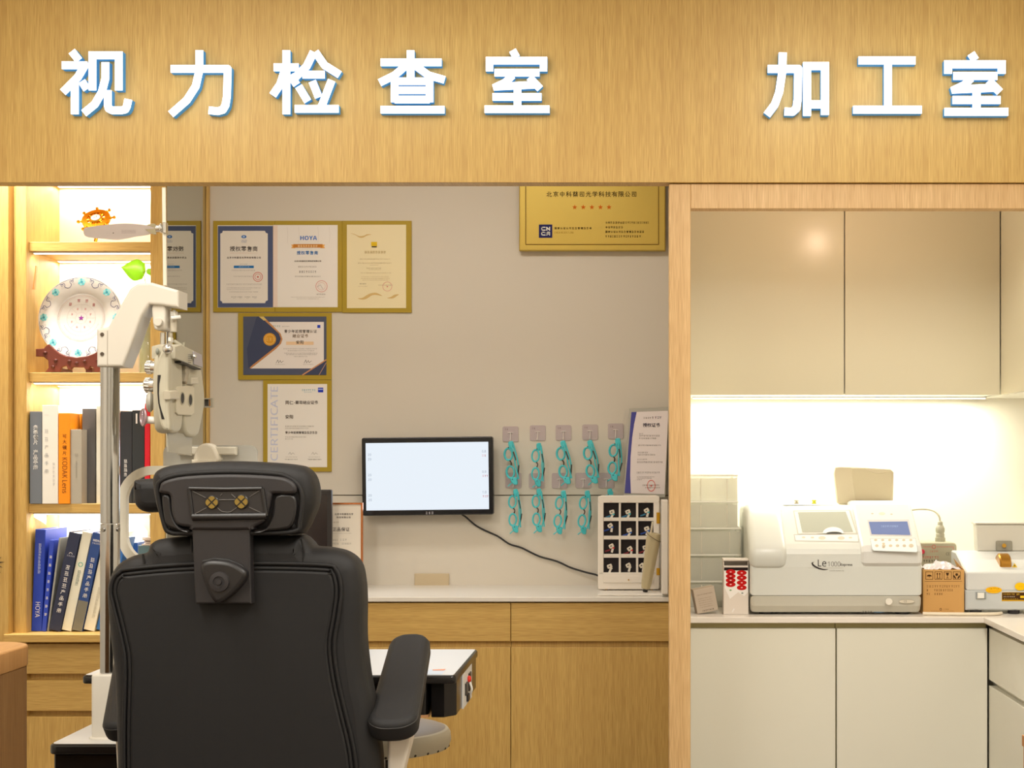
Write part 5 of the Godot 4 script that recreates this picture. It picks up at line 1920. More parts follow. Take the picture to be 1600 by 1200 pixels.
			if r < 3:
				b = B.new()
				b.tube(PackedVector3Array([Vector3(-10 * u, -36 * u, 0.0), Vector3(-36 * u, -46 * u, 0.001), Vector3(-62 * u, -54 * u, 0.0)]), 8 * u, 6, false, 0.3)
				obj("ribbon", b, mat(tint[r] * Color(0.6, 0.6, 0.75), 0.5), s)
	# folded umbrella leaning on the case
	var foot := at(1008, 934, 5.13)
	foot.y = 0.7655
	var head := at(1024, 822, 5.1)
	t = thing("folded_umbrella", "folded beige umbrella leaning on the display case", "umbrella", foot)
	var ax := (head - foot).normalized()
	var sx := ax.cross(Vector3(0, 0, 1)).normalized()
	var bas := Basis(sx, ax, sx.cross(ax))
	var L := (head - foot).length()
	b = B.new()
	var ringsp := []
	for i in 9:
		var f := i / 8.0
		var rr: float = lerpf(0.0175, 0.0255, f) * (0.86 if i == 0 or i == 8 else 1.0)
		var ring := []
		for a in 24:
			var an := TAU * a / 24.0
			var fold := 1.0 + 0.07 * sin(an * 6.0 + f * 1.5)
			ring.append(bas * Vector3(cos(an) * rr * fold, L * (0.05 + 0.84 * f), sin(an) * rr * 0.8 * fold))
		ringsp.append(ring)
	b.grp = 1
	for i in 8:
		for a in 24:
			var e := (a + 1) % 24
			b.quad(ringsp[i][a], ringsp[i + 1][a], ringsp[i + 1][e], ringsp[i][e])
	b.grp = -1
	for a in range(1, 23):
		b.tri(ringsp[0][0], ringsp[0][a], ringsp[0][a + 1])
		b.tri(ringsp[8][0], ringsp[8][a + 1], ringsp[8][a])
	obj("canopy", b, mat(rgb(190, 176, 140), 0.8), t)
	b = B.new()
	b.rod(bas * Vector3(0, 0.0, 0), bas * Vector3(0, L * 0.07, 0), 0.009, 12)
	obj("tip", b, mat(rgb(30, 26, 24), 0.4), t)
	b = B.new()
	b.rod(bas * Vector3(-0.012, L * 0.86, 0), bas * Vector3(-0.012, L * 1.06, 0.002), 0.004, 10)
	obj("handle", b, mat(rgb(214, 204, 180), 0.4), t)
	b = B.new()
	var band := PackedVector3Array()
	for a in 20:
		var an := TAU * a / 20.0
		band.append(bas * Vector3(cos(an) * 0.0275, L * (0.83 - 0.05 * cos(an)), sin(an) * 0.0225))
	b.tube(band, 0.0012, 5, true)
	obj("strap", b, mat(rgb(110, 96, 72), 0.6), t)

# ---------------------------------------------------------------- ornaments in the bookcase
func build_shelf_objects() -> void:
	var brass := mat(rgb(206, 152, 40), 0.22, 1.0)
	# ship's wheel clock
	var sy := ya(378, 5.02)
	var t := thing("ship_wheel_clock", "brass ship's wheel desk clock on the top shelf", "clock", Vector3(xa(147, 5.12), sy + 0.0006, -5.12))
	var b := B.new()
	b.lathe([Vector2(0, 0), Vector2(0.05, 0), Vector2(0.053, 0.004), Vector2(0.046, 0.009), Vector2(0.012, 0.012), Vector2(0, 0.012)], 32)
	obj("base", b, brass, t)
	b = B.new()
	b.rod(Vector3(0.004, 0.01, 0), Vector3(0.006, 0.05, -0.012), 0.006)
	obj("stem", b, brass, t)
	var wc := at(150.5, 343, 5.11) - t.position
	var tilt := Basis(Vector3(1, 0, 0), -0.7) * Basis(Vector3(0, 0, 1), 0.2)
	var xf := Transform3D(tilt, wc)
	b = B.new()
	b.xf = xf
	b.lathe([Vector2(0.032, -0.006), Vector2(0.05, -0.006), Vector2(0.051, 0), Vector2(0.05, 0.006), Vector2(0.032, 0.006), Vector2(0.031, 0), Vector2(0.032, -0.006)], 40, Vector3.ZERO, Basis(Vector3(1, 0, 0), Vector3(0, 0, 1), Vector3(0, -1, 0)))
	var ringo := obj("wheel_rim", b, brass, t)
	for i in 8:
		var a := TAU * i / 8.0
		var n := Vector3(cos(a), sin(a), 0)
		b = B.new()
		b.xf = xf
		b.rod(n * 0.014, n * 0.054, 0.0056, 10)
		b.ball(n * 0.063, Vector3(0.0062, 0.0062, 0.0062), 10)
		b.rod(n * 0.054, n * 0.062, 0.003, 8)
		obj("spoke", b, brass, t)
	b = B.new()
	b.xf = xf
	b.rod(Vector3(0, 0, -0.008), Vector3(0, 0, 0.009), 0.0235, 28)
	var hub := obj("clock_case", b, brass, t)
	b = B.new()
	b.xf = xf
	b.rod(Vector3(0, 0, 0.009), Vector3(0, 0, 0.0102), 0.0165, 28)
	obj("dial", b, mat(rgb(196, 190, 172), 0.4), hub)
	b = B.new()
	b.xf = xf
	b.box(Vector3(0.003, 0.004, 0.0107), Vector3(0.0015, 0.011, 0.0005))
	b.box(Vector3(-0.004, 0.001, 0.0107), Vector3(0.009, 0.0015, 0.0005))
	obj("hand", b, mat(rgb(60, 54, 40), 0.4), hub)
	# decorated plate on a carved stand
	sy = ya(582, 5.02)
	t = thing("decorative_plate", "round white porcelain plate with blue scrolls and turquoise flowers", "plate", at(127, 560, 5.10))
	var c := at(127, 497, 5.10) - t.position
	var pxf := Transform3D(Basis(Vector3(1, 0, 0), -0.13), c)
	var R := 0.1505
	b = B.new()
	b.xf = pxf
	b.lathe([Vector2(0, -0.008), Vector2(0.088, -0.008), Vector2(0.10, -0.001), Vector2(R, 0.008), Vector2(R + 0.0012, 0.010), Vector2(R, 0.012), Vector2(0.106, 0.0105), Vector2(0.094, 0.002), Vector2(0.088, 0.0), Vector2(0, 0.0)], 64, Vector3.ZERO, Basis(Vector3(1, 0, 0), Vector3(0, 0, 1), Vector3(0, -1, 0)))
	obj("porcelain", b, mat(rgb(214, 210, 204), 0.15), t)
	b = B.new()
	b.xf = pxf
	b.flat_local = true
	b.zk = 1.0
	b.pp = Vector3(0, 0, 0.0118)
	var navy := rgb(48, 58, 118)
	var teal := rgb(104, 190, 198)
	var grey := rgb(196, 186, 182)
	for i in 8:
		var a := TAU * i / 8.0 + 0.39
		b.pring(0, 0, 0.1475, 0.0011, navy, 1, 8, 1.0, a - 0.29, a + 0.29)
		var e := Vector2(cos(a), sin(a))
		var f := Vector2(-e.y, e.x)
		# scroll of cloud lines
		for sgn in [-1.0, 1.0]:
			b.pstroke(smooth2(PackedVector2Array([e * 0.143 + f * 0.026 * sgn, e * 0.139 + f * 0.019 * sgn, e * 0.141 + f * 0.012 * sgn, e * 0.134 + f * 0.010 * sgn, e * 0.127 + f * 0.013 * sgn, e * 0.120 + f * 0.006 * sgn, e * 0.118]), 3, false), 0.0016, navy, 1)
			b.pring(e.x * 0.137 + f.x * 0.020 * sgn, e.y * 0.137 + f.y * 0.020 * sgn, 0.0045, 0.0012, navy, 1, 10)
			b.pring(e.x * 0.126 + f.x * 0.022 * sgn, e.y * 0.126 + f.y * 0.022 * sgn, 0.0038, 0.001, grey, 1, 10)
		a += TAU / 16.0
		e = Vector2(cos(a), sin(a)) * 0.131
		for m in 7:
			var g := TAU * m / 7.0
			b.pdisc(e.x + cos(g) * 0.0098, e.y + sin(g) * 0.0098, 0.0046, teal if m % 2 else rgb(150, 212, 214), 1, 8)
		b.pdisc(e.x, e.y, 0.0052, rgb(70, 160, 176), 2, 8)
	b.pp = Vector3(0, 0, 0.0006)
	for q in [[0.0855, 0.001], [0.079, 0.0007], [0.052, 0.0008], [0.021, 0.001]]:
		b.pring(0, 0, q[0], q[1], grey, 1, 48)
	for i in 90:
		var a := TAU * i / 90.0
		b.pstroke(PackedVector2Array([Vector2(cos(a), sin(a)) * 0.081, Vector2(cos(a), sin(a)) * 0.0835]), 0.0011, rgb(206, 170, 150), 1)
	for i in 8:
		var a := TAU * i / 8.0
		b.pstroke(PackedVector2Array([Vector2(cos(a), sin(a)) * 0.021, Vector2(cos(a), sin(a)) * 0.052]), 0.0007, grey, 1)
		var g := Vector2(cos(a + 0.39), sin(a + 0.39)) * 0.036
		b.pcn(GLYPH, "#", g.x - 0.0035, g.y - 0.0035, 0.007, rgb(206, 140, 140), 0.14, 1)
	var marks := [[-2.25, "#"], [-1.75, "#"], [-1.3, "#"], [-0.85, "#"]]
	for q in marks:
		var g := Vector2(cos(q[0]), sin(q[0])) * 0.066
		b.pcn(GLYPH, q[1], g.x - 0.0055, g.y - 0.0055, 0.011, rgb(170, 92, 96), 0.13, 1)
	for i in 26:
		var a := 0.35 + i * 0.094
		var g := Vector2(cos(a), sin(a)) * 0.066
		b.prect(g.x - 0.001, g.y - 0.0013, 0.002, 0.0026, rgb(186, 174, 170), 1)
	b.pstar(0, 0, 0.011, rgb(146, 62, 150), 2)
	obj("glaze_painting", b, ink_mat(), t)
	t = thing("plate_stand", "carved dark red wooden stand holding the porcelain plate", "plate stand", Vector3(xa(127, 5.08), sy + 0.0005, -5.1))
	var ww := mat(rgb(112, 54, 42), 0.35)
	b = wb(t)
	b.prism(outline("225 845 255 830 300 872 370 930 440 960 560 978 680 962 760 930 830 880 870 845 905 835 925 850 905 880 1010 885 1010 965 920 970 880 1010 885 1090 920 1138 760 1138 745 1090 715 1078 695 1112 655 1108 640 1088 520 1085 500 1112 462 1108 448 1070 395 1085 380 1138 212 1138 250 1090 245 1010 195 970 110 965 110 882 200 876", 40, 420, 160.0 / 1129.0, 5.05), -5.065, -5.05, 0.003, 0.003, 2, 0)
	obj("carved_front", b, ww, t)
	for q in [[215.0, 925.0], [330.0, 1010.0], [300.0, 1080.0], [800.0, 1010.0], [840.0, 1080.0], [560.0, 1040.0], [480.0, 1020.0], [650.0, 1020.0]]:
		b = wb(t)
		b.ball(at(40 + q[0] * 0.1417, 420 + q[1] * 0.1417, 5.049), Vector3(0.008, 0.006, 0.004), 10)
		obj("carving", b, mat(rgb(90, 40, 32), 0.35), t)
	b = wb(t)
	b.span(Vector3(xa(95, 5.15), sy + 0.0005, -5.066), Vector3(xa(105, 5.15), sy + 0.02, -5.2))
	b.span(Vector3(xa(148, 5.15), sy + 0.0005, -5.066), Vector3(xa(158, 5.15), sy + 0.02, -5.2))
	b.tube(PackedVector3Array([Vector3(xa(100, 5.15), sy + 0.012, -5.19), Vector3(xa(127, 5.16), sy + 0.14, -5.185), Vector3(xa(153, 5.15), sy + 0.012, -5.19)]), 0.006, 6)
	obj("back_support", b, ww, t)
	# glass jar with a pothos cutting
	t = thing("glass_jar", "clear glass jar of greenish water with roots, beside the plate", "jar", Vector3(xa(233, 5.14), sy, -5.14))
	var jh := ya(489, 5.14) - sy
	b = B.new()
	b.lathe([Vector2(0, 0.0005), Vector2(0.034, 0.0005), Vector2(0.037, 0.004), Vector2(0.037, jh - 0.03), Vector2(0.033, jh - 0.016), Vector2(0.033, jh), Vector2(0.031, jh), Vector2(0.031, jh - 0.017), Vector2(0.035, jh - 0.031), Vector2(0.035, 0.006), Vector2(0, 0.005)], 32)
	obj("glass", b, glass(rgb(236, 242, 232), 0.12), t)
	b = B.new()
	b.lathe([Vector2(0, 0.0055), Vector2(0.0345, 0.0062), Vector2(0.0345, jh - 0.036), Vector2(0, jh - 0.036)], 32)
	obj("water", b, glass(rgb(150, 150, 44), 0.8, 0.1), t)
	b = B.new()
	var rng := RandomNumberGenerator.new()
	rng.seed = 4
	for i in 16:
		var a := rng.randf() * TAU
		var p := PackedVector3Array([Vector3(0, jh - 0.05, 0)])
		for m in 4:
			p.append(Vector3(cos(a + m * 0.8) * rng.randf_range(0.008, 0.026), (jh - 0.05) * (1.0 - (m + 1) * 0.24), sin(a + m * 0.8) * rng.randf_range(0.008, 0.024)))
		b.tube(smooth3(p, 4), 0.0012, 5)
	obj("roots", b, mat(rgb(96, 92, 30), 0.6), t)
	var plant := thing("pothos_cutting", "bright green pothos leaf growing out of the glass jar", "plant", t.position + Vector3(0, jh - 0.05, 0))
	b = wb(plant)
	b.tube(smooth3(PackedVector3Array([t.position + Vector3(0, jh - 0.06, 0), at(229, 470, 5.13), at(227, 440, 5.12), at(223, 424, 5.11)]), 5), 0.0016, 6)
	b.tube(smooth3(PackedVector3Array([at(223, 424, 5.11), at(231, 423, 5.12), at(240, 427, 5.13)]), 4), 0.0014, 6)
	obj("stem", b, mat(rgb(150, 190, 70), 0.5), plant)
	var lm := StandardMaterial3D.new()
	lm.albedo_color = rgb(120, 176, 24)
	lm.roughness = 0.4
	lm.backlight_enabled = true
	lm.backlight = rgb(96, 150, 16)
	for q in [[224.0, 424.0, 36.0, 3.32, 18.0, 5.11], [232.0, 424.0, 16.0, 0.25, 6.0, 5.13]]:
		b = wb(plant)
		var dd: float = q[5]
		var grid := []
		for i in 11:
			var f := i / 10.0
			var half: float = q[4] * sin(PI * pow(f, 0.62)) * (1.0 - 0.15 * f)
			var row := []
			for j in 7:
				var g := (j - 3) / 3.0
				var lx: float = f * q[2] + (absf(g) * -4.0 if f < 0.2 else 0.0)
				var p2 := Vector2(lx, g * half).rotated(-q[3])
				row.append(at(q[0] + p2.x, q[1] - p2.y, dd + 0.012 * g * g + 0.02 * (f - 0.5) * (f - 0.5)))
			grid.append(row)
		b.grp = 1
		for i in 10:
			for j in 6:
				b.quad(grid[i][j], grid[i + 1][j], grid[i + 1][j + 1], grid[i][j + 1])
		obj("leaf", b, lm, plant)
	# small frame on the inner left wall, seen on edge
	b = B.new()
	b.xf = Transform3D(Basis(Vector3(0, 0, 1), -0.12), Vector3(SX0 + 0.0095, ya(452, 5.05), -5.04))
	b.box(Vector3(0, 0.04, 0), Vector3(0.004, 0.085, 0.016), 0.001)
	tag(obj("small_picture", b, mat(rgb(226, 150, 80), 0.5)), "small orange-edged picture on the bookcase's inner side, left of the plate", "picture")
	# slip of paper under the third shelf
	b = B.new()
	b.prism(outline("5 20 195 12 192 120 150 90 90 55", 40, 800, 200.0 / 1200.0, 5.06), -5.0605, -5.06)
	tag(obj("paper_slip", b, mat(rgb(240, 238, 232), 0.7)), "white paper slip hanging under the shelf above the leaning books", "paper")
	# spiky ornament at the left edge
	b = B.new()
	var o := at(-13, 880, 4.968)
	for i in 14:
		var a := TAU * i / 14.0 + 0.1
		var n := Vector3(cos(a), sin(a), 0)
		var s := Vector3(-sin(a), cos(a), 0)
		var l := 0.05 if i % 2 == 0 else 0.044
		b.tri(o + s * 0.006, o - s * 0.006, o + n * l + Vector3(0, 0, 0.004))
		b.tri(o + s * 0.006 + Vector3(0, 0, 0.008), o - s * 0.006 + Vector3(0, 0, 0.008), o + n * l + Vector3(0, 0, 0.004))
		b.tri(o + s * 0.006, o + s * 0.006 + Vector3(0, 0, 0.008), o + n * l + Vector3(0, 0, 0.004))
		b.tri(o - s * 0.006, o - s * 0.006 + Vector3(0, 0, 0.008), o + n * l + Vector3(0, 0, 0.004))
	b.rod(o, o + Vector3(0, 0, 0.01), 0.012, 16)
	tag(obj("starburst_ornament", b, mat(rgb(58, 44, 34), 0.5)), "dark spiky ornament on the oak panel, its points just showing at the left edge", "ornament")

# ---------------------------------------------------------------- books
func book(called: String, label: String, group: String, foot: Vector3, w: float, h: float, dep: float, col: Color, lean := 0.0, rough := 0.45) -> Node3D:
	# foot: the lower right corner of the spine; the book leans to the right by lean
	var t := thing(called, label, "book", foot, group)
	t.rotation.z = -lean
	var b := B.new()
	var th := minf(0.0028, w * 0.2)
	b.span(Vector3(-w, 0, 0), Vector3(0, h, -0.003), 0.0008)
	b.span(Vector3(-w, 0, -0.0025), Vector3(-w + th, h, -dep), 0.0004)
	b.span(Vector3(-th, 0, -0.0025), Vector3(0, h, -dep), 0.0004)
	obj("cover", b, mat(col, rough), t)
	b = B.new()
	b.span(Vector3(-w + th, 0.003, -0.0035), Vector3(-th, h - 0.004, -dep + 0.003))
	obj("pages", b, mat(rgb(236, 230, 218), 0.8), t)
	return t

func spine(t: Node3D, w: float, h: float) -> B:
	var b := B.new()
	b.flat_local = true
	b.pp = Vector3(-w, h, 0.0003)
	return b

func build_books() -> void:
	var fl := ya(787, 5.02)
	var wt := rgb(236, 232, 228)
	# [left px, right px, top px, distance of the spine, colour, name, label]
	var rows := [
		[46.5, 65.0, 643.0, 5.015, rgb(112, 118, 126), "slate grey binder with white lettering, first on the binder shelf"],
		[66.0, 90.5, 633.0, 5.015, rgb(238, 234, 224), "wide white binder with faint grey lettering, second on the binder shelf"],
		[91.5, 109.0, 645.5, 5.015, rgb(250, 148, 10), "orange binder lettered KODAK Lens down its spine"],
		[111.0, 127.5, 646.5, 5.12, rgb(250, 150, 14), "orange book pushed back behind the short stone-grey binder"],
		[110.0, 127.5, 671.0, 5.02, rgb(176, 168, 152), "short stone-grey binder in front of the orange book"],
		[128.5, 149.0, 638.5, 5.075, rgb(104, 102, 102), "tall plain dark grey binder beside the chrome post"],
		[150.5, 159.0, 634.0, 5.06, rgb(234, 230, 214), "thin ivory binder just left of the chrome post"],
		[160.0, 183.0, 640.0, 5.07, rgb(226, 222, 212), "white binder hidden behind the chrome post"],
		[184.5, 187.5, 645.0, 5.06, rgb(206, 62, 40), "thin red book just right of the chrome post"],
		[188.0, 206.0, 642.5, 5.06, rgb(46, 48, 54), "charcoal binder with small white characters, right of the thin red book"],
		[206.5, 225.5, 641.0, 5.06, rgb(42, 46, 50), "charcoal binder with a white strip at its top, left of the bright red book"],
		[226.0, 234.0, 630.0, 5.06, rgb(222, 14, 44), "bright red book at the right end of the binder shelf"],
	]
	var made := []
	for r in rows:
		var d: float = r[3]
		var w := xa(r[1], d) - xa(r[0], d)
		var h := ya(r[2], d) - fl
		var dep := 0.05 if r[4] == rgb(176, 168, 152) else 0.09 if r[0] == 91.5 else minf(0.2, 5.28 - d)
		var t := book("binder", r[5], "binders on the third shelf", Vector3(xa(r[1], d), fl, -d), w, h, dep, r[4])
		made.append([t, w, h])
	var b := spine(made[0][0], made[0][1], made[0][2])
	b.pcn(GLYPH, "光学镜片 产品手册", 0.0125, 0.048, 0.0165, wt, 0.15, 1, 1.07, true)
	obj("lettering", b, ink_mat(), made[0][0])
	b = spine(made[1][0], made[1][1], made[1][2])
	b.pcn(GLYPH, "##产品手册", 0.008, 0.085, 0.015, rgb(200, 198, 196), 0.1, 1, 1.9, true)
	b.pcn(GLYPH, "######", 0.037, 0.205, 0.009, rgb(214, 210, 208), 0.12, 1, 1.6, true)
	b.prect(0.008, 0.034, 0.016, 0.0012, rgb(206, 202, 200), 1)
	obj("lettering", b, ink_mat(), made[1][0])
	b = spine(made[2][0], made[2][1], made[2][2])
	b.pcn(GLYPH, "可大镜片", 0.0135, 0.074, 0.0155, rgb(120, 62, 30), 0.09, 1, 1.3, true)
	b.plat("KODAK Lens", 0.0215, 0.156, 0.0235, rgb(120, 62, 30), 1, false, PI / 2, 1.0)
	obj("lettering", b, ink_mat(), made[2][0])
	b = spine(made[4][0], made[4][1], made[4][2])
	b.pcn(GLYPH, "#", 0.016, 0.085, 0.013, rgb(150, 142, 130), 0.08, 1)
	b.pcn(GLYPH, "#########", 0.019, 0.112, 0.0055, rgb(150, 142, 130), 0.12, 1, 1.25, true)
	obj("lettering", b, ink_mat(), made[4][0])
	b = spine(made[9][0], made[9][1], made[9][2])
	b.pcn(GLYPH, "####", 0.013, 0.173, 0.0125, wt, 0.14, 1, 1.28, true)
	obj("lettering", b, ink_mat(), made[9][0])
	b = spine(made[10][0], made[10][1], made[10][2])
	b.prect(0.013, 0.012, 0.006, 0.036, wt, 1)
	obj("title_strip", b, ink_mat(), made[10][0])
	# lower shelf
	fl = 0.6328
	var d := 5.04
	var low := [
		# right foot px, width px, height px, colour, lean, depth start, label
		[65.0, 16.0, 159.0, rgb(36, 66, 178), 0.04, 5.04, "tall royal blue book lettered HOYA, first of the leaning books"],
		[71.5, 6.5, 143.0, rgb(44, 72, 190), 0.09, 5.035, "thin blue book with a column of white characters, second of the leaning books"],
		[76.0, 2.8, 147.0, rgb(160, 160, 152), 0.13, 5.04, "thin silver-grey book between the thin blue and the navy one"],
		[94.0, 18.0, 156.0, rgb(40, 46, 72), 0.205, 5.03, "dark navy book with white emblem and lettering, leaning right"],
		[111.0, 15.0, 157.0, rgb(228, 224, 204), 0.21, 5.035, "ivory book with green round mark, leaning between navy and blue ones"],
		[128.0, 15.5, 156.0, rgb(38, 70, 132), 0.21, 5.03, "blue book with grey foot and white lettering, leaning right"],
		[147.0, 16.8, 157.0, rgb(232, 226, 206), 0.22, 5.035, "ivory book with faint lettering, leaning behind the chrome post"],
		[164.5, 14.6, 150.0, rgb(52, 112, 186), 0.225, 5.04, "mid blue book, last of the leaning books before the chair"],
	]
	made = []
	for r in low:
		var dd: float = r[5]
		var w: float = r[1] * dd / F
		var h: float = r[2] * dd / F
		var t := book("book", r[6], "leaning books on the bottom shelf", Vector3(xa(r[0], dd), fl, -dd), w, h, 0.09 if r[0] == 164.5 else 0.19, r[3], r[4])
		made.append([t, w, h])
	b = spine(made[0][0], made[0][1], made[0][2])
	b.pcn(GLYPH, "#########", 0.014, 0.05, 0.0105, rgb(196, 206, 232), 0.12, 1, 1.15, true)
	b.plat("HOYA", 0.019, 0.258, 0.022, wt, 1, false, PI / 2)
	obj("lettering", b, ink_mat(), made[0][0])
	b = spine(made[1][0], made[1][1], made[1][2])
	b.pcn(GLYPH, "########", 0.0045, 0.055, 0.0095, wt, 0.16, 1, 3.1, true)
	obj("lettering", b, ink_mat(), made[1][0])
	b = spine(made[3][0], made[3][1], made[3][2])
	b.pring(0.0215, 0.078, 0.0065, 0.0016, wt, 1, 14, 1.0, PI, TAU)
	obj("emblem", b, ink_mat(), made[3][0])
	b = spine(made[3][0], made[3][1], made[3][2])
	b.pline(0.010, 0.082, 0.024, 0.005, rgb(200, 198, 206), 1)
	b.pcn(GLYPH, "####产品手册", 0.014, 0.118, 0.016, wt, 0.12, 1, 1.4, true)
	obj("lettering", b, ink_mat(), made[3][0])
	b = spine(made[4][0], made[4][1], made[4][2])
	b.pring(0.018, 0.118, 0.0085, 0.0022, rgb(60, 170, 150), 1, 18)
	b.pcn(GLYPH, "####", 0.012, 0.138, 0.013, rgb(150, 160, 150), 0.12, 1, 1.1, true)
	obj("lettering", b, ink_mat(), made[4][0])
	b = spine(made[5][0], made[5][1], made[5][2])
	b.prect(0.0, 0.248, made[5][1], made[5][2] - 0.248, rgb(126, 122, 108), 1)
	obj("foot_band", b, ink_mat(), made[5][0])
	b = spine(made[5][0], made[5][1], made[5][2])
	b.plat("HOYA", 0.006, 0.028, 0.011, wt, 2, true)
	b.pline(0.006, 0.036, 0.024, 0.005, wt, 2)
	obj("brand_mark", b, ink_mat(), made[5][0])
	b = spine(made[5][0], made[5][1], made[5][2])
	b.pcn(GLYPH, "###产品手册", 0.012, 0.09, 0.0155, wt, 0.11, 2, 1.4, true)
	obj("lettering", b, ink_mat(), made[5][0])
	b = spine(made[6][0], made[6][1], made[6][2])
	b.pcn(GLYPH, "########", 0.018, 0.2, 0.013, rgb(206, 198, 176), 0.11, 1, 1.1, true)
	obj("lettering", b, ink_mat(), made[6][0])
	# right end of the bottom shelf, seen through the head-rest frame
	b = B.new()
	b.span(Vector3(xa(207, 5.14), fl, -5.14), Vector3(xa(215, 5.14), ya(848, 5.14), -5.25), 0.001)
	tag(obj("file_box", b, mat(rgb(34, 84, 160), 0.5)), "blue file box beside the magazine file on the bottom shelf", "file box")
	var t := thing("magazine_file", "pale grey magazine file with scooped side, seen through the head-rest frame", "magazine file", Vector3(xa(228, 5.12), fl, -5.14))
	b = wb(t)
	b.prism(smooth2(outline("215 808 234 804 236 960 214 960 219 900 231 850 230 830 221 818", 0, 0, 1, 5.1), 1), -5.24, -5.1, 0.001, 0.001, 1, 0)
	obj("body", b, mat(rgb(206, 198, 182), 0.6), t)
	t = thing("paper_stack", "loose stack of papers lying on the teal book beside the magazine file", "papers", at(222, 850, 5.05))
	b = wb(t)
	for i in 5:
		b.span(Vector3(xa(222 + (i * 7) % 4, 5.05), ya(850 - i * 2.6, 5.05), -5.045 - 0.006 * (i % 3)), Vector3(SX1 - 0.0015, ya(852 - i * 2.6, 5.05), -5.085))
	obj("sheets", b, mat(rgb(224, 210, 202), 0.7), t)
	b = B.new()
	b.span(Vector3(xa(216, 5.045), fl, -5.045), Vector3(SX1 - 0.001, ya(852.5, 5.045), -5.085), 0.001)
	tag(obj("upright_book", b, mat(rgb(92, 122, 132), 0.6)), "grey-teal book standing under the loose papers", "book")

# ---------------------------------------------------------------- lens edger
func build_edger() -> void:
	var top := ya(964.5, 4.12)
	var t := thing("lens_edger", "large white lens edging machine with raised lid on the worktop", "edging machine", Vector3(0.585, top, -4.39))
	var white := mat(rgb(217, 219, 213), 0.3)
	var grey := mat(rgb(198, 195, 182), 0.4)
	var x0 := xa(1173, 4.17)
	var x1 := xa(1441, 4.17)
	var yb := ya(957.5, 4.17)
	var ym := ya(930.5, 4.17)
	var b := wb(t)
	face_prism(b, PackedVector2Array([Vector2(4.19, yb), Vector2(4.175, yb + 0.02), Vector2(4.17, ym - 0.0006), Vector2(4.62, ym - 0.0006), Vector2(4.62, yb)]), x0, x1 - 0.001, 0.012, 3, 0)
	obj("base", b, grey, t)
	b = wb(t)
	for q in [[x0 + 0.05, 4.22], [x1 - 0.05, 4.22], [x0 + 0.05, 4.57], [x1 - 0.05, 4.57]]:
		b.rod(Vector3(q[0], top + 0.0002, -q[1]), Vector3(q[0], yb + 0.002, -q[1]), 0.022, 14)
	obj("feet", b, mat(rgb(24, 22, 24), 0.7), t)
	var prof := PackedVector2Array([Vector2(4.17, ym + 0.0006), Vector2(4.168, 0.93), Vector2(4.17, 0.968), Vector2(4.178, 0.983), Vector2(4.195, 0.997), Vector2(4.34, 1.094), Vector2(4.36, 1.103), Vector2(4.39, 1.106), Vector2(4.58, 1.10), Vector2(4.61, 1.09), Vector2(4.62, 1.06), Vector2(4.62, ym + 0.0006)])
	b = wb(t)
	face_prism(b, prof, x0 - 0.002, x1, 0.010, 3, 0)
	obj("body", b, white, t)
	# swollen side covers
	b = wb(t)
	face_prism(b, smooth2(PackedVector2Array([Vector2(4.158, 0.945), Vector2(4.156, 0.975), Vector2(4.175, 1.0), Vector2(4.25, 1.056), Vector2(4.33, 1.104), Vector2(4.40, 1.112), Vector2(4.45, 1.09), Vector2(4.45, 0.94), Vector2(4.3, 0.925), Vector2(4.18, 0.925)]), 3), xa(1169, 4.2), xa(1228, 4.2), 0.022, 4, 1)
	obj("side_cover", b, white, t)
	b = wb(t)
	var pod := PackedVector2Array([Vector2(4.17, 0.93), Vector2(4.158, 0.942), Vector2(4.156, 0.976), Vector2(4.168, 0.994), Vector2(4.33, 1.11), Vector2(4.36, 1.12), Vector2(4.46, 1.118), Vector2(4.47, 0.93)])
	face_prism(b, pod, xa(1346, 4.16), xa(1442, 4.16), 0.014, 3, 0)
	var podn := obj("control_pod", b, mat(rgb(226, 226, 222), 0.28), t)
	# display and keys on the pod's slope
	var n := Vector3(0, 0.162, 0.116).normalized()
	b = pb(t, Vector3(0, 0.994, -4.168), n, 1300, 720, 0.23333)
	b.ppoly(PackedVector2Array([Vector2(236, 396), Vector2(514, 392), Vector2(536, 506), Vector2(256, 502)]), rgb(206, 204, 204), 1)
	obj("display_bezel", b, ink_mat(), podn)
	b = pb(t, Vector3(0, 0.994, -4.168), n, 1300, 720, 0.23333)
	b.ppoly(PackedVector2Array([Vector2(246, 410), Vector2(504, 407), Vector2(525, 498), Vector2(265, 492)]), Color.WHITE, 3)
	obj("display", b, glow(rgb(146, 158, 200), 0.8), podn)
	b = pb(t, Vector3(0, 0.994, -4.168), n, 1300, 720, 0.23333)
	b.pline(330, 436, 110, 10, rgb(170, 190, 230), 4)
	b.ppoly(PackedVector2Array([Vector2(254, 522), Vector2(560, 518), Vector2(576, 606), Vector2(566, 614), Vector2(280, 604), Vector2(268, 594)]), rgb(186, 190, 190), 1)
	b.ppoly(PackedVector2Array([Vector2(257, 525), Vector2(558, 521), Vector2(572, 604), Vector2(564, 611), Vector2(282, 601), Vector2(271, 592)]), rgb(238, 238, 234), 2)
	for i in 6:
		b.pdisc(292 + i * 47, 532, 11, rgb(204, 190, 168), 3, 10, 0.7)
		b.pdisc(300 + i * 46, 570, 12 if i < 5 else 16, rgb(204, 190, 168), 3, 12, 0.8)
	for q in [[345.0, 556.0], [345.0, 580.0]]:
		b.pdisc(q[0], q[1], 10, rgb(204, 190, 168), 3, 10, 0.7)
	b.pdisc(335, 354, 22, rgb(222, 214, 196), 1, 16, 0.45)
	b.pdisc(270, 354, 9, rgb(196, 186, 170), 1, 10, 0.5)
	b.pdisc(398, 358, 9, rgb(196, 186, 170), 1, 10, 0.5)
	obj("keypad", b, ink_mat(), podn)
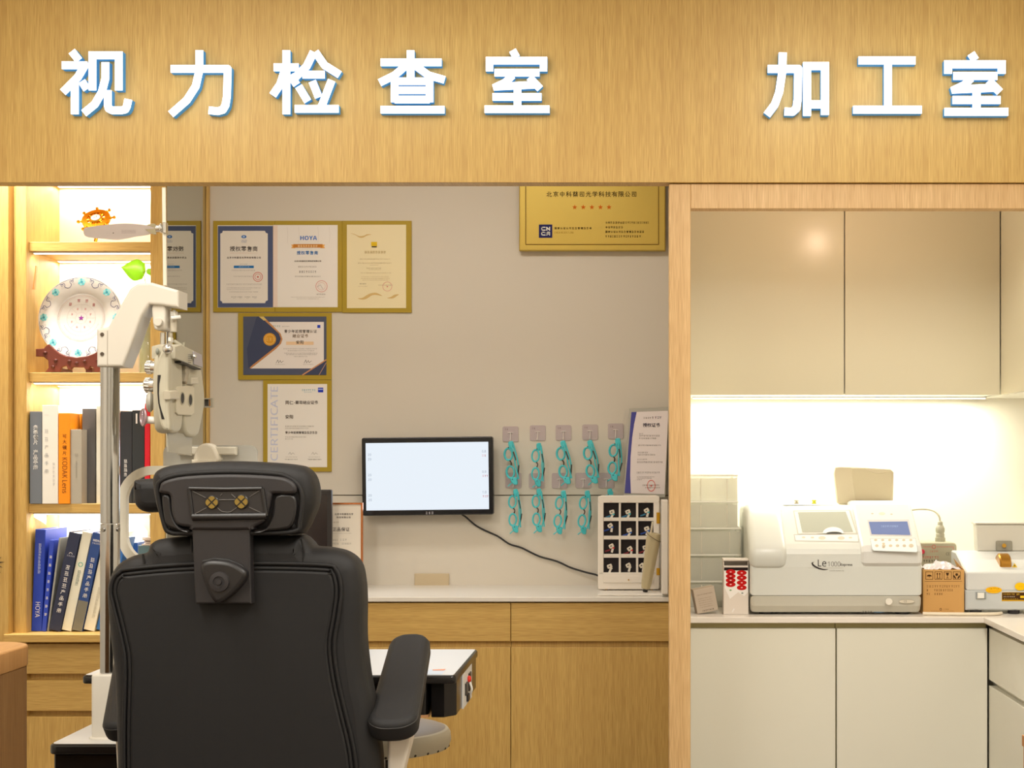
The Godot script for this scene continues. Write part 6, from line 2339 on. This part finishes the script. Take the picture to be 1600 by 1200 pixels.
	# chamber window and its key strip on the body's slope
	var nb := Vector3(0, 0.145, 0.097).normalized()
	var p0 := Vector3(0, 0.997, -4.195)
	b = pb(t, p0, nb, 1060, 720, 0.23333)
	b.ppoly(PackedVector2Array([Vector2(768, 334), Vector2(1150, 328), Vector2(1200, 490), Vector2(798, 496)]), rgb(196, 192, 180), 1)
	b.ppoly(PackedVector2Array([Vector2(776, 340), Vector2(1142, 334), Vector2(1190, 484), Vector2(804, 490)]), rgb(232, 230, 222), 2)
	obj("window_surround", b, ink_mat(), t)
	b = pb(t, p0, nb, 1060, 720, 0.23333)
	b.ppoly(PackedVector2Array([Vector2(800, 346), Vector2(1120, 342), Vector2(1170, 478), Vector2(830, 482)]), Color.WHITE, 4)
	obj("chamber_window", b, mat(rgb(176, 178, 166), 0.08), t)
	b = pb(t, p0, nb, 1060, 720, 0.23333)
	var arc := PackedVector2Array()
	for i in 13:
		var a := PI * i / 12.0
		arc.append(Vector2(1036 - cos(a) * 70, 488 - sin(a) * 42))
	b.ppoly(arc, rgb(238, 236, 230), 6)
	var arc2 := PackedVector2Array()
	for i in 13:
		var a := PI * i / 12.0
		arc2.append(Vector2(1042 - cos(a) * 52, 490 - sin(a) * 12))
	b.ppoly(arc2, rgb(60, 58, 52), 7)
	obj("window_grip", b, ink_mat(), t)
	b = pb(t, p0, nb, 1060, 720, 0.23333)
	b.ppoly(PackedVector2Array([Vector2(772, 492), Vector2(1204, 490), Vector2(1210, 548), Vector2(780, 540)]), rgb(196, 192, 184), 1)
	b.ppoly(PackedVector2Array([Vector2(778, 498), Vector2(1200, 496), Vector2(1204, 540), Vector2(786, 534)]), rgb(236, 234, 228), 2)
	for q in [[962.0, 518.0, 24.0], [1090.0, 519.0, 24.0], [838.0, 514.0, 12.0], [897.0, 515.0, 12.0], [1152.0, 516.0, 12.0]]:
		b.pdisc(q[0], q[1], q[2], rgb(214, 202, 184), 3, 16, 0.5)
	obj("key_strip", b, ink_mat(), t)
	# name on the front
	b = pb(t, Vector3(0, 0, -4.1676), Vector3(0, 0, 1), 1060, 720, 0.23333)
	var dk := rgb(64, 60, 60)
	b.plat("Le", 928, 686, 62, dk, 1, false, 0.0, 1.0)
	b.plat("1000", 998, 692, 44, rgb(150, 146, 142), 1, false, 0.0, 0.9)
	b.plat("Express", 1084, 696, 22, rgb(96, 92, 88), 1, true, 0.0, 1.0)
	b.ppoly(smooth2(PackedVector2Array([Vector2(892, 682), Vector2(900, 704), Vector2(936, 724), Vector2(976, 732), Vector2(1004, 726), Vector2(970, 724), Vector2(930, 710), Vector2(904, 692), Vector2(904, 680), Vector2(916, 676)]), 3), dk, 1)
	b.prect(868, 716, 236, 1.6, rgb(196, 190, 180), 1)
	b.pline(1012, 733, 92, 7, rgb(170, 164, 156), 1)
	obj("nameplate", b, ink_mat(), t)
	# knob, badge and label on the base
	b = wb(t)
	b.rod(at(1389, 940, 4.168), at(1389, 940, 4.152), 0.0105, 20)
	obj("knob", b, mat(rgb(236, 232, 224), 0.2, 0.5), t)
	b = pb(t, Vector3(0, 0, -4.169), Vector3(0, 0, 1), 1300, 720, 0.23333)
	b.pdisc(500, 942, 54, rgb(190, 182, 164), 1, 28, 0.26)
	b.pdisc(500, 942, 49, rgb(216, 208, 190), 2, 28, 0.22)
	b.plat("CE", 480, 942, 20, rgb(140, 132, 118), 3)
	obj("badge", b, ink_mat(), t)
	b = pb(t, Vector3(0, 0, -4.169), Vector3(0, 0, 1), 1300, 720, 0.23333)
	b.pline(204, 1006, 66, 14, rgb(60, 56, 56), 1)
	b.pline(282, 1010, 60, 8, rgb(120, 170, 210), 1)
	obj("foot_label", b, ink_mat(), t)
	# raised lid
	b = wb(t)
	b.prism(smooth2(outline("1305 730 1312 729 1345 730 1392 733 1397 738 1395.5 789 1391 792 1312 788.5 1308 785 1303 740", 0, 0, 1, 4.47), 1), -4.495, -4.47, 0.004, 0.004, 2, 0)
	var lid := obj("lid", b, mat(rgb(206, 194, 164), 0.45), t)
	b = wb(t)
	b.prism(outline("1330 731.5 1352 731.5 1356 735 1370 740 1386 738 1394 735 1392 788 1338 787", 0, 0, 1, 4.469), -4.4702, -4.4685, 0.001, 0.0, 1, 0)
	obj("lid_inset", b, mat(rgb(200, 188, 156), 0.45), lid)
	b = wb(t)
	b.span(Vector3(xa(1338, 4.45), 1.10, -4.44), Vector3(xa(1395, 4.45), 1.112, -4.5), 0.002)
	obj("lid_hinge", b, mat(rgb(120, 112, 96), 0.4), t)
	# things lying on the edger
	b = B.new()
	var pz := 1.1075
	b.xf = Transform3D(Basis(Vector3(0, 1, 0), 0.1), Vector3(xa(1262, 4.42), pz, -4.42))
	b.box(Vector3(0, 0.0006, 0), Vector3(0.17, 0.0012, 0.08))
	tag(obj("leaflet", b, mat(rgb(236, 238, 240), 0.6)), "white leaflet lying on top of the lens edger", "leaflet")
	var caps := [[1244.5, 783.0, rgb(176, 168, 140), "small grey suction cup standing on the edger's leaflet"], [1272.0, 781.0, rgb(190, 190, 20), "small yellow-green suction cup standing on the edger's leaflet"]]
	for q in caps:
		var w := Vector3(xa(q[0], 4.42), 1.1088, -4.42)
		var s := thing("suction_cup", q[3], "suction cup", w, "suction cups on the edger")
		b = B.new()
		b.lathe([Vector2(0, 0), Vector2(0.008, 0), Vector2(0.0065, 0.004), Vector2(0.004, 0.0055), Vector2(0.004, 0.0075), Vector2(0, 0.0075)], 16)
		obj("foot", b, mat(q[2], 0.5), s)
		b = B.new()
		b.lathe([Vector2(0, 0.0075), Vector2(0.0065, 0.0075), Vector2(0.0075, 0.0095), Vector2(0.0065, 0.012), Vector2(0, 0.012)], 16)
		obj("cap", b, mat(q[2], 0.5), s)

# ---------------------------------------------------------------- other things on the workshop's worktop
func build_workshop_objects() -> void:
	var top := ya(964.5, 4.12)
	# clear stacking bins by the post
	var film := StandardMaterial3D.new()
	film.albedo_color = Color(rgb(222, 220, 204), 0.55)
	film.transparency = BaseMaterial3D.TRANSPARENCY_ALPHA
	film.roughness = 0.28
	var names := ["lowest", "second lowest", "middle", "second highest", "highest"]
	var x0 := 0.15
	var y := top
	for i in 5:
		var wide := 0.165 if i < 3 else 0.155
		var h := 0.083
		var t := thing("stacking_bin", "frosted clear bin beside the edger, %s of the stack of five" % names[i], "bin", Vector3(x0, y, -4.5), "clear stacking bins")
		var b := B.new()
		var f := 0.10
		b.span(Vector3(0, 0.0, f), Vector3(wide, 0.003, -0.12))
		b.span(Vector3(0, 0.003, -0.117), Vector3(wide, h - 0.001, -0.12))
		b.span(Vector3(0, 0.003, f), Vector3(0.003, h - 0.001, -0.117))
		b.span(Vector3(wide - 0.003, 0.003, f), Vector3(wide, h - 0.001, -0.117))
		obj("shell", b, film, t)
		b = B.new()
		b.span(Vector3(0.003, 0.003, f), Vector3(wide - 0.003, h * 0.86, f - 0.003))
		obj("front", b, film, t)
		b = B.new()
		b.span(Vector3(-0.001, h - 0.006, f + 0.003), Vector3(wide + 0.002, h - 0.0005, f - 0.002), 0.001)
		obj("rim", b, mat(rgb(238, 236, 224), 0.3), t)
		b = B.new()
		b.span(Vector3(wide * 0.25, 0.004, f + 0.0008), Vector3(wide * 0.265, h * 0.84, f))
		b.span(Vector3(wide * 0.78, 0.004, f + 0.0008), Vector3(wide * 0.795, h * 0.84, f))
		obj("rib", b, mat(rgb(214, 208, 190), 0.4), t)
		y += h
	# hanging file pull beside the bins
	# tilted carton
	var c := Vector3(xa(1090, 4.2), top + 0.0005, -4.2)
	var t := thing("carton", "small tilted grey-brown carton with printed lines, left of the dispenser box", "box", c)
	t.rotation = Vector3(0, 0.12, 0.19)
	var b := B.new()
	b.span(Vector3(0, 0, 0), Vector3(0.064, 0.072, -0.05), 0.001)
	obj("body", b, mat(rgb(192, 176, 158), 0.7), t)
	b = B.new()
	b.span(Vector3(0.0, 0.072, -0.002), Vector3(0.062, 0.0735, -0.03))
	obj("flap", b, mat(rgb(176, 158, 136), 0.7), t)
	b = B.new()
	b.flat_local = true
	b.pp = Vector3(0.004, 0.066, 0.0003)
	b.pline(0.004, 0.01, 0.045, 0.003, rgb(120, 100, 84), 1)
	for i in 5:
		b.pline(0.006, 0.022 + i * 0.0065, 0.04, 0.0025, rgb(150, 132, 116), 1)
	b.pline(0.012, 0.058, 0.034, 0.004, rgb(60, 50, 44), 1)
	obj("print", b, ink_mat(), t)
	# dispenser box with red ovals
	var d := 4.19
	t = thing("dispenser_box", "white box with rows of red oval stickers, left of the edger", "box", Vector3(xa(1150, d), top, -d))
	var bx0 := xa(1130.5, d)
	var bx1 := xa(1169.5, d)
	b = wb(t)
	b.span(Vector3(bx0, top + 0.0003, -d), Vector3(bx1, ya(884, d), -d - 0.06), 0.001)
	b.span(Vector3(bx0, ya(884, d), -d - 0.056), Vector3(bx1, ya(876, d), -d - 0.06))
	b.span(Vector3(bx0, ya(884, d), -d - 0.004), Vector3(bx0 + 0.002, ya(878, d), -d - 0.06))
	b.span(Vector3(bx1 - 0.002, ya(884, d), -d - 0.004), Vector3(bx1, ya(878, d), -d - 0.06))
	b.span(Vector3(bx0 - 0.001, ya(876.5, d), -d + 0.002), Vector3(bx1 + 0.001, ya(873.5, d), -d - 0.062), 0.001)
	obj("body", b, mat(rgb(226, 216, 206), 0.5), t)
	b = pb(t, Vector3(0, 0, -d), Vector3(0, 0, 1), 1060, 720, 0.23333)
	b.prect(306, 714, 160, 20, rgb(34, 22, 22), 1)
	b.ppoly(PackedVector2Array([Vector2(306, 736), Vector2(466, 736), Vector2(466, 880), Vector2(440, 905), Vector2(400, 880), Vector2(345, 925), Vector2(310, 850)]), rgb(246, 242, 238), 1)
	for i in 4:
		b.pdisc(350, 744 + i * 28.0, 33, rgb(200, 26, 26), 2, 18, 0.52)
		b.pdisc(424, 750 + i * 33.0, 33, rgb(200, 26, 26), 2, 18, 0.52)
		b.pdisc(350, 744 + i * 28.0, 7, rgb(240, 190, 190), 3, 8, 0.6)
		b.pdisc(424, 750 + i * 33.0, 7, rgb(240, 190, 190), 3, 8, 0.6)
	b.pdisc(349, 866, 8, rgb(130, 170, 130), 2, 8, 0.7)
	b.pdisc(428, 886, 8, rgb(150, 160, 150), 2, 8, 0.7)
	b.pstroke(PackedVector2Array([Vector2(362, 1010), Vector2(372, 992)]), 8, rgb(240, 236, 232), 2)
	obj("stickers", b, ink_mat(), t)
	# open cardboard box with plastic inside
	d = 4.2
	t = thing("cardboard_box", "brown cardboard box with handling symbols, right of the edger", "box", Vector3(xa(1474, d), top, -d - 0.05))
	var cx0 := xa(1442.5, d)
	var cx1 := xa(1506.5, d)
	var cy := ya(890, d)
	var kraft := mat(rgb(206, 158, 92), 0.75)
	b = wb(t)
	b.span(Vector3(cx0, top + 0.0003, -d), Vector3(cx1, cy, -d - 0.003))
	b.span(Vector3(cx0, top + 0.0003, -d - 0.097), Vector3(cx1, cy, -d - 0.1))
	b.span(Vector3(cx0, top + 0.0003, -d - 0.003), Vector3(cx0 + 0.003, cy, -d - 0.097))
	b.span(Vector3(cx1 - 0.003, top + 0.0003, -d - 0.003), Vector3(cx1, cy, -d - 0.097))
	b.span(Vector3(cx0, top + 0.0003, -d - 0.003), Vector3(cx1, top + 0.003, -d - 0.097))
	obj("walls", b, kraft, t)
	b = wb(t)
	b.quad(Vector3(cx1, cy, -d - 0.003), Vector3(cx1, cy, -d - 0.097), Vector3(cx1 - 0.012, cy + 0.028, -d - 0.09), Vector3(cx1 - 0.006, cy + 0.004, -d - 0.003))
	obj("flap", b, kraft, t)
	b = pb(t, Vector3(0, 0, -d), Vector3(0, 0, 1), 1300, 720, 0.23333)
	var ik := rgb(70, 46, 22)
	for i in 4:
		var ux := 626.0 + i * 61.5
		for q in [[ux, 742.0, 50.0, 3.0], [ux, 792.0, 50.0, 3.0], [ux, 742.0, 3.0, 52.0], [ux + 48, 742.0, 3.0, 52.0]]:
			b.prect(q[0], q[1], q[2], q[3], ik, 1)
	b.ppoly(PackedVector2Array([Vector2(634, 774), Vector2(640, 765), Vector2(652, 762), Vector2(664, 766), Vector2(670, 774)]), ik, 1)
	b.prect(650, 772, 3, 12, ik, 1)
	for x in [703.0, 719.0]:
		b.prect(x, 756, 4, 28, ik, 1)
		b.ppoly(PackedVector2Array([Vector2(x - 5, 760), Vector2(x + 2, 749), Vector2(x + 9, 760)]), ik, 1)
	b.prect(698, 785, 30, 3, ik, 1)
	b.ppoly(PackedVector2Array([Vector2(762, 750), Vector2(784, 750), Vector2(778, 768), Vector2(768, 768)]), ik, 1)
	b.prect(771.5, 768, 3, 16, ik, 1)
	b.prect(764, 783, 18, 3, ik, 1)
	b.pdisc(835, 762, 10, ik, 1, 6)
	b.ppoly(PackedVector2Array([Vector2(814, 764), Vector2(822, 770), Vector2(832, 788), Vector2(824, 790), Vector2(814, 778)]), ik, 1)
	b.ppoly(PackedVector2Array([Vector2(856, 764), Vector2(848, 770), Vector2(838, 788), Vector2(846, 790), Vector2(856, 778)]), ik, 1)
	b.prect(620, 806, 250, 2, ik, 1)
	b.pline(634, 834, 216, 14, rgb(150, 108, 62), 1)
	b.pline(634, 860, 14, 13, ik, 1)
	b.pline(684, 860, 126, 13, rgb(130, 92, 50), 1)
	b.pline(634, 886, 14, 12, ik, 1)
	b.pline(686, 886, 46, 12, rgb(110, 76, 40), 1)
	b.pring(728, 994, 8, 3, ik, 1, 10)
	b.pline(746, 990, 36, 8, rgb(150, 112, 66), 1)
	b.pline(664, 1004, 150, 5, rgb(150, 112, 66), 1)
	obj("print", b, ink_mat(), t)
	# crumpled plastic bag in the box
	b = B.new()
	var nz := FastNoiseLite.new()
	nz.seed = 9
	nz.frequency = 22.0
	var g := []
	for i in 13:
		var row := []
		for j in 9:
			var u := i / 12.0
			var v := j / 8.0
			var hh := 0.022 * sin(PI * u) * sin(PI * v) + 0.012 * nz.get_noise_2d(u, v) + 0.004
			row.append(Vector3(lerpf(cx0 + 0.005, cx1 - 0.008, u), cy - 0.004 + hh, -d - 0.006 - 0.088 * v))
		g.append(row)
	for i in 12:
		for j in 8:
			b.quad(g[i][j], g[i + 1][j], g[i + 1][j + 1], g[i][j + 1])
	tag(obj("plastic_bag", b, mat(rgb(226, 218, 220), 0.2)), "crumpled clear plastic bag poking out of the cardboard box", "plastic bag")
	# grey power box with red print behind the carton, and its plug
	d = 4.42
	t = thing("pump_box", "grey metal box with red print behind the cardboard box", "power box", Vector3(xa(1465, d), top, -d - 0.05))
	var qx0 := xa(1426, d)
	var qx1 := xa(1495, d)
	b = wb(t)
	b.prism(rrect(qx1 - qx0, ya(848, d) - top, 0.012, 4, Vector2((qx0 + qx1) / 2.0, (ya(848, d) + top) / 2.0 + 0.0002)), -d - 0.12, -d, 0.004, 0.004, 2)
	obj("housing", b, mat(rgb(172, 166, 140), 0.45), t)
	b = pb(t, Vector3(0, 0, -d), Vector3(0, 0, 1), 1300, 720, 0.23333)
	var rd := rgb(200, 96, 84)
	b.pring(682, 576, 14, 4, rd, 1, 14)
	b.prect(610, 575, 56, 2.5, rd, 1)
	b.prect(700, 575, 112, 2.5, rd, 1)
	b.prect(812, 575, 2.5, 120, rd, 1)
	b.pline(656, 602, 54, 10, rd, 1)
	b.plat("CE", 762, 624, 24, rgb(90, 84, 76), 1)
	b.pline(606, 640, 100, 14, rd, 1)
	b.pline(612, 664, 104, 16, rgb(96, 90, 80), 1)
	obj("print", b, ink_mat(), t)
	b = wb(t)
	b.rod(at(1441, 862, d), at(1441, 862, d - 0.012), 0.008, 16)
	obj("button", b, mat(rgb(200, 30, 60), 0.35), t)
	var pc := Vector3(xa(1469, d + 0.06), ya(848, d) + 0.0003, -d - 0.06)
	t = thing("cable_connector", "grey cable plug standing on the metal box behind the carton", "plug", pc)
	b = B.new()
	b.lathe([Vector2(0, 0), Vector2(0.016, 0), Vector2(0.016, 0.012), Vector2(0.0135, 0.013), Vector2(0.0135, 0.024), Vector2(0.012, 0.026), Vector2(0.0145, 0.034), Vector2(0.0145, 0.042), Vector2(0.0105, 0.05), Vector2(0.0085, 0.052), Vector2(0.008, 0.062), Vector2(0.004, 0.066), Vector2(0, 0.066)], 24)
	obj("body", b, mat(rgb(176, 172, 152), 0.4), t)
	b = wb(t)
	b.tube(smooth3(PackedVector3Array([pc + Vector3(0, 0.064, 0), at(1467, 806, 4.48), at(1460, 799, 4.49), at(1450, 796, 4.5), at(1436, 795.5, 4.51), at(1416, 798, 4.53)]), 5), 0.0032, 8)
	obj("cable", b, mat(rgb(196, 190, 166), 0.4), t)
	# hand edger at the right edge
	d = 4.2
	t = thing("hand_edger", "grey and white hand edger with brass wheel at the right edge", "edging machine", Vector3(1.12, top, -4.35))
	var hx0 := xa(1508.5, d)
	var hx1 := 1.34
	var pale := mat(rgb(212, 213, 211), 0.35)
	b = wb(t)
	b.span(Vector3(hx0, ya(922, d), -d), Vector3(hx1, top + 0.012, -d - 0.205), 0.004)
	obj("base", b, mat(rgb(196, 200, 200), 0.4), t)
	b = wb(t)
	var hy := ya(894, d)
	face_prism(b, PackedVector2Array([Vector2(d + 0.002, ya(922, d) + 0.0003), Vector2(d + 0.002, hy - 0.004), Vector2(d + 0.006, hy), Vector2(4.34, ya(862, 4.34)), Vector2(4.405, ya(862, 4.34)), Vector2(4.405, ya(922, d) + 0.0003)]), hx0 + 0.002, hx1 - 0.002, 0.004, 1, 0)
	obj("deck", b, pale, t)
	b = wb(t)
	var wy := ya(862, 4.34)
	b.prism(PackedVector2Array([Vector2(xa(1527.5, 4.36), wy + 0.0002), Vector2(1.32, wy + 0.0002), Vector2(1.33, ya(819, 4.36)), Vector2(xa(1525.5, 4.36), ya(819, 4.36))]), -4.405, -4.36, 0.003, 0.003, 1, 0)
	b.span(Vector3(xa(1525, 4.36) - 0.003, ya(819, 4.36), -4.355), Vector3(1.335, ya(816.5, 4.36), -4.41), 0.001)
	obj("splash_tank", b, mat(rgb(208, 204, 192), 0.4), t)
	b = wb(t)
	b.prism(rrect(0.05, 0.032, 0.005, 3, Vector2(xa(1569, 4.355), ya(853, 4.355))), -4.36, -4.352, 0.002, 0.0)
	obj("valve_plate", b, mat(rgb(146, 142, 128), 0.45), t)
	b = wb(t)
	b.rod(at(1569, 852.5, 4.352), at(1569, 852.5, 4.342), 0.0065, 16)
	obj("valve", b, mat(rgb(196, 150, 60), 0.3, 0.9), t)
	b = wb(t)
	b.rod(at(1558.5, 882, 4.27), at(1576.5, 882, 4.27), 0.034, 36)
	obj("grinding_wheel", b, mat(rgb(178, 128, 52), 0.28, 0.85), t)
	var hn := Vector3(0, 0.134, wy - hy).normalized()
	hn = Vector3(0, 0.134, (wy - hy)).normalized()
	b = pb(t, Vector3(0, hy, -4.206), hn, 1480, 800, 0.15)
	b.ppoly(PackedVector2Array([Vector2(674, 578), Vector2(702, 534), Vector2(732, 578)]), rgb(226, 186, 40), 2)
	b.ppoly(PackedVector2Array([Vector2(690, 570), Vector2(702, 550), Vector2(714, 570)]), rgb(120, 96, 30), 3)
	obj("warning_sign", b, ink_mat(), t)
	b = pb(t, Vector3(0, 0, -d), Vector3(0, 0, 1), 1480, 800, 0.15)
	b.pdisc(482, 812, 85, rgb(246, 186, 24), 8, 28, 0.4)
	b.pdisc(760, 775, 58, rgb(246, 196, 20), 8, 24, 0.72)
	for q in [[442.0, 792.0], [478.0, 788.0], [512.0, 794.0]]:
		b.pline(q[0], q[1], 16, 12, rgb(120, 80, 20), 9)
	b.pline(420, 820, 120, 8, rgb(200, 140, 30), 9)
	b.pline(736, 770, 48, 8, rgb(200, 140, 30), 9)
	b.prect(568, 836, 330, 94, rgb(206, 160, 40), 1)
	b.prect(572, 840, 330, 74, rgb(72, 46, 16), 2)
	b.pline(586, 850, 110, 14, rgb(220, 180, 60), 3)
	b.pline(586, 878, 120, 9, rgb(230, 220, 190), 3)
	b.pline(586, 900, 150, 8, rgb(220, 180, 60), 3)
	b.pline(722, 850, 34, 16, rgb(230, 190, 60), 3)
	b.prect(760, 872, 60, 24, rgb(240, 200, 40), 3)
	obj("stickers", b, ink_mat(), t)
	b = wb(t)
	b.span(at(1524.5, 925, d), at(1541, 936, d - 0.004), 0.001)
	var sw := obj("switch_housing", b, mat(rgb(150, 156, 156), 0.4), t)
	b = wb(t)
	b.span(at(1527, 926, d - 0.004), at(1538, 935, d - 0.009), 0.001)
	obj("rocker", b, mat(rgb(240, 238, 230), 0.35), sw)
	for q in [[hx0 + 0.035, 4.22], [1.3, 4.22], [hx0 + 0.035, 4.38], [1.3, 4.38], [1.12, 4.22]]:
		b = wb(t)
		b.rod(Vector3(q[0], top + 0.0002, -q[1]), Vector3(q[0], top + 0.0135, -q[1]), 0.018, 14)
		obj("foot", b, mat(rgb(34, 28, 30), 0.7), t)
	# ivory hose lying along the worktop
	b = B.new()
	var hz := top + 0.0052
	b.tube(smooth3(PackedVector3Array([Vector3(xa(1443, 4.16), hz, -4.172), Vector3(xa(1470, 4.16), hz, -4.165), Vector3(xa(1510, 4.16), hz, -4.16), Vector3(xa(1545, 4.16), hz, -4.16), Vector3(xa(1560, 4.16), hz, -4.168), Vector3(xa(1568, 4.16), hz, -4.185)]), 5), 0.005, 8)
	tag(obj("hose", b, mat(rgb(230, 218, 196), 0.4)), "ivory hose lying along the worktop edge before the cardboard box", "hose")
	# wooden stool whose corner shows at the lower right
	t = thing("wooden_stool", "wooden stool, only its corner showing at the lower right edge", "stool", Vector3(1.09, 0, -3.3))
	var wd := wood(rgb(206, 140, 70))
	b = wb(t)
	b.span(Vector3(0.935, 0.574, -3.15), Vector3(1.24, 0.548, -3.45), 0.003)
	obj("seat", b, wd, t)
	for q in [[0.954, 3.17], [1.22, 3.17], [0.954, 3.43], [1.22, 3.43]]:
		b = wb(t)
		b.span(Vector3(q[0] - 0.016, 0.0, -q[1] - 0.016), Vector3(q[0] + 0.016, 0.548, -q[1] + 0.016), 0.002)
		obj("leg", b, wd, t)

# ---------------------------------------------------------------- desk corner in the foreground
func build_foreground() -> void:
	var t := thing("reception_desk", "rounded wooden desk corner at the lower left edge", "desk", Vector3(-1.5, 0, -1.8))
	var b := wb(t)
	b.xf = b.xf * Transform3D(Basis(Vector3(1, 0, 0), Vector3(0, 0, -1), Vector3(0, 1, 0)), Vector3.ZERO)
	b.prism(rrect(0.9, 1.2, 0.06, 8, Vector2(-1.468, 1.79)), 0.905, 0.94, 0.003, 0.003, 2)
	obj("top", b, wood(rgb(186, 142, 90)), t)
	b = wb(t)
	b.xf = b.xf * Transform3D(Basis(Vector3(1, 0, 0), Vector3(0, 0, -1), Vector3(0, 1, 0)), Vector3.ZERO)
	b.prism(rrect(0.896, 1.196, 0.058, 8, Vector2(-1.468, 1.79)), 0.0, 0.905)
	obj("body", b, wood(rgb(138, 104, 64)), t)  # darker wood than the top: weak light on the side put into the colour
